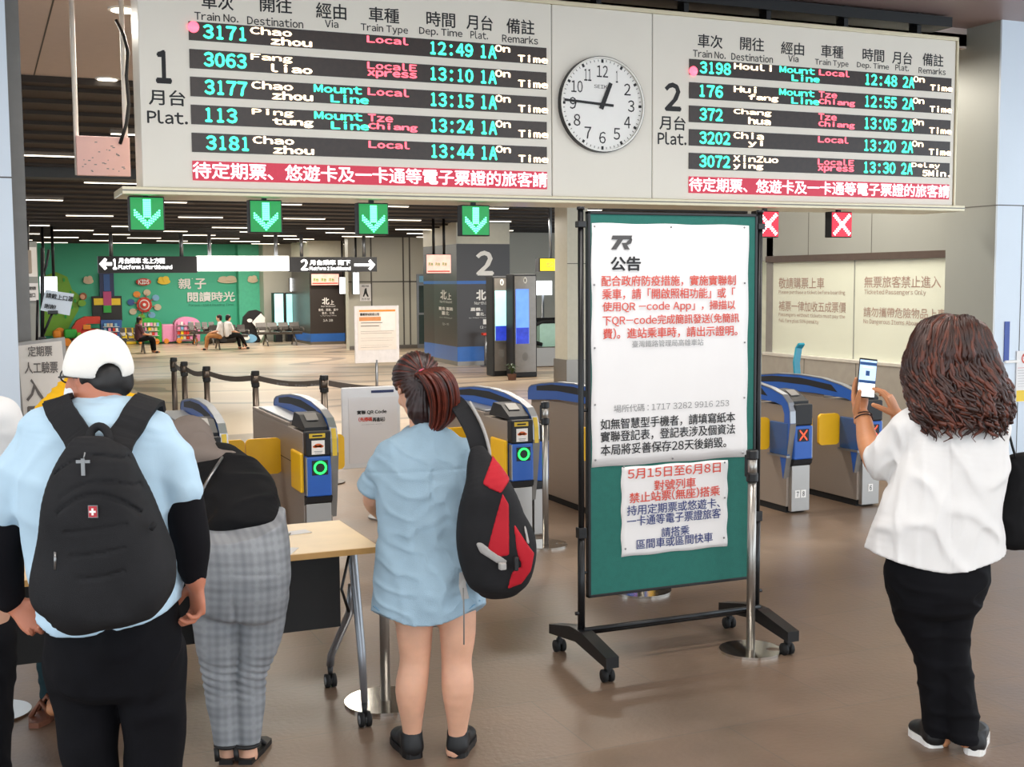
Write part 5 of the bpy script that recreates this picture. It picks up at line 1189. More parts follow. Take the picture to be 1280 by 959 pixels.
q = MB(); pbox(q, 437, 495, 496, 580, Yq - 0.004, 0.003, paper); ptext(q, '實聯 QR Code', 446, 511.5, 483, 519, Yq - 0.004, ink, 0.03); ptext(q, '(先掃碼', 448, 521, 465, 527.5, Yq - 0.004, redink, 0.04); ptext(q, '再進站)', 465.5, 521, 481, 527.5, Yq - 0.004, ink, 0.03); ptext(q, '請勿重複掃描以免誤刷', 452, 529.5, 477, 531.5, Yq - 0.004, greyink); pbox(q, 464, 487, 492, 491.5, Yq - 0.004, 0.003, m_nvy); q.build('sheet', t)
p = PY(486, 587, Yq + 0.02); q = MB(); q.tube([(p[0], Yq + 0.03, 0.01), (p[0], Yq + 0.03, p[2] + 0.3)], 0.016, alu, 10); q.lathe([(0.16, 0), (0.16, 0.012), (0.02, 0.018)], (p[0], Yq + 0.03, 0), alu); q.build('pole', t)

# dark belt stanchions along the lobby
pts = []
darkst = mat('bronze_steel', '#5b524b', 0.35, 0.7, var=0.05)
for px, py, lab in ((217, 447, 'dark belt post farthest left in the lobby row'), (230, 452, 'dark belt post second from the left in the lobby row'), (258, 458, 'dark belt post in the lobby row behind the grey headscarf gate'), (319, 463.5, 'dark belt post in the lobby row between the two left gates'), (405, 469, 'dark belt post in the lobby row right behind the clear ticket gate')):
    p = G(px, py, 0.97); pts.append(p); stanchion(p[0], p[1], lab, 'dark belt posts in the lobby', 0.97, darkst, 0.03, 'stanchion_post', 0, 0.17, False)
belt = mat('retractable_belt', '#57504b', 0.6, var=0.05); p = G(520, 474, 0.97); pts.append(p)
stanchion(p[0], p[1], 'dark belt post in the lobby row hidden behind the ponytail', 'dark belt posts in the lobby', 0.97, darkst, 0.03, 'stanchion_post', 0, 0.17, False)
for k in range(5):
    a, b_ = pts[k], pts[k + 1]; d = (b_ - a) / np.linalg.norm(b_ - a); q = MB(); a = a + d * 0.05; b_ = b_ - d * 0.05
    q.ribbon([a + (b_ - a) * s_ + [0, 0, -0.07 - 0.03 * math.sin(PI * s_)] for s_ in np.linspace(0, 1, 9)], Z_, 0.05, 0.003, belt)
    nrm = np.cross(d, Z_)
    if k >= 3:
        for s_ in (0.3, 0.6, 0.85) if k == 3 else (0.25,):
            o = a + (b_ - a) * s_ + [0, 0, -0.085 - 0.03 * math.sin(PI * s_)]; q.text('臺灣鐵路', o, d * np.array([1, 1, 0]) / np.linalg.norm(d[:2]), Z_, 0, -0.008, 0.17, 0.022, greyink, 0.0, 0.004)
    tag(q.build('belt_strap'), ['belt strap between the two farthest lobby posts', 'belt strap curving down to the third lobby post', 'belt strap sagging between third and fourth lobby posts', 'belt strap with pale lettering between fourth and fifth lobby posts', 'belt strap running right behind the clear framed sign'][k], 'belt')

# ceiling strip lights of the lobby
sl = mat('strip_light', '#fff6e8', 0.5, emit=2.6, emit_color='#fff2dc', var=0); slf = mat('strip_frame', '#8d867e', 0.5, var=0)
proto = None; n_ = 0
for r_, y in enumerate((15.4, 17.2, 19.6, 21.8, 24, 26.2, 28.4, 30.6, 32.8, 35, 37)):
    z = zc(y) - 0.045; off = 1.0 if r_ % 2 else 0.0
    for k in range(-2, 12):
        x = k * 2.0 + off - 0.1
        if x < y * 0.0 - 0.2 or x > y * 0.56 or x > 12: continue
        if proto is None:
            proto = thing('ceiling_strip_light', 'short white strip light recessed in the dark lobby ceiling', 'ceiling light', (x, y, z), 0, 'strip lights in the dark lobby ceiling')
            q = MB(); q.box((x - 0.42, y - 0.045, z), (x + 0.42, y + 0.05, z + 0.06), slf); q.build('frame', proto); q = MB(); q.box((x - 0.41, y - 0.03, z - 0.01), (x + 0.41, y + 0.03, z + 0.004), sl); q.build('tube', proto)
        else: copy_thing(proto, (x, y, z))
# downlights and the pink sign under the beige ceiling
for px, py, lab in ((155, 11, 'round downlight in the beige ceiling, the nearer of two beside the board'), (134, 98, 'round downlight at the far edge of the beige ceiling, beside the board')):
    p = G(px, py, 3.8); t = thing('ceiling_downlight', lab, 'ceiling light', (p[0], p[1], 3.79), 0, 'round downlights left of the board')
    q = MB(); q.lathe([(0.09, 0.0), (0.115, 0.0), (0.115, -0.012), (0.09, -0.012)], (p[0], p[1], 3.8), whiteink, 28); q.build('trim_ring', t); q = MB(); q.lathe([(0.001, -0.010), (0.092, -0.010), (0.092, -0.018), (0.001, -0.018)], (p[0], p[1], 3.8), sl, 28); q.build('lamp', t)
YPK = 8.9
t = root('hanging_sign', 'small pale pink hanging sign on two white tubes left of the board', 'hanging sign', 128, 218, YPK)
pk = mat('pink_sign_back', '#f2c6c2', 0.4, var=0.03); q = MB(); pbox(q, 96.5, 172, 162, 219, YPK, 0.04, pk, 0.004)
rnd = random.Random(3)
for k in range(26): px, py = rnd.uniform(102, 156), rnd.uniform(176, 214); pbox(q, px, py, px + rnd.uniform(1, 3.5), py + 1, YPK - 0.002, 0.003, greyplas)
q.build('panel', t)
for px in (97, 158.5):
    q = MB(); a = PY(px, 219, YPK + 0.05); q.tube([(a[0], YPK + 0.05, a[2]), (a[0], YPK + 0.05, 3.8)], 0.017, whiteink, 12); q.lathe([(0.018, 0), (0.06, 0), (0.055, -0.015), (0.018, -0.03)], (a[0], YPK + 0.05, 3.8), pk, 20); q.build('tube', t)
q = MB(); q.tube([PY(145, 25, YPK + 0.02), PY(155, 45, YPK - 0.02), PY(160, 65, YPK - 0.03), PY(158, 95, YPK - 0.03), PY(161, 130, YPK - 0.03), PY(158, 155, YPK - 0.02), PY(150, 180, YPK - 0.015)], 0.012, black, 8); tag(q.build('loose_cable'), 'black cable dangling over the pale pink hanging sign', 'cable')

# things by the left pier
YL = 11.2
c = MB(); a = PY(33, 330, 13.5); b_ = PY(47, 330, 13.5); c.box((a[0], 13.5, 0), (b_[0], 13.9, float(PY(40, 302, 13.5)[2])), greypanel); c.box((a[0] - 0.002, 13.49, float(PY(40, 346, 13.5)[2])), (a[0] + 0.1, 13.5, float(PY(40, 309, 13.5)[2])), whiteink)
tag(c.build('service_pillar'), 'narrow grey pillar behind the pink banner at the left edge', 'pillar')
q = MB(); pbox(q, 34, 354, 47.5, 376, 13.45, 0.04, paper); ptext(q, '請排隊', 36, 358, 45, 363, 13.45, ink, 0.02); ptext(q, '出口', 36, 366, 44, 372, 13.45, ink, 0.03); tag(q.build('paper_notice'), 'small cream notice fixed on the narrow grey pillar', 'notice')
t = root('banner_stand', 'narrow pink vertical banner beside the left pier', 'banner', 29, 520, YL); q = MB(); a = PY(23.5, 322, YL); b_ = PY(36, 430, YL)
q.ribbon([(0.5 * (a[0] + b_[0]), YL + 0.01 * math.sin(k), 0.08 + (a[2] - 0.08) * k / 8) for k in range(9)], X_, b_[0] - a[0], 0.003, pk)
for k, ch in enumerate('請由此排隊進站'): ptext(q, ch, 28.5, 352 + k * 11, 33.5, 360 + k * 11, YL, redink if k < 3 else ink, 0.02, 0.02)
q.build('banner', t); q = MB(); q.tube([(a[0], YL + 0.02, 0), (a[0], YL + 0.02, a[2])], 0.01, alu, 8); q.box((a[0] - 0.1, YL - 0.1, 0), (b_[0] + 0.05, YL + 0.15, 0.02), alu); q.build('stand', t)
# easel sign
Ye = 8.3
t = root('easel_sign', 'grey framed entrance sign with large characters and arrow, left of the white cap', 'sign', 50, 560, Ye)
fr = mat('easel_frame', '#a39e98', 0.4, 0.2); sheet = mat('sign_cream', '#e6dcd0', 0.5, var=0.02)
def eq(px, py): return PY(px, py, Ye)
q = MB(); ppoly(q, [(31, 590), (16.5, 429), (81, 421.5), (96, 590)], Ye, 0.03, fr); q.build('frame', t)
q = MB(); ppoly(q, [(36, 588), (21.5, 432.5), (77, 426), (92, 588)], Ye - 0.004, 0.004, sheet); q.build('panel', t)
dki = mat('brown_grey_ink', '#6b625c', 0.6, var=0); q = MB()
ptext(q, '定期票', 35, 432, 65, 446, Ye - 0.008, dki, 0.015); ptext(q, '人工驗票', 31, 451.5, 72, 467.5, Ye - 0.008, dki, 0.015); ptext(q, '入', 33, 473, 54, 502, Ye - 0.008, dki, 0.03); ptext(q, '口', 35, 507, 55, 535, Ye - 0.008, dki, 0.03)
ppoly(q, [(57, 497), (66, 497), (66, 491), (76, 498), (67, 507), (67, 503), (57, 503)], Ye - 0.009, 0.002, dki); q.build('lettering', t)
q = MB(); 
for px in (34, 84): p = PY(px, 585, Ye + 0.02); q.tube([(p[0], Ye + 0.02, 0.0), (p[0], Ye + 0.02, p[2])], 0.015, alu, 8)
p = PY(60, 585, Ye + 0.4); q.tube([(p[0], Ye + 0.45, 0), (p[0] - 0.05, Ye + 0.03, 1.2)], 0.012, alu, 8); q.build('leg', t)
# phone-arm notice
t = root('mask_notice', 'tilted white notice about masks on a black clamp arm over the entrance sign', 'notice', 68, 376, Ye + 0.1)
pm = mat('pale_blue_sheet', '#d5dde4', 0.4, var=0.02); q = MB(); ppoly(q, [(50.5, 388), (57, 362), (92.5, 367.5), (87, 394.5)], Ye + 0.1, 0.006, pm)
Uv = PY(92.5, 367.5, Ye + 0.1) - PY(57, 362, Ye + 0.1); Uv /= np.linalg.norm(Uv); Vv = np.cross(-Y_, Uv) * -1; Vv = np.array([-Uv[2], 0, Uv[0]]); o = PY(57, 372.5, Ye + 0.093); q.text('請戴上口罩', o, Uv, Vv, 0.0, 0.0, 0.165, 0.035, ink, 0.02, 0.002); o = PY(55, 385, Ye + 0.093); q.text('謝謝!', o, Uv, Vv, 0.0, 0, 0.07, 0.03, ink, 0.02, 0.002); q.build('sheet', t)
q = MB(); P_ = lambda x, y: PY(x, y, Ye + 0.12); q.tube([P_(66, 390), P_(61, 402), P_(53, 421)], 0.008, black, 8); q.tube([P_(53, 428), P_(53, 310)], 0.012, black, 8); q.tube([P_(53, 345), P_(58, 332), P_(61, 312)], 0.008, black, 8); q.tube([P_(46, 430), P_(47, 375)], 0.008, black, 8); q.box(PY(49, 432, Ye + 0.05), PY(57, 421, Ye + 0.14), black, 0.004); q.box(PY(60, 393, Ye + 0.09), PY(72, 388, Ye + 0.13), black, 0.003); q.build('clamp_arm', t)
q = MB(); P_ = lambda x, y: PY(x, y, 13.4); q.tube([P_(34, 316), P_(34, 276)], 0.02, black, 8); q.box(PY(30.5, 342, 13.3), PY(38.5, 313, 13.42), mat('beige_box', '#9d8f80', 0.5), 0.01); tag(q.build('wall_speaker'), 'small beige box on a black rod above the pink banner', 'box')
# prohibition notice on the right pier
t = thing('prohibition_notice', 'white and yellow notice with a red prohibition ring at the right edge', 'notice', (PY(1276, 505, yr - 0.03)[0], yr - 0.03, 1.0)); Yn2 = yr - 0.03
q = MB(); pbox(q, 1269.5, 438, 1296, 503, Yn2, 0.006, paper); pbox(q, 1270.5, 487, 1296, 502, Yn2 - 0.002, 0.002, m_yel)
for k in range(8): pbox(q, 1272.5, 459 + k * 3.3, 1293, 460.3 + k * 3.3, Yn2 - 0.002, 0.002, redink if k == 0 else greyink)
for k in range(4): pbox(q, 1272.5, 489 + k * 3, 1293, 490.2 + k * 3, Yn2 - 0.003, 0.001, greyink)
q.build('sheet', t); q = MB(); c0 = PY(1282, 448, Yn2); n = 28; vs = []; fs = []
for r, y in ((0.035, 0), (0.047, 0), (0.047, -0.002), (0.035, -0.002)):
    for k in range(n): a = 2 * PI * k / n; vs.append((c0[0] + r * math.cos(a), Yn2 + y - 0.001, c0[2] + r * math.sin(a)))
for j in range(4):
    for k in range(n): fs.append([j * n + k, j * n + (k + 1) % n, ((j + 1) % 4) * n + (k + 1) % n, ((j + 1) % 4) * n + k])
q.add(vs, fs, redink); q.prism([(-0.036, 0.03), (-0.03, 0.036), (0.036, -0.03), (0.03, -0.036)], (c0[0], Yn2 - 0.001, c0[2]), X_, Z_, -0.002, redink); q.prism([(-0.02, -0.006), (0.02, -0.006), (0.02, 0.006), (-0.02, 0.006)], (c0[0], Yn2 - 0.0006, c0[2]), X_, Z_, -0.0006, ink); q.build('emblem', t)
# kiosk glimpsed between the notice board and the office window
YX = 13.0
t = root('ticket_machine', 'dark ticket machine glimpsed between the notice board and the office window', 'ticket machine', 956, 460, YX); a = PY(948, 520, YX); b_ = PY(966, 330, YX)
q = MB(); q.box((a[0] - 0.3, YX, 0), (b_[0] + 0.05, YX + 0.5, b_[2]), greypanel, 0.01); pbox(q, 948, 344, 957.5, 366, YX - 0.01, 0.01, ink); pbox(q, 948, 372, 957, 420, YX - 0.01, 0.01, greydark); pbox(q, 948, 431, 957, 436, YX - 0.02, 0.02, m_red); pbox(q, 946, 366, 958, 370, YX - 0.012, 0.012, redink); q.build('cabinet', t)
# ================================================================== people
def skinmat(name, c):
    m = mat(name, c, 0.5, var=0.07, scale=14, bump=0.06, bscale=180); b = m.node_tree.nodes['Principled BSDF']
    b.inputs['Subsurface Weight'].default_value = 0.12; b.inputs['Subsurface Radius'].default_value = (0.01, 0.004, 0.002); return m
def cloth(name, c, var=0.08, bump=0.25, rough=0.85, scale=9, bscale=500): return mat(name, c, rough, var=var, scale=scale, bump=bump, bscale=bscale, spec=0.2)
def plaid(name, base, dark, light):
    m = cloth(name, base, 0.0); nt = m.node_tree; L = nt.links.new; b = nt.nodes['Principled BSDF']; tc = nt.nodes.new('ShaderNodeTexCoord')
    prev = None
    for ax, sc in (('X', 34), ('Z', 30), ('X', 11), ('Z', 9.5)):
        w = nt.nodes.new('ShaderNodeTexWave'); w.wave_type = 'BANDS'; w.bands_direction = ax; w.inputs['Scale'].default_value = sc / 3.0; w.inputs['Distortion'].default_value = 0.6; w.inputs['Detail'].default_value = 1
        L(tc.outputs['Object'], w.inputs['Vector']); r = nt.nodes.new('ShaderNodeMapRange'); r.inputs[3].default_value = 0.86; r.inputs[4].default_value = 1.06; L(w.outputs['Fac'], r.inputs[0])
        if prev is None: prev = r.outputs[0]
        else: mu = nt.nodes.new('ShaderNodeMath'); mu.operation = 'MULTIPLY'; L(prev, mu.inputs[0]); L(r.outputs[0], mu.inputs[1]); prev = mu.outputs[0]
    mx = nt.nodes.new('ShaderNodeMix'); mx.data_type = 'RGBA'; L(prev, mx.inputs[0]); mx.inputs[6].default_value = (*lin(dark), 1); mx.inputs[7].default_value = (*lin(light), 1)
    L(mx.outputs[2], b.inputs['Base Color']); return m
sk_a = skinmat('skin_fair', '#dba88c'); sk_b = skinmat('skin_tan', '#c8895f'); sk_c = skinmat('skin_ruddy', '#c07a5e')
denim = cloth('pale_denim', '#9db7c8', 0.1, 0.35, scale=5, bscale=380); ltblue = cloth('pale_blue_shirt', '#b9d4e6', 0.03, 0.12); whitec = cloth('white_blouse', '#e4e2e0', 0.02, 0.1)
blackc = cloth('black_cloth', '#121214', 0.2, 0.2); jet = cloth('black_sleeve', '#0c0b10', 0.2, 0.1); navyc = cloth('black_trousers', '#08080d', 0.25, 0.15); packc = cloth('pack_black', '#232325', 0.15, 0.35, 0.75, bscale=700)
packr = cloth('pack_red', '#b51f2c', 0.08, 0.25, 0.6); packg = cloth('pack_grey', '#a9a6a3', 0.08, 0.25); hairb = mat('hair_black', '#15100e', 0.45, var=0.3, scale=30); 
hair_d = mat('hair_dark_brown', '#2c1512', 0.42, var=0.35, scale=30); hair_r = mat('hair_red_brown', '#5e2416', 0.4, var=0.35, scale=40); hair_c = mat('hair_curly_brown', '#34180f', 0.42, var=0.5, scale=25); hair_c2 = mat('hair_curly_chestnut', '#5a2a1a', 0.42, var=0.4, scale=25)
capw = cloth('cap_white', '#f0ede6', 0.02, 0.15); plaidm = plaid('grey_plaid', '#8d8f92', '#3c4148', '#9b9ea2'); greyscarf = cloth('grey_headscarf', '#7c716a', 0.06, 0.2); shoeb = mat('black_shoe', '#101012', 0.5, var=0.2); solew = mat('white_sole', '#e8e6e2', 0.5)
yellowc = cloth('yellow_shirt', '#eeb51e', 0.04, 0.15); tealj = cloth('dark_teal_trousers', '#1d3338', 0.15, 0.2); denimd = cloth('collar_denim', '#7a9fba', 0.1, 0.3)
def strands(mb, paths, r, m, n=5):
    for p in paths:
        p = cr(np.array(p), 3); k = len(p); mb.tube(p, [r * (0.75 + 0.5 * math.sin(PI * (i + 0.6) / (k + 0.4))) if i < k - 1 else r * 0.15 for i in range(k)], m, n)
def shoe(fig, heel, toe, name, parent, up, sole, h=0.085, wd=0.046, laces=True, collar=None):
    """a low shoe between heel and toe points (local floor coordinates)"""
    heel, toe = np.array([*heel, 0.0]), np.array([*toe, 0.0]); d = (toe - heel); L = np.linalg.norm(d); d /= L; sd = np.array([d[1], -d[0], 0]); lo = np.minimum(heel, toe) - 0.09; hi = np.maximum(heel, toe) + 0.09; hi[2] = 0.2; lo[2] = -0.01
    Fd = Field(lo, hi, 0.004); U = lambda t, z: heel + d * L * t + np.array([0, 0, z])
    Fd.loft([np.r_[U(0.06, 0.042), wd * 0.72, 0.04], np.r_[U(0.3, 0.042), wd * 0.78, 0.042], np.r_[U(0.6, 0.038), wd * 0.95, 0.036], np.r_[U(0.82, 0.034), wd * 0.95, 0.028], np.r_[U(0.96, 0.03), wd * 0.6, 0.02]], sd, 0.01, 4)
    Fd.limb([U(0.16, 0.04), U(0.18, h)], [0.042, 0.04], 0.02, spl=False); Fd.limb([U(0.45, 0.055), U(0.25, h + 0.005)], [0.03, 0.036], 0.02, spl=False)
    Fd.cut(lambda x, y, z: 0.012 - z); Fd.cut(lambda x, y, z: z - h - 0.012); o = fig.build(Fd, name, parent, up)
    q = MB(); pts = []
    for t, w in ((0, 0.45), (0.04, 0.7), (0.15, 0.86), (0.35, 0.86), (0.6, 1.05), (0.8, 1.02), (0.93, 0.75), (1.0, 0.3)): pts.append((t, w))
    out = [heel + d * L * t + sd * wd * w for t, w in pts] + [heel + d * L * t - sd * wd * w for t, w in pts[::-1]]
    W_ = [fig.w(p) for p in out]; q.prism([(p[0], p[1]) for p in W_], (0, 0, 0.0), X_, Y_, 0.026, sole); q.build('sole', o)
    if laces:
        q = MB()
        for k in range(3): c = U(0.42 + 0.1 * k, 0.088 - 0.012 * k); q.tube([fig.w(c - sd * 0.02), fig.w(c + np.array([0, 0, 0.006])), fig.w(c + sd * 0.02)], 0.003, greyplas, 5)
        q.build('laces', o)
    return o
def seam(fig, Fd_pts, r, m, mb): mb.tube([fig.w(p) for p in Fd_pts], r, m, 6)

# ------------------------------------------------------------------ woman in the denim dress
f_ = Figure(G(540, 945), YAW); A = f_.at
wd = thing('person', 'person in pale denim shirt dress with a red brown ponytail by the table end', 'person', f_.b)
B = Field((-0.3, -0.2, -0.01), (0.36, 0.6, 1.62), 0.006)
for px, o in ((517, 0), (570, 54)):
    B.limb([A(516 + o, 740, 0.02), A(518 + o, 790), A(518.5 + o * 0.965, 826), A(514 + o * 1.08, 862, -0.015), A(515 + o * 1.06, 905), A(515 + o * 1.02, 935, 0.01)], [0.076, 0.068, 0.057, 0.06, 0.039, 0.032], 0.006)
    B.limb([A(515 + o, 938, 0.0), A(513 + o * 1.1, 946, 0.12)], [0.034, 0.03], 0.02, spl=False)
B.loft([A(535, 765, 0.02).tolist() + [0.16, 0.1], A(536, 700, 0.02).tolist() + [0.15, 0.09], A(535, 640, 0.05).tolist() + [0.155, 0.09], A(532, 585, 0.06).tolist() + [0.11, 0.06]], k=0.02)
B.limb([A(532, 570, 0.07), A(526, 520, 0.12)], [0.052, 0.045], 0.02, spl=False)
hc = A(521, 483, 0.155); Rh = rotm(0.4, -0.55, 0.0); head(B, hc, Rh, 0.98)
B.limb([A(490, 578, 0.06), A(468, 621, 0.1), A(476, 642, 0.36)], [0.036, 0.043, 0.028], 0.02, n=6); hand(B, A(477, 641, 0.37), (0.15, 0.95, -0.3), (0, -0.3, -1), (1, 0, 0), 0.35, 0.95)
B.limb([A(578, 580, 0.06), A(598, 650, 0.07), A(565, 648, 0.33)], [0.036, 0.04, 0.028], 0.02, n=6); hand(B, A(563, 648, 0.34), (-0.4, 0.9, -0.25), (0, -0.3, -1), (-1, 0, 0), 0.6, 0.95)
f_.build(B, 'body', wd, sk_a)
Dr = Field((-0.32, -0.25, 0.45), (0.36, 0.36, 1.36), 0.006); row = f_.row
Dr.loft([row(541, 512, 552, 0.1, 0.055), row(551, 494, 572, 0.085, 0.075), row(566, 480, 586, 0.07, 0.09), row(585, 474, 594, 0.06, 0.105), row(620, 472, 599, 0.05, 0.115), row(670, 473, 600, 0.03, 0.115), row(720, 468, 603, 0.01, 0.13), row(762, 464, 606, 0.0, 0.145), row(800, 462, 608, 0.0, 0.15)], k=0.03, p=2.3)
Dr.limb([A(489, 568, 0.06), A(477, 588, 0.075), A(471, 600, 0.085)], [0.055, 0.055, 0.05], 0.025)
cf = A(468, 607, 0.09); ca = A(466, 614, 0.1) - A(477, 588, 0.075); ca /= np.linalg.norm(ca); c1 = np.cross(ca, [0, 1, 0]); c1 /= np.linalg.norm(c1); c2 = np.cross(ca, c1)
for t_ in (-0.016, 0.0, 0.014): Dr.limb([cf + ca * t_ + 0.048 * (c1 * math.cos(a) + c2 * math.sin(a)) for a in np.linspace(0, 2 * PI, 17)], [0.0125] * 17, 0.006)
Dr.limb([A(580, 570, 0.06), A(594, 600, 0.06), A(600, 640, 0.08)], [0.062, 0.062, 0.056], 0.03)
nc = A(531, 537, 0.1); Dr.limb([nc + [0.062 * math.cos(a), 0.056 * math.sin(a) , -0.012 + 0.02 * math.sin(a)] for a in np.linspace(0, 2 * PI, 17)], [0.017] * 17, 0.012)
zy = A(535, 590, -0.05)[2]; zt_d = A(540, 596, -0.05)
Dr.bump(lambda x, y, z: 0.0035 * np.exp(-((z - zy - 0.06 * (x - A(535, 590)[0])) / 0.004) ** 2) * (y < 0.05))
Dr.bump(lambda x, y, z: 0.007 * np.exp(-((x - A(541, 600)[0] - 0.0) / 0.006) ** 2) * np.clip((zy - z) / 0.03, 0, 1) * np.clip((z - zy + 0.16) / 0.1, 0, 1) * (y < 0.05))
Dr.bump(wav(3, 8, 0.0028, 7, (1.4, 1, 0.6))); Dr.bump(folds(5, 5.2, 0.0075, (2.0, 1, 0.35))); Dr.bump(folds(8, 7, 0.005, (0.9, 1, 1.1)))
hx0, hx1 = A(463, 755)[0], A(607, 748)[0]; hz = A(535, 781, -0.12)[2]; hl, hr = A(463, 752)[2], A(607, 744)[2]
def hem(x): u = (x - hx0) / (hx1 - hx0); return hz + np.where(u < 0.5, (hl - hz) * np.clip(1 - 2.3 * u, 0, 1) ** 1.6, (hr - hz) * np.clip(2.0 * u - 1.0, 0, 1) ** 1.8)
Dr.cut(lambda x, y, z: (hem(x) - z) - 0.35 * (y + 0.1) * (y > -0.1))
f_.build(Dr, 'denim_dress', wd, denim)
q = MB(); pth = [];
for k in range(21): x = hx0 + 0.02 + (hx1 - hx0 - 0.04) * k / 20; pth.append([x, -0.148 * math.sqrt(max(0.02, 1 - ((x - (hx0 + hx1) / 2) / ((hx1 - hx0) / 2 + 0.01)) ** 2)) + 0.004, float(hem(x)) + 0.01])
seam(f_, pth, 0.0035, denimd, q); q.build('hem_stitching', wd)
# hair
T = lambda x, y, z: hc + Rh @ np.array([x, y, z]); Hd = Field(hc - 0.2, hc + 0.2, 0.005)
Hd.ell(T(0, -0.018, 0.038), (0.086, 0.1, 0.092), 0.02, Rh); Hd.ell(T(0, -0.055, -0.02), (0.07, 0.055, 0.07), 0.03, Rh); Hd.limb([T(0.0, -0.06, -0.02), A(525, 512, 0.08), A(528, 524, 0.075)], [0.06, 0.05, 0.03], 0.02); Hd.ell(T(0.06, 0.0, 0.0), (0.025, 0.05, 0.06), 0.02, Rh); Hd.ell(T(-0.06, 0.0, 0.035), (0.026, 0.045, 0.045), 0.02, Rh)
tie = A(529, 468, 0.06); Hd.bump(lambda x, y, z: 0.0025 * np.sin(110 * (np.arctan2(x - tie[0], z - tie[2])) / 3)); f_.build(Hd, 'hair', wd, hair_d)
q = MB(); rnd = random.Random(1)
for k in range(70):
    a = rnd.uniform(-2.6, 1.9); e0 = np.array([0.088 * math.sin(a), 0.05 * math.cos(a * 0.5), 0.02 + 0.085 * math.cos(a)]); p0 = T(*e0)
    mid = (p0 + tie) / 2; nrm = mid - T(0, -0.01, 0.03); nrm /= np.linalg.norm(nrm) + 1e-6; c_ = T(0, -0.018, 0.038)
    def out(p): v = p - c_; w = Rh.T @ v; s_ = 1.03 / math.sqrt((w[0] / 0.086) ** 2 + (w[1] / 0.1) ** 2 + (w[2] / 0.092) ** 2); return c_ + v * s_
    strands(q, [[out(p0 + (tie - p0) * t + nrm * 0.02 * math.sin(PI * t)) for t in (0, 0.25, 0.5, 0.75, 1)]], 0.0035, hair_r if k % 3 == 0 else hair_d)
q.tube([f_.w(p) for p in [tie]] * 2 if False else [tie, tie + [0, 0, 0.001]], 0.0, hair_d, 3); q.v = [tuple(f_.w(v)) for v in q.v]; q.build('hair_strands', wd)
q = MB(); axis = [tie + [0.0, -0.005, 0.0], A(538, 464, 0.02), A(550, 478, 0.0), A(556, 500, 0.015), A(554, 522, 0.03), A(544, 538, 0.04)]; ax = cr(axis, 4)
for k in range(150):
    ph = rnd.uniform(0, 6.28); rr = math.sqrt(rnd.random()); pts = []
    for i, c_ in enumerate(ax):
        t = i / (len(ax) - 1); R_ = 0.014 + 0.046 * math.sin(PI * min(1, t * 0.85 + 0.08)) ** 0.8; pts.append(c_ + rr * R_ * np.array([math.cos(ph), 0.7 * math.sin(ph), 0.25 * math.sin(ph + 1)]) + [0.003 * math.sin(9 * t + ph), 0, 0])
    q.tube(pts, [0.0045 * (1 - 0.75 * (i / len(pts)) ** 3) for i in range(len(pts))], hair_r if rnd.random() < 0.75 else hair_d, 5)
q.v = [tuple(f_.w(v)) for v in q.v]; q.build('ponytail', wd)
q = MB(); q.tube([f_.w(tie + 0.017 * np.array([math.cos(a), 0.4 * math.sin(a) - 0.6, math.sin(a)])) for a in np.linspace(0, 2 * PI, 17)], 0.005, mat('hair_tie_pink', '#c8506a', 0.5), 8); q.build('hair_tie', wd)
shoe(f_, A(519, 948, -0.035)[:2], A(498, 930, 0.19)[:2], 'shoe', wd, shoeb, shoeb); shoe(f_, A(570, 948, -0.03)[:2], A(584, 930, 0.2)[:2], 'shoe', wd, shoeb, shoeb)
# her red and black backpack, slung on the right shoulder
bk = thing('backpack', 'red and black backpack with grey straps slung on the denim shoulder', 'backpack', f_.w((0.3, -0.1, 0.65)))
Pk = Field((0.05, -0.33, 0.55), (0.5, 0.08, 1.3), 0.006); VB = -0.165
def prow(py, xl, xr, v, d): return row(py, xl, xr, v, d)
Pk.loft([prow(562, 588, 606, VB + 0.04, 0.03), prow(585, 582, 622, VB + 0.02, 0.06), prow(610, 578, 640, VB, 0.085), prow(650, 571, 656, VB, 0.1), prow(690, 573, 665, VB, 0.105), prow(722, 582, 664, VB, 0.095), prow(738, 598, 650, VB, 0.06)], k=0.02, p=2.5)
Pk.ell(A(648, 690, VB - 0.03), (0.06, 0.07, 0.12), 0.03); Pk.bump(wav(9, 6, 0.003)); f_.build(Pk, 'body', bk, packc)
def pkpoly(pts, v=VB - 0.1): return poly2([(A(x, y, v)[0], A(x, y, v)[2]) for x, y in pts])
def panel(Fd, nm, par, pts, m, lift, v=VB - 0.1, ymax=0.0):
    g = pkpoly(pts, v); G2 = shell_panel(Fd, lift, lambda x, y, z: np.maximum(g(x, z), y - ymax)); return f_.build(G2, nm, par, m)
for pts in ([(603, 606), (616, 574), (627, 590), (642, 594), (648, 606), (636, 606), (626, 618), (612, 612)], [(628, 618), (636, 632), (637, 694), (624, 696), (609, 689), (614, 668)], [(642, 655), (651, 668), (668, 694), (664, 716), (652, 732), (634, 738), (640, 716), (652, 708), (646, 690)]):
    panel(Pk, 'red_panel', bk, pts, packr, 0.005, VB - 0.1, VB + 0.04)
panel(Pk, 'grey_stripe', bk, [(594, 678), (602, 678), (634, 701), (630, 709), (600, 690)], packg, 0.008, VB - 0.1, VB); panel(Pk, 'grey_stripe', bk, [(654, 655), (658, 662), (662, 680), (659, 682)], packg, 0.008, VB - 0.1, VB + 0.03)
q = MB(); q.ribbon([f_.w(p) for p in cr([A(556, 503, 0.16), A(566, 501, 0.06), A(577, 512, -0.01), A(592, 540, -0.055), A(600, 570, -0.09), A(601, 592, -0.15)], 4)], f_.A @ np.array([0.85, 0.35, 0.35]), 0.062, 0.014, packc); q.build('shoulder_strap', bk)
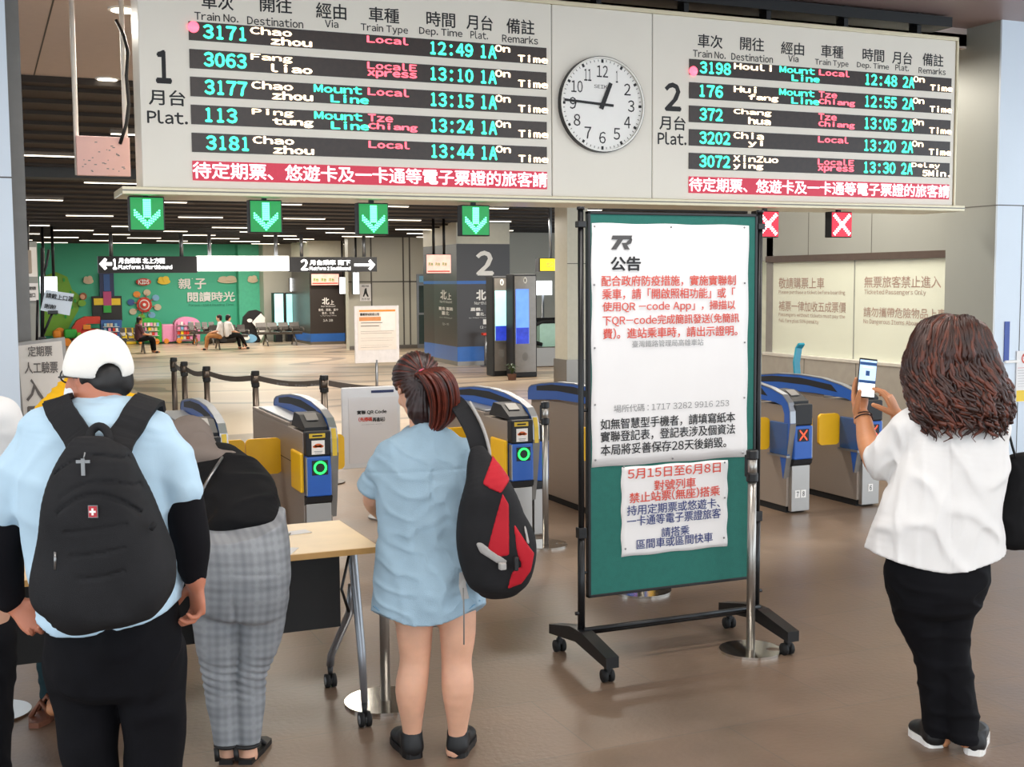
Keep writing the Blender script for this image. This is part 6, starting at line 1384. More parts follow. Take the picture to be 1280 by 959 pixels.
q = MB(); off = np.array([0.03, 0.004, 0.016]); q.tube([f_.w(p + off) for p in cr([A(577, 508, -0.01), A(592, 536, -0.06), A(601, 566, -0.095), A(602, 586, -0.12)], 4)], 0.006, packg, 6); q.build('strap_piping', bk)
q = MB(); q.ribbon([f_.w(A(589, 578, -0.14)), f_.w(A(597, 572, -0.16)), f_.w(A(605, 580, -0.17)), f_.w(A(608, 594, -0.19))], f_.A @ np.array([0.7, 0, 0.7]), 0.03, 0.004, packg); q.ribbon([f_.w(A(587, 584, -0.15)), f_.w(A(598, 588, -0.18)), f_.w(A(606, 600, -0.2))], f_.A @ np.array([0.5, 0, 0.8]), 0.022, 0.004, packg); q.build('strap_adjuster', bk)
q = MB(); q.ribbon([f_.w(A(590, 713, -0.2)), f_.w(A(578, 718, -0.19)), f_.w(A(578, 732, -0.19)), f_.w(A(582, 749, -0.19))], f_.A @ np.array([0.8, 0, 0.4]), 0.026, 0.003, packg); q.tube([f_.w(A(579, 735, -0.19)), f_.w(A(580, 770, -0.19)), f_.w(A(580, 806, -0.19))], 0.003, greydark, 6); q.build('loose_strap', bk)
q = MB(); q.box(f_.w(A(628, 708, -0.3)) - 0.012, f_.w(A(628, 708, -0.3)) + 0.012, packg, 0.004); q.build('buckle', bk); q = MB(); q.box(f_.w(A(645, 705, -0.29)) - [0.008, 0.008, 0.025], f_.w(A(645, 705, -0.29)) + [0.008, 0.008, 0.025], black, 0.004); q.build('buckle', bk)

# ------------------------------------------------------------------ man with white cap and black backpack
f_ = Figure(G(140, 1121), YAW); A = f_.at; row = f_.row
wm = thing('person', 'person in pale blue shirt, white cap and black arm sleeves, seen from behind', 'person', f_.b)
B = Field((-0.42, -0.25, -0.01), (0.4, 0.35, 1.68), 0.005)
B.loft([row(790, 66, 216, 0, 0.1), row(700, 55, 205, 0, 0.11), row(600, 55, 190, 0, 0.1), row(545, 62, 186, 0.01, 0.07)], k=0.02)
B.limb([A(127, 530, 0.02), A(126, 480, 0.035)], [0.07, 0.064], 0.02, spl=False)
hc = A(123, 468, 0.06); Rh = rotm(1.0, -0.08, 0.0); head(B, hc, Rh, 0.98)
B.limb([A(190, 556, 0.01), A(229, 612, 0), A(236, 655, 0.0), A(244, 725, 0.02)], [0.038, 0.044, 0.042, 0.03], 0.02)
B.limb([A(58, 558, 0.01), A(14, 622, 0), A(4, 690, 0.0), A(16, 752, 0.02)], [0.038, 0.044, 0.042, 0.03], 0.02)
hand(B, A(245, 728, 0.02), (0.02, 0.1, -1), (-0.75, -0.6, 0), (-0.5, 0.75, 0.1), 0.75, 1.02)
hand(B, A(20, 757, 0.02), (0.72, -0.05, -0.62), (0.15, -0.8, 0.5), (0.45, 0.35, 0.8), 0.7, 1.02)
for xs in ((104, 110, 112, 112), (183, 188, 192, 194)):
    B.limb([A(xs[0], 800), A(xs[1], 900), A(xs[2], 990), A(xs[3], 1105)], [0.07, 0.05, 0.042, 0.036], 0.01); B.limb([A(xs[3], 1108), A(xs[3], 1118, 0.15)], [0.04, 0.035], 0.02, spl=False)
f_.build(B, 'body', wm, sk_c)
Sh = Field((-0.46, -0.26, 0.75), (0.44, 0.26, 1.5), 0.006)
Sh.loft([row(518, 88, 164, 0.03, 0.065), row(522, 70, 180, 0.02, 0.085), row(528, 52, 199, 0.015, 0.105), row(545, 36, 210, 0.0, 0.125), row(575, 28, 214, 0, 0.14), row(610, 27, 213, -0.0, 0.145), row(660, 34, 213, 0, 0.145), row(720, 44, 221, 0, 0.145), row(770, 50, 224, 0, 0.145), row(812, 50, 226, 0, 0.145)], k=0.03, p=2.4)
Sh.limb([A(194, 545, 0.01), A(217, 580, 0), A(230, 612, 0)], [0.06, 0.06, 0.055], 0.025); Sh.limb([A(52, 547, 0.01), A(26, 590, 0), A(9, 634, 0)], [0.062, 0.064, 0.062], 0.025)
nc = A(127, 517, 0.03); Sh.limb([nc + [0.08 * math.cos(a), 0.07 * math.sin(a), -0.004 + 0.012 * math.sin(a)] for a in np.linspace(0, 2 * PI, 17)], [0.019] * 17, 0.015)
Sh.bump(wav(13, 7, 0.003, 7, (1.2, 1, 0.8))); Sh.bump(folds(15, 5.5, 0.007, (0.6, 1, 1.2))); Sh.bump(folds(18, 8, 0.0045, (1.0, 1, 1.0)))
zh = lambda x: np.interp(x, [A(p, 780)[0] for p in (46, 60, 86, 133, 199, 218, 228)], [A(100, p, -0.12)[2] for p in (748, 783, 796, 793.5, 780, 771, 760)])
Sh.cut(lambda x, y, z: zh(x) - z); f_.build(Sh, 'shirt', wm, ltblue)
Sl = Field((-0.46, -0.2, 0.8), (0.44, 0.2, 1.3), 0.006)
Sl.limb([A(228, 604, 0), A(234, 650, 0), A(239, 690, 0.01), A(243, 717, 0.02)], [0.05, 0.058, 0.052, 0.039], 0.0); Sl.bump(wav(21, 25, 0.002)); f_.build(Sl, 'arm_sleeve', wm, jet)
Sl = Field((-0.5, -0.2, 0.8), (-0.1, 0.2, 1.3), 0.006); Sl.limb([A(12, 624, 0), A(2, 680, 0), A(4, 715, 0.01), A(12, 748, 0.02)], [0.052, 0.062, 0.057, 0.042], 0.0); Sl.bump(wav(22, 25, 0.002)); f_.build(Sl, 'arm_sleeve', wm, jet)
Pt = Field((-0.3, -0.25, 0.03), (0.32, 0.25, 0.98), 0.007)
Pt.loft([row(760, 58, 222, 0, 0.125), row(800, 60, 223, -0.01, 0.14), row(850, 66, 222, -0.01, 0.13)], k=0.02)
for xs in ((100, 108, 112, 113, 113), (186, 189, 192, 194, 195)): Pt.limb([A(xs[0], 815), A(xs[1], 880), A(xs[2], 960), A(xs[3], 1040), A(xs[4], 1106)], [0.1, 0.09, 0.075, 0.065, 0.06], 0.02)
Pt.bump(folds(31, 6, 0.009)); Pt.bump(wav(33, 5, 0.003)); f_.build(Pt, 'trousers', wm, navyc)
for xs in (113, 194): a = A(xs, 1120, 0)[:2]; shoe(f_, a + [0, -0.08], a + [0.02 if xs > 150 else -0.02, 0.2], 'shoe', wm, shoeb, shoeb)
T = lambda x, y, z: hc + 0.99 * (Rh @ np.array([x, y, z])); Hd = Field(hc - 0.2, hc + 0.2, 0.005)
Hd.ell(T(0, -0.022, 0.0), (0.08, 0.084, 0.074), 0.02, Rh); Hd.ell(T(0, -0.055, -0.035), (0.064, 0.042, 0.042), 0.02, Rh); Hd.bump(wav(4, 130, 0.002, 6, (1, 1, 0.3))); f_.build(Hd, 'hair', wm, hairb)
Cp = Field(hc - 0.26, hc + 0.26, 0.005); Rc = rotm(0.6, -0.02, 0); TC = lambda x, y, z: hc + Rc @ np.array([x, y, z])
Cp.ell(TC(0, -0.006, 0.028), (0.092, 0.11, 0.101), 0.01, Rc); Cp.ell(TC(0, 0.0, 0.014), (0.0925, 0.111, 0.056), 0.02, Rc); Cp.bump(lambda x, y, z: 0.0015 * np.exp(-((((np.stack([x, y, z], -1) - hc) @ Rc)[..., 0]) / 0.003) ** 2))
def capcut(x, y, z):
    q = (np.stack([x, y, z], -1) - hc) @ Rc; return -0.002 - q[..., 2] - 0.06 * (-(q[..., 1]) - 0.02)
Cp.cut(capcut); Cp.cut(lambda x, y, z: 0.0)if False else None
o = np.zeros(1); 
def arch(x, y, z):
    q = (np.stack([x, y, z], -1) - hc) @ Rc; r = np.sqrt((q[..., 0] / 0.037) ** 2 + ((q[..., 2] - 0.0) / 0.036) ** 2) - 1; return np.where(q[..., 1] < 0, -np.minimum(r * 0.035, 9), -1.0)
Cp.cut(arch); inner = Field.__new__(Field); f_.build(Cp, 'cap', wm, capw)
q = MB(); vs = []; 
for sg in (0, 0.006):
    for i in range(9):
        for j in range(5):
            u = (i / 8 - 0.5) * 2; v = j / 4; x = 0.085 * u; yb_ = math.sqrt(max(0, 1 - u * u * 0.75)); vs.append(f_.w(TC(x, 0.075 * yb_ + 0.02 + 0.075 * v * (1 - 0.45 * u * u), 0.01 - 0.012 * v - 0.012 * u * u + sg)))
fs = []
for i in range(8):
    for j in range(4): a = i * 5 + j; fs += [[a, a + 1, a + 6, a + 5], [45 + a, 45 + a + 5, 45 + a + 6, 45 + a + 1]]
for j in range(4): fs += [[j, 45 + j, 46 + j, j + 1], [40 + j, 41 + j, 86 + j, 85 + j]]
for i in range(8): fs += [[i * 5 + 4, i * 5 + 49, i * 5 + 54, i * 5 + 9]]
q.add(vs, fs, capw, True); q.lathe([(0.001, 0.004), (0.006, 0.003), (0.008, 0)], f_.w(TC(0, -0.006, 0.1265)), capw, 12); q.build('cap_brim', wm)
TG = lambda x, y, z: hc + 0.99 * (Rh @ np.array([x, y, z]))
q = MB(); st_ = [f_.w(TC(0.039 * math.cos(a), -0.106 + 0.02 * abs(math.cos(a)) * 0.6, 0.0 + 0.037 * math.sin(a) + 0.001)) for a in np.linspace(0.05, PI - 0.05, 13)]; q.tube(st_, 0.003, capw, 6); q.build('cap_strap', wm); q = MB()
for sg in (-1, 1): q.tube([f_.w(TG(sg * 0.072, 0.085, 0.0)), f_.w(TG(sg * 0.082, 0.02, 0.0)), f_.w(TG(sg * 0.08, -0.012, -0.006))], 0.003, black, 6)
[q.tube([f_.w(TG(sg * 0.036 + 0.028 * math.cos(a), 0.104 - 0.25 * abs(sg * 0.036 + 0.028 * math.cos(a)), 0.002 + 0.02 * math.sin(a))) for a in np.linspace(0, 2 * PI, 20)], 0.0025, black, 6) for sg in (-1, 1)]; q.build('glasses', wm)
Mk = Field(hc - 0.2, hc + 0.2, 0.005); Mk.ell(hc + Rh @ np.array([0, 0.06, -0.055]), (0.066, 0.056, 0.058), 0.01, Rh); Mk.cut(lambda x, y, z: 0.035 - ((np.stack([x, y, z], -1) - hc) @ Rh)[..., 1]); f_.build(Mk, 'face_mask', wm, cloth('mask_white', '#e9eef2', 0.02))
# his backpack
bp_ = thing('backpack', 'large black backpack worn over the pale blue shirt', 'backpack', f_.w((0, -0.2, 0.85)))
VB = -0.245; Pk = Field((-0.32, -0.42, 0.76), (0.3, -0.08, 1.4), 0.006)
Pk.loft([row(556, 104, 145, VB + 0.02, 0.05), row(566, 84, 160, VB + 0.01, 0.075), row(595, 70, 173, VB, 0.1), row(635, 57, 190, VB, 0.115), row(680, 48, 206, VB, 0.12), row(725, 46, 212, VB, 0.12), row(748, 52, 208, VB, 0.115), row(762, 66, 194, VB, 0.1), row(769, 92, 172, VB, 0.06)], k=0.02, p=2.9)
def arcline(x0, y0, xm, ym, x1, y1, w=0.004, d=0.006):
    p = np.array([A(x0, y0, VB - 0.1), A(xm, ym, VB - 0.1), A(x1, y1, VB - 0.1)]); c_ = np.polyfit(p[:, 0], p[:, 2], 2); lo, hi = p[:, 0].min(), p[:, 0].max()
    Pk.bump(lambda x, y, z: d * np.exp(-((z - np.polyval(c_, x)) / w) ** 2) * (x > lo) * (x < hi) * (y < VB))
Pk.bump(wav(41, 5, 0.0035)); Pk.bump(folds(43, 4, 0.003))
arcline(75, 624, 118, 603, 175, 622); arcline(72, 643, 115, 618, 172, 645, 0.005, 0.008); arcline(82, 664, 118, 661, 160, 655); arcline(90, 694, 125, 690, 160, 683); arcline(98, 722, 130, 719, 160, 711); arcline(62, 596, 120, 572, 172, 592, 0.004, 0.007)
f_.build(Pk, 'body', bp_, packc)
zl = [A(70, 690, VB)[2], A(70, 640, VB)[2]]
q = MB(); q.tube([f_.w(p) for p in cr([A(112, 556, VB + 0.03), A(114, 540, VB + 0.06), A(124, 533, VB + 0.07), A(134, 540, VB + 0.06), A(137, 556, VB + 0.03)], 4)], 0.012, packc, 8); q.build('carry_loop', bp_)
for xs_ in ((71, 72, 74, 80, 88, 97, 104), (180, 179, 177, 171, 163, 152, 145)):
    g0 = cr([A(x, y, v) for x, y, v in zip(xs_, (522, 516, 511, 520, 532, 548, 566), (0.1, 0.07, 0.02, -0.07, -0.12, -0.16, -0.2))], 4); g1 = Sh.push(g0, 0.012); w_ = np.clip((np.arange(len(g0)) - 14) / 8, 0, 1)[:, None]; pts = g1 * (1 - w_) + g0 * w_
    q = MB(); q.ribbon([f_.w(p) for p in pts], f_.A @ np.array([0.95, 0.0, 0.3 * (1 if xs_[0] < 100 else -1)]), 0.076, 0.016, packc); q.build('shoulder_strap', bp_)
q = MB(); c0 = f_.w(A(116.5, 639.5, VB - 0.122)); Ux, Vz = f_.A[:, 0], Z_
def rp(mb, w, h, lift, m, dx=0, dz=0): mb.prism([(-w + dx, -h + dz), (w + dx, -h + dz), (w + dx, h + dz), (-w + dx, h + dz)], c0 - f_.A[:, 1] * lift, Ux, Vz, 0.002, m)
rp(q, 0.0125, 0.016, 0, pin); rp(q, 0.0105, 0.014, 0.002, mat('emblem_red', '#b52a35', 0.4)); rp(q, 0.008, 0.0025, 0.004, whiteink); rp(q, 0.0025, 0.009, 0.0042, whiteink); q.build('emblem', bp_)
q = MB(); c0 = f_.w(A(104, 580, VB - 0.105)); rp(q, 0.018, 0.004, 0, pin, 0, 0.006); rp(q, 0.005, 0.022, 0.001, pin, 0, -0.008); q.tube([c0 + [0, 0, 0.006], c0 + [0.005, -0.004, 0.03]], 0.002, pin, 6); q.build('zip_charm', bp_)
q = MB(); q.tube([f_.w(A(69, 690, VB - 0.11)), f_.w(A(69, 712, VB - 0.11))], 0.004, pin, 6); q.build('zip_pull', bp_); q = MB(); q.tube([f_.w(A(194, 654, VB - 0.08)), f_.w(A(188, 662, VB - 0.09))], 0.008, packc, 6); q.build('zip_pull', bp_)

# ------------------------------------------------------------------ woman bending over the table
f_ = Figure(G(300, 950), YAW); A = f_.at; row = f_.row
wh = thing('person', 'person in grey headscarf and plaid trousers bending over the wooden table', 'person', f_.b)
B = Field((-0.35, -0.2, -0.01), (0.25, 0.85, 1.35), 0.006); hc = A(236, 564, 0.56); Rh = rotm(0.7, -0.6, 0.0); head(B, hc, Rh, 0.97)
B.loft([np.r_[A(300, 700, 0.03), 0.15, 0.11], np.r_[A(302, 655, 0.13), 0.13, 0.1], np.r_[A(285, 615, 0.3), 0.14, 0.09], np.r_[A(255, 580, 0.46), 0.12, 0.08]], k=0.03); B.limb([A(252, 580, 0.46), A(240, 572, 0.54)], [0.055, 0.05], 0.03, spl=False)
B.limb([A(285, 592, 0.43), A(290, 640, 0.5), A(262, 650, 0.68)], [0.048, 0.042, 0.028], 0.02); B.limb([A(215, 600, 0.43), A(205, 650, 0.5), A(235, 650, 0.68)], [0.048, 0.042, 0.028], 0.02)
hand(B, A(258, 650, 0.69), (-0.5, 0.85, -0.1), (0, 0, -1), (-1, 0, 0), 0.4, 0.92); hand(B, A(237, 650, 0.69), (0.3, 0.9, -0.1), (0, 0, -1), (1, 0, 0), 0.4, 0.92)
for xs in ((274, 276, 280, 286), (325, 316, 313, 310)):
    B.limb([A(xs[0], 740), A(xs[1], 840), A(xs[2], 890), A(xs[3], 942)], [0.07, 0.045, 0.036, 0.03], 0.01); B.limb([A(xs[3], 945), A(xs[3] - 3, 950, 0.15)], [0.034, 0.028], 0.02, spl=False)
f_.build(B, 'body', wh, sk_a)
Tp = Field((-0.4, -0.1, 0.7), (0.3, 0.8, 1.35), 0.006)
Tp.loft([np.r_[row(668, 262, 350, 0.08, 0.12)], np.r_[row(655, 262, 350, 0.12, 0.122)], np.r_[A(300, 640, 0.19), 0.158, 0.12], np.r_[A(284, 614, 0.32), 0.165, 0.115], np.r_[A(258, 587, 0.44), 0.15, 0.1], np.r_[A(246, 572, 0.5), 0.09, 0.07]], k=0.03, p=2.2)
Tp.limb([A(285, 592, 0.43), A(291, 640, 0.5), A(266, 650, 0.64)], [0.062, 0.055, 0.04], 0.02); Tp.limb([A(215, 600, 0.43), A(205, 650, 0.5), A(230, 650, 0.64)], [0.062, 0.055, 0.04], 0.02)
Tp.bump(folds(51, 6, 0.009, (0.5, 1, 1.5))); Tp.bump(wav(53, 5, 0.003)); f_.build(Tp, 'top', wh, blackc)
Pt = Field((-0.25, -0.25, 0.05), (0.28, 0.35, 1.02), 0.006)
Pt.loft([row(640, 262, 356, 0.13, 0.12), row(660, 255, 358, 0.07, 0.135), row(676, 251, 360, 0.02, 0.135), row(715, 244, 362, -0.035, 0.135), row(755, 244, 356, -0.02, 0.125)], k=0.02, p=2.2)
for xs in ((273, 274, 276, 278, 283, 287), (328, 324, 315, 314, 313, 312)): Pt.limb([A(xs[0], 745, 0.0), A(xs[1], 795), A(xs[2], 840), A(xs[3], 862), A(xs[4], 910), A(xs[5], 938 if xs[0] < 300 else 932)], [0.1, 0.088, 0.066, 0.064, 0.054, 0.046] if xs[0] < 300 else [0.098, 0.08, 0.054, 0.052, 0.044, 0.034], 0.016)
pl0 = A(262, 668, 0.0); pl1 = A(355, 655, 0.0); Pt.cut(lambda x, y, z: (z - (pl0[2] + (x - pl0[0]) * (pl1[2] - pl0[2]) / (pl1[0] - pl0[0])) - 0.22 * (y + 0.02)) * 0.9)
Pt.bump(folds(61, 5, 0.004, (0.5, 1, 1.5))); zk = A(290, 845)[2]; Pt.bump(lambda x, y, z: 0.004 * np.sin((z + 0.25 * x) * 210) * np.exp(-((z - zk) / 0.07) ** 2)); xc_ = A(303, 750)[0]; Pt.bump(lambda x, y, z: 0.012 * np.exp(-((x - xc_) / 0.012) ** 2) * np.exp(-((z - A(303, 745)[2]) / 0.09) ** 2) * (y < 0))
f_.build(Pt, 'plaid_trousers', wh, plaidm)
q = MB(); q.tube([f_.w(p) for p in cr([[0.16 * math.cos(a) * 0.98 + A(306, 672)[0], 0.07 + 0.135 * math.sin(a), A(306, 676, 0)[2] + 0.012 * math.cos(a) + 0.02 * math.sin(a)] for a in np.linspace(PI, 2 * PI, 9)], 3)], 0.0035, greydark, 6); q.build('waist_seam', wh)
Sc = Field((-0.42, 0.2, 0.95), (0.15, 0.85, 1.4), 0.006); Sc.ell(hc + Rh @ np.array([0, -0.02, 0.02]), (0.098, 0.12, 0.122), 0.02, Rh); Sc.limb([hc + [0.01, -0.03, -0.03], A(250, 576, 0.46), A(262, 584, 0.4)], [0.085, 0.075, 0.045], 0.03, flat=((1, 0, 0), 1.3)); Sc.limb([A(222, 568, 0.42), A(240, 571, 0.37), A(264, 573, 0.36), A(288, 572, 0.39)], [0.04, 0.045, 0.04, 0.028], 0.03); Sc.limb([A(236, 552, 0.5), A(256, 570, 0.4)], [0.085, 0.06], 0.03, spl=False); Sc.ell(hc + Rh @ np.array([0, 0.1, -0.02]), (0.055, 0.05, 0.08), 0.01, Rh, 'sub')
Sc.bump(folds(71, 6, 0.005, (1, 1, 0.7))); f_.build(Sc, 'headscarf', wh, greyscarf)
q = MB(); q.tube([f_.w(p) for p in cr([A(278, 572, 0.33), A(270, 584, 0.24), A(259, 602, 0.17), A(248, 624, 0.12)], 5)], 0.006, pin, 6); q.build('chain_strap', wh)
for xs, dx in ((286, -0.02), (310, 0.02)):
    a = A(xs, 950, 0)[:2]; q = MB(); hp, tp = np.array([a[0], a[1] - 0.05]), np.array([a[0] + dx, a[1] + 0.19]); W0 = [f_.w((*(hp + (tp - hp) * t + np.array([w, 0])), 0)) for t, w in ((0, -0.025), (0, 0.025), (0.5, 0.038), (0.9, 0.04), (1, 0.015), (1, -0.015), (0.9, -0.04), (0.5, -0.036))]; q.prism([(p[0], p[1]) for p in W0], (0, 0, 0), X_, Y_, 0.02, shoeb)
    q.tube([f_.w((a[0] + 0.046 * math.cos(t), a[1] - 0.005 + 0.048 * math.sin(t), 0.065)) for t in np.linspace(0, 2 * PI, 17)], 0.008, shoeb, 6); q.tube([f_.w((a[0] - 0.045, a[1] + 0.1, 0.02)), f_.w((a[0], a[1] + 0.1, 0.07)), f_.w((a[0] + 0.045, a[1] + 0.1, 0.02))], 0.01, shoeb, 6); q.tube([f_.w((a[0] - 0.03, a[1] - 0.05, 0.015)), f_.w((a[0] - 0.035, a[1] - 0.045, 0.065))], 0.01, shoeb, 6); q.build('sandal', wh)

# ------------------------------------------------------------------ woman in white with the phone
f_ = Figure(G(1188, 938), YAW); A = f_.at; row = f_.row
ww = thing('person', 'person in white blouse and black trousers holding up a phone, long wavy brown hair', 'person', f_.b)
B = Field((-0.42, -0.2, -0.01), (0.32, 0.55, 1.68), 0.005)
B.loft([row(705, 1118, 1228, 0, 0.11), row(640, 1115, 1235, 0, 0.1), row(580, 1145, 1238, 0.02, 0.09), row(545, 1155, 1232, 0.03, 0.06)], k=0.02); B.limb([A(1192, 535, 0.03), A(1190, 480, 0.05)], [0.065, 0.055], 0.03, spl=False)
hc = A(1186, 447, 0.07); Rh = rotm(0.55, -0.12, 0); head(B, hc, Rh, 0.98)
LE = A(1100, 583, 0.16); LW_ = A(1079, 521, 0.33)
B.limb([A(1142, 545, 0.04), A(1114, 568, 0.1), LE, A(1086, 556, 0.24), LW_], [0.036, 0.045, 0.048, 0.043, 0.03], 0.02, n=5)
RE = A(1180, 590, 0.22); RW = A(1122, 521, 0.3); B.limb([A(1230, 548, 0.03), A(1215, 575, 0.12), RE, A(1142, 545, 0.28), RW], [0.036, 0.042, 0.045, 0.038, 0.027], 0.02)
for xs, v in (((1142, 1166, 1172, 1178), (0, 0.02, 0.04, 0.05)), ((1200, 1192, 1196, 1207), (0, 0, -0.01, -0.03))):
    B.limb([A(xs[0], 730, v[0]), A(xs[1], 815, v[1]), A(xs[2], 860, v[2]), A(xs[3], 925, v[3])], [0.07, 0.045, 0.038, 0.03], 0.01)
B_ = B
# fine field for both hands, grown on the same wrists
Hn = Field(A(1055, 540, 0.2) - [0.03, 0.06, 0.0], A(1140, 455, 0.3) + [0.03, 0.2, 0.05], 0.003)
Hn.limb([A(1081, 527, 0.31), LW_], [0.0295, 0.029], 0.0, spl=False); Hn.limb([A(1129, 529, 0.29), RW], [0.031, 0.027], 0.0, spl=False)
hand(Hn, LW_ + [-0.012, 0.004, 0.004], (0.02, 0.16, 0.98), (0.35, -0.93, 0.1), (-0.93, -0.36, 0.05), 0.3, 0.98, curls=(0.22, 0.2, 0.22, 0.3), thumb=0.2, thumb_dir=(-0.05, -0.55, 0.85))
hand(Hn, RW + [0, 0, 0.006], (-0.42, 0.12, 0.9), (-0.75, 0.55, -0.35), (-0.4, -0.8, -0.1), 0.3, 0.95, curls=(0.3, 0.45, 0.55, 0.65), thumb=0.3, spread=0.18)
q = MB(); B.mesh(q, sk_b, None, f_.xf); Hn.mesh(q, sk_b, None, f_.xf); q.build('body', ww)
Bl = Field((-0.42, -0.25, 0.65), (0.36, 0.3, 1.42), 0.006)
Bl.loft([row(516, 1158, 1222, 0.04, 0.06), row(524, 1140, 1246, 0.04, 0.08), row(545, 1132, 1258, 0.03, 0.11), row(580, 1128, 1258, 0.02, 0.135), row(620, 1112, 1251, 0.01, 0.14), row(660, 1096, 1250, 0, 0.14), row(695, 1087, 1254, 0, 0.145), row(735, 1083, 1258, 0, 0.15)], k=0.03, p=2.3)
Bl.limb([A(1140, 533, 0.04), A(1118, 560, 0.09), A(1106, 576, 0.13)], [0.062, 0.068, 0.07], 0.035); Bl.limb([A(1236, 535, 0.03), A(1222, 570, 0.1), A(1205, 585, 0.15)], [0.062, 0.066, 0.064], 0.035)
Bl.bump(wav(81, 7, 0.0035, 7, (1.3, 1, 0.7))); Bl.bump(folds(83, 5.5, 0.010, (1.0, 1, 0.9))); Bl.bump(folds(86, 8, 0.005, (1.2, 1, 0.7)))
Bl.bump(lambda x, y, z: 0.003 * np.exp(-((x - A(1172, 670)[0]) / 0.004) ** 2) * (y < 0))
hx0, hx1 = A(1083, 687)[0], A(1256, 685)[0]; hz = A(1180, 716, -0.13)[2]; hl, hr = A(1083, 687)[2], A(1256, 685)[2]
def hemw(x): u = (x - hx0) / (hx1 - hx0); return hz + np.where(u < 0.5, (hl - hz) * np.clip(1 - 2 * u, 0, 1) ** 1.5, (hr - hz) * np.clip(2 * u - 1, 0, 1) ** 1.7)
Bl.cut(lambda x, y, z: hemw(x) - z); f_.build(Bl, 'blouse', ww, whitec)
Pt = Field((-0.32, -0.25, 0.04), (0.28, 0.3, 0.92), 0.006)
Pt.loft([row(680, 1112, 1234, 0, 0.125), row(720, 1108, 1234, -0.01, 0.14), row(755, 1116, 1222, -0.01, 0.12)], k=0.02)
for xs, v, r in (((1142, 1150, 1164, 1168, 1172, 1176), (0, 0, 0.02, 0.03, 0.04, 0.05), (0.1, 0.088, 0.066, 0.06, 0.056, 0.05)), ((1200, 1188, 1189, 1195, 1202, 1206), (0, 0, 0, 0, -0.01, -0.03), (0.1, 0.082, 0.066, 0.064, 0.06, 0.052))):
    Pt.limb([A(xs[0], 725, v[0]), A(xs[1], 770, v[1]), A(xs[2], 815, v[2]), A(xs[3], 850, v[3]), A(xs[4], 890, v[4]), A(xs[5], 933, v[5])], r, 0.018)
Pt.bump(folds(91, 7, 0.006, (0.6, 1, 1.4))); Pt.bump(wav(93, 6, 0.002)); f_.build(Pt, 'trousers', ww, navyc)
shoe(f_, A(1217, 950, -0.06)[:2], A(1222, 930, 0.19)[:2], 'shoe', ww, shoeb, solew); shoe(f_, A(1172, 938, 0.02)[:2], A(1143, 925, 0.2)[:2], 'shoe', ww, shoeb, solew)
# wavy hair
st = np.array([row(400, 1178, 1204, 0.06, 0.04), row(406, 1164, 1216, 0.06, 0.075), row(418, 1148, 1231, 0.05, 0.115), row(440, 1138, 1240, 0.04, 0.125), row(465, 1133, 1247, 0.03, 0.12), row(490, 1142, 1256, 0.0, 0.11), row(515, 1148, 1260, -0.03, 0.095), row(530, 1158, 1254, -0.05, 0.07)])
Hd = Field((-0.25, -0.25, 1.12), (0.3, 0.28, 1.72), 0.006); Hd.loft(st, k=0.0, p=2.0); Hd.ell(hc + Rh @ np.array([0, 0.115, -0.035]), (0.062, 0.075, 0.095), 0.015, Rh, 'sub'); Hd.bump(wav(7, 45, 0.006, 8)); f_.build(Hd, 'hair', ww, hair_c)
q = MB(); rnd = random.Random(11); zs = st[:, 2][::-1].copy()
zs = np.append(zs, zs[-1] + 0.025); st = np.vstack([[*st[0, :2], zs[-1], 0.004, 0.004], st])
def hs(z): return [np.interp(z, zs, st[:, j][::-1]) for j in (0, 1, 3, 4)]
crown = A(1190, 396, 0.06)
for k in range(380):
    ph = rnd.uniform(-PI * 1.15, PI * 0.15) if k % 6 else rnd.uniform(0, 2 * PI); from_top = k % 5 > 1; top = rnd.uniform(zs[-1] - 0.05, zs[-1] + 0.01) if from_top else rnd.uniform(1.3, 1.6); L = rnd.uniform(0.2, 0.46); bot = max(zs[0] - rnd.uniform(-0.02, 0.06), top - L); n = 18; pts = []; f0 = rnd.uniform(0, 6); fr = rnd.uniform(8, 13); amp = rnd.uniform(0.008, 0.019)
    for i in range(n):
        t = i / (n - 1); z = top + (bot - top) * t; x, y, a, b_ = hs(max(z, zs[0])); p = ph + 0.35 * math.sin(t * 2 + f0) * t; c_, s_ = math.cos(p), math.sin(p)
        pts.append(np.array([x + a * c_, y + b_ * s_, z]))
    pts = np.array(pts); up = pts[:, 2] > zs[0] + 0.01; pts[up] = Hd.push(pts[up], 0.003)
    for i in range(n):
        t = i / (n - 1); g = np.clip((zs[-1] - 0.06 - pts[i, 2]) / 0.2, 0, 1); p = ph; pts[i] += np.array([-math.sin(p), math.cos(p), 0]) * amp * g * math.sin(fr * t * 2 + f0) + np.array([math.cos(p), math.sin(p), 0]) * amp * 0.5 * g * (1 + math.cos(fr * t * 2 + f0))
    pf = Rh.T @ (pts[n // 2] - hc)
    if pf[1] > 0.03 and abs(pf[0]) < 0.07: continue
    r = rnd.uniform(0.0045, 0.009); q.tube(pts, [r * (0.45 + 0.75 * math.sin(PI * min(1, i / (n - 1) * 0.9 + 0.05))) * (1 if i < n - 2 else 0.4) for i in range(n)], hair_c2 if rnd.random() < 0.3 else hair_c, 5)
q.v = [tuple(f_.w(v)) for v in q.v]; q.build('wavy_locks', ww)
q = MB(); d = (LW_ - A(1086, 556, 0.24)); d /= np.linalg.norm(d); e1 = np.cross(d, [0, 1, 0]); e1 /= np.linalg.norm(e1); e2 = np.cross(d, e1)
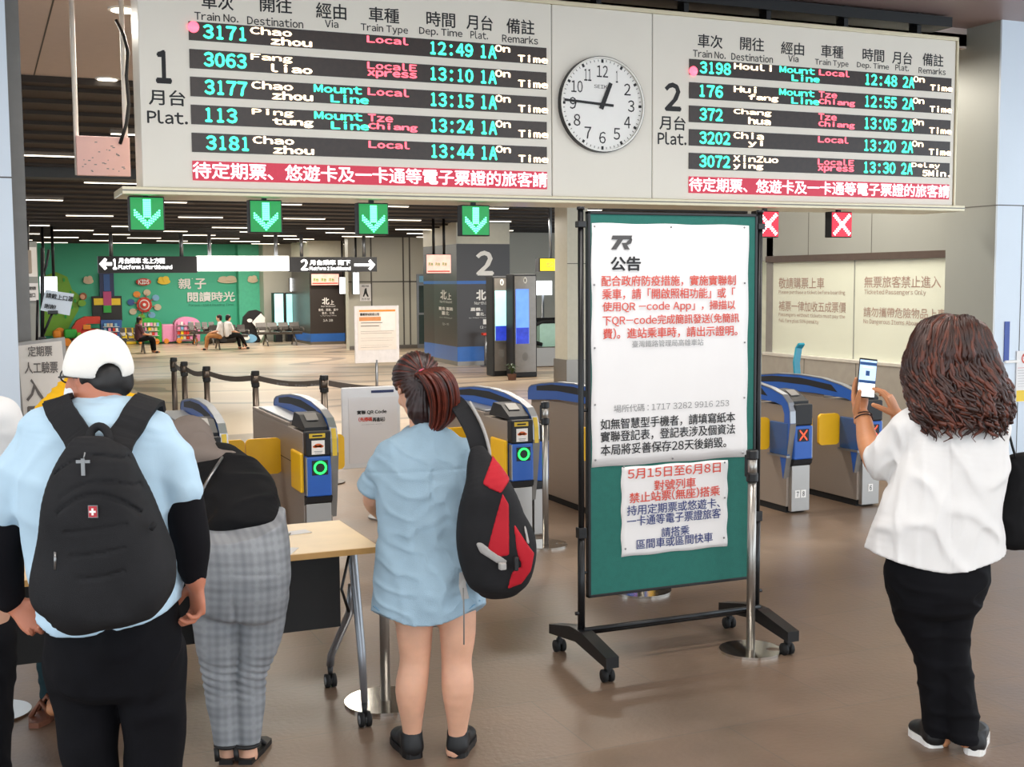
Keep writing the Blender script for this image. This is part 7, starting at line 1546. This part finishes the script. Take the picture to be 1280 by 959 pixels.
for sh_, m_, r_ in ((-0.012, mat('hair_band_dark', '#3a2420', 0.7), 0.0028), (0.0, MATS['hair_band_dark'], 0.0025)): q.tube([f_.w(LW_ + d * sh_ + 0.035 * (e1 * math.cos(a) + e2 * math.sin(a))) for a in np.linspace(0, 2 * PI, 25)], r_, m_, 6)
q.build('bracelet', ww)
# phone
Vp = 0.318; c0 = A(1083.5, 473, Vp); ph_ = thing('phone', 'black phone with lit screen held up in the left hand before the office window', 'phone', f_.w(c0))
M_ = Matrix.Translation(Vector(f_.w(c0))) @ Matrix.Rotation(YAW, 4, 'Z') @ Matrix.Rotation(0.1, 4, 'Z') @ Matrix.Rotation(-0.12, 4, 'X') @ Matrix.Rotation(0.12, 4, 'Y')
q = MB(); q.box((-0.037, -0.004, -0.079), (0.037, 0.004, 0.079), black, 0.004, mtx=M_); q.build('body', ph_)
q = MB(); q.box((-0.034, -0.0048, -0.073), (0.034, -0.0038, 0.072), mat('phone_screen', '#a9c4dc', 0.3, emit=0.8, emit_color='#9fc0e0', var=0.15, scale=30), mtx=M_); q.box((-0.034, -0.0052, -0.073), (0.034, -0.0046, -0.02), mat('phone_screen_white', '#f4fafc', 0.3, emit=0.9, var=0), mtx=M_); q.box((-0.034, -0.0052, 0.052), (0.034, -0.0046, 0.064), mat('phone_screen_navy', '#33507e', 0.3, emit=0.3, var=0), mtx=M_); q.box((-0.034, -0.0052, -0.02), (0.034, -0.0046, -0.008), MATS['phone_screen_navy'], mtx=M_); q.box((-0.008, -0.0052, 0.01), (0.008, -0.0046, 0.03), MATS['phone_screen_navy'], mtx=M_); q.box((-0.02, -0.0052, 0.042), (0.02, -0.0046, 0.046), MATS['phone_screen_white'], mtx=M_); q.build('screen', ph_)
# shoulder bag
sb = thing('shoulder_bag', 'black shoulder bag at the right edge, hanging by the white blouse', 'bag', f_.w((0.33, 0.05, 0.75))); Bg = Field((0.15, -0.12, 0.72), (0.56, 0.25, 1.28), 0.006)
Bg.loft([np.r_[A(1276, 572, 0.06), 0.05, 0.04], np.r_[A(1278, 590, 0.06), 0.075, 0.055], np.r_[A(1280, 630, 0.06), 0.1, 0.07], np.r_[A(1281, 668, 0.06), 0.112, 0.07], np.r_[A(1281, 678, 0.06), 0.1, 0.06]], k=0.01, p=3); Bg.bump(folds(97, 10, 0.005)); f_.build(Bg, 'body', sb, blackc)
q = MB(); q.ribbon([f_.w(p) for p in cr([A(1245, 524, 0.12), A(1250, 524, 0.04), A(1260, 540, 0.0), A(1266, 560, 0.03), A(1272, 580, 0.05)], 4)], f_.A @ np.array([0.4, 0.9, 0.1]), 0.035, 0.006, blackc); q.build('strap', sb)

# ------------------------------------------------------------------ person in yellow beyond the table (mostly hidden)
f_ = Figure(G(108, 888), YAW); A = f_.at; row = f_.row
wy = thing('person', 'person in yellow top standing behind the table, hidden by the white capped person', 'person', f_.b)
B = Field((-0.4, -0.3, -0.01), (0.4, 0.3, 1.62), 0.007); hc = A(123, 452, -0.02); Rh = rotm(PI, -0.3, 0); head(B, hc, Rh, 0.97)
B.limb([A(116, 510, 0.0), A(120, 470, -0.02)], [0.06, 0.05], 0.03, spl=False); B.loft([row(720, 72, 150, 0, 0.1), row(640, 75, 150, 0, 0.1), row(530, 72, 158, 0, 0.09)], k=0.03)
B.limb([A(62, 520), A(46, 590), A(38, 645, -0.06)], [0.05, 0.042, 0.03], 0.02); hand(B, A(37, 650, -0.06), (-0.05, -0.2, -1), (1, 0, 0), (0, -1, 0), 0.4, 0.97)
B.limb([A(170, 520), A(184, 590), A(176, 640, -0.08)], [0.05, 0.042, 0.03], 0.02); hand(B, A(175, 645, -0.08), (-0.1, -0.3, -1), (-1, 0, 0), (0, -1, 0), 0.4, 0.97)
for x in (70, 142): B.limb([A(90 if x < 100 else 132, 730), A(x, 800), A(x, 870)], [0.08, 0.06, 0.035], 0.02); B.limb([A(x, 876), A(x - (3 if x < 100 else -3), 886, -0.14)], [0.035, 0.03], 0.02, spl=False)
f_.build(B, 'body', wy, sk_b)
Sh = Field((-0.42, -0.25, 0.6), (0.42, 0.25, 1.45), 0.008); Sh.loft([row(489, 98, 140, 0, 0.06), row(496, 64, 168, 0, 0.085), row(516, 54, 178, 0, 0.11), row(600, 66, 164, 0, 0.13), row(690, 64, 166, 0, 0.13), row(725, 64, 166, 0, 0.13)], k=0.03); Sh.limb([A(64, 518), A(50, 570)], [0.065, 0.06], 0.03, spl=False); Sh.limb([A(168, 518), A(182, 570)], [0.065, 0.06], 0.03, spl=False); Sh.bump(folds(101, 9, 0.006)); f_.build(Sh, 'top', wy, yellowc)
Pt = Field((-0.3, -0.25, 0.03), (0.3, 0.25, 0.85), 0.008); Pt.loft([row(700, 72, 154, 0, 0.12), row(745, 70, 156, 0, 0.12)], k=0.02)
for x in (68, 143): Pt.limb([A(88 if x < 100 else 132, 745), A(x, 810), A(x, 866)], [0.095, 0.07, 0.055], 0.02)
Pt.bump(folds(103, 10, 0.006)); f_.build(Pt, 'trousers', wy, tealj)
Hd = Field(hc - 0.2, hc + 0.2, 0.007); Hd.ell(hc + Rh @ np.array([0, -0.02, 0.035]), (0.084, 0.096, 0.09), 0.02, Rh); Hd.ell(hc + Rh @ np.array([0, 0.08, -0.03]), (0.06, 0.05, 0.08), 0.01, Rh, 'sub'); f_.build(Hd, 'hair', wy, hairb)
brn = mat('brown_sandal', '#7a4a34', 0.6)
for x in (66, 146):
    a = A(x, 884, 0)[:2]; q = MB(); W0 = [f_.w((a[0] + w, a[1] + t, 0)) for t, w in ((0.06, -0.03), (0.06, 0.03), (-0.05, 0.04), (-0.15, 0.045), (-0.21, 0.02), (-0.21, -0.02), (-0.15, -0.045), (-0.05, -0.036))]; q.prism([(p[0], p[1]) for p in W0], (0, 0, 0), X_, Y_, 0.022, brn)
    for yy_ in (-0.06, -0.13): q.tube([f_.w((a[0] - 0.043, a[1] + yy_, 0.02)), f_.w((a[0], a[1] + yy_, 0.085)), f_.w((a[0] + 0.043, a[1] + yy_, 0.02))], 0.012, brn, 6)
    q.build('sandal', wy)

# ------------------------------------------------------------------ person in white cut by the left edge
f_ = Figure(G(-62, 1050), YAW); A = f_.at; row = f_.row
wl = thing('person', 'person in white top and black trousers cut off by the left edge', 'person', f_.b)
B = Field((-0.4, -0.3, -0.01), (0.4, 0.4, 1.72), 0.008); hc = A(-60, 428, 0.08); Rh = rotm(0.2, -0.3, 0); head(B, hc, Rh); B.limb([A(-60, 510, 0.03), A(-60, 460, 0.06)], [0.06, 0.052], 0.03, spl=False)
B.loft([row(740, -115, -5, 0, 0.1), row(640, -112, -8, 0, 0.1), row(530, -125, 2, 0, 0.085)], k=0.03)
B.limb([A(2, 530), A(8, 600, 0.02), A(-10, 650, 0.25)], [0.05, 0.044, 0.03], 0.02); hand(B, A(-12, 651, 0.27), (-0.2, 0.95, -0.2), (0, 0, -1), (-1, 0, 0), 0.4); B.limb([A(-122, 530), A(-128, 600, 0.02), A(-110, 650, 0.25)], [0.05, 0.044, 0.03], 0.02); hand(B, A(-108, 651, 0.27), (0.2, 0.95, -0.2), (0, 0, -1), (1, 0, 0), 0.4)
for x in (-92, -22): B.limb([A(x, 760), A(x, 880), A(x, 1030)], [0.085, 0.06, 0.036], 0.02); B.limb([A(x, 1036), A(x, 1044, 0.14)], [0.036, 0.03], 0.02, spl=False)
f_.build(B, 'body', wl, sk_a)
Sh = Field((-0.42, -0.25, 0.75), (0.42, 0.35, 1.5), 0.008); Sh.loft([row(497, -82, -38, 0.02, 0.06), row(506, -112, -10, 0.01, 0.085), row(525, -128, 4, 0, 0.11), row(600, -118, -4, 0, 0.13), row(700, -120, 0, 0, 0.13), row(760, -122, 2, 0, 0.13)], k=0.03); Sh.limb([A(0, 524), A(9, 600, 0.03), A(-4, 640, 0.18)], [0.064, 0.058, 0.045], 0.03); Sh.limb([A(-122, 524), A(-128, 600, 0.03), A(-114, 640, 0.18)], [0.064, 0.058, 0.045], 0.03); Sh.bump(folds(111, 8, 0.007)); f_.build(Sh, 'top', wl, whitec)
Pt = Field((-0.3, -0.25, 0.03), (0.3, 0.25, 1.0), 0.008); Pt.loft([row(750, -118, 0, 0, 0.12), row(800, -120, 4, 0, 0.125)], k=0.02)
for x in (-92, -20): Pt.limb([A(x, 800), A(x, 900), A(x + (2 if x > -50 else -2), 1030)], [0.1, 0.085, 0.07], 0.02)
Pt.bump(folds(113, 10, 0.006)); f_.build(Pt, 'trousers', wl, navyc)
Hd = Field(hc - 0.22, hc + 0.2, 0.007); Hd.ell(hc + Rh @ np.array([0, -0.02, 0.035]), (0.086, 0.1, 0.092), 0.02, Rh); Hd.ell(hc + Rh @ np.array([0, -0.05, -0.04]), (0.08, 0.06, 0.1), 0.02, Rh); f_.build(Hd, 'hair', wl, hairb)
for x in (-92, -20): a = A(x, 1048, 0)[:2]; shoe(f_, a + [0, -0.08], a + [0.0, 0.19], 'shoe', wl, shoeb, shoeb)

# ------------------------------------------------------------------ three people seated far off in the lobby
def seated(px, py, Y, face, label, top, trou, hairm, skin, s=1.0, lean=0.0, crossed=False):
    p = PY(px, py, Y); base = np.array([p[0], Y, 0.0]); f = Figure(base, face); t = thing('person', label, 'person', f.b); t.scale = (0.74, 0.74, 0.74)      # local y = the way they face, feet ahead
    B = Field((-0.35, -0.4, -0.01), (0.35, 0.75, 1.35), 0.012); B.loft([(0, -0.02, 0.52, 0.14, 0.1), (0, -0.04 - lean, 0.75, 0.14, 0.09), (0, -0.03 - lean, 0.95, 0.15, 0.08)], k=0.03); B.limb([(0, -0.03 - lean, 0.95), (0, -lean, 1.06)], [0.055, 0.05], 0.03, spl=False); hc = np.array([0, 0.01 - lean, 1.15]); head(B, hc, rotm(0, -0.25, 0))
    for sg in (-1, 1):
        B.limb([(sg * 0.09, 0, 0.5), (sg * 0.11, 0.4, 0.5), (sg * (0.1 if not crossed else 0.05), 0.48 + (0.2 if crossed and sg > 0 else 0), 0.09)], [0.08, 0.06, 0.04], 0.02, n=6); B.limb([(sg * 0.1, 0.48, 0.05), (sg * 0.1, 0.64, 0.04)], [0.04, 0.032], 0.02, spl=False)
        B.limb([(sg * 0.18, -0.03 - lean, 0.93), (sg * 0.22, 0.06, 0.7), (sg * 0.1, 0.28, 0.64)], [0.048, 0.042, 0.03], 0.02); hand(B, (sg * 0.09, 0.3, 0.63), (-sg * 0.3, 0.9, -0.1), (0, 0, -1), (-sg, 0, 0), 0.4)
    f.build(B, 'body', t, skin)
    Sh = Field((-0.35, -0.4, 0.45), (0.35, 0.4, 1.1), 0.012); Sh.loft([(0, -0.02, 0.52, 0.165, 0.13), (0, -0.04 - lean, 0.75, 0.17, 0.12), (0, -0.03 - lean, 0.96, 0.165, 0.1), (0, -0.03 - lean, 1.01, 0.08, 0.06)], k=0.02)
    for sg in (-1, 1): Sh.limb([(sg * 0.18, -0.03 - lean, 0.94), (sg * 0.22, 0.04, 0.74)], [0.066, 0.06], 0.03, spl=False)
    f.build(Sh, 'top', t, top)
    Pt = Field((-0.3, -0.3, 0.05), (0.3, 0.8, 0.7), 0.012); Pt.loft([(0, -0.04, 0.52, 0.17, 0.13), (0, 0.1, 0.52, 0.165, 0.1)], k=0.02)
    for sg in (-1, 1): Pt.limb([(sg * 0.09, 0, 0.5), (sg * 0.11, 0.4, 0.5), (sg * (0.1 if not crossed else 0.05), 0.48 + (0.2 if crossed and sg > 0 else 0), 0.13)], [0.095, 0.075, 0.055], 0.02, n=6)
    f.build(Pt, 'trousers', t, trou)
    Hd = Field(hc - 0.2, hc + 0.2, 0.012); R = rotm(0, -0.25, 0); Hd.ell(hc + R @ np.array([0, -0.02, 0.035]), (0.086, 0.1, 0.092), 0.02, R); Hd.ell(hc + [0, -0.05, -0.03], (0.075, 0.06, 0.07), 0.02); f.build(Hd, 'hair', t, hairm)
    for sg in (-1, 1): q = MB(); c = f.w((sg * 0.1 if not (crossed and sg > 0) else 0.05, 0.55 + (0.2 if crossed and sg > 0 else 0), 0.045)); q.box(c - [0.06, 0.06, 0.044], c + [0.06, 0.06, 0.03], shoeb, 0.025); q.build('shoe', t)
    return t
seated(175, 433, 32.6, -1.35, 'person in dark plum top seated on the leftmost lobby bench, arms forward', cloth('plum_top', '#6a4a50'), blackc, hairb, sk_b)
seated(275, 432, 33.3, 1.3, 'person in white top and tan trousers seated in the middle of the lobby', whitec, cloth('tan_trousers', '#b07c4e'), hairb, sk_a)
seated(286, 432, 33.2, -1.2, 'person in white top and black trousers seated, legs stretched to the right', whitec, blackc, hairb, sk_a, crossed=True)
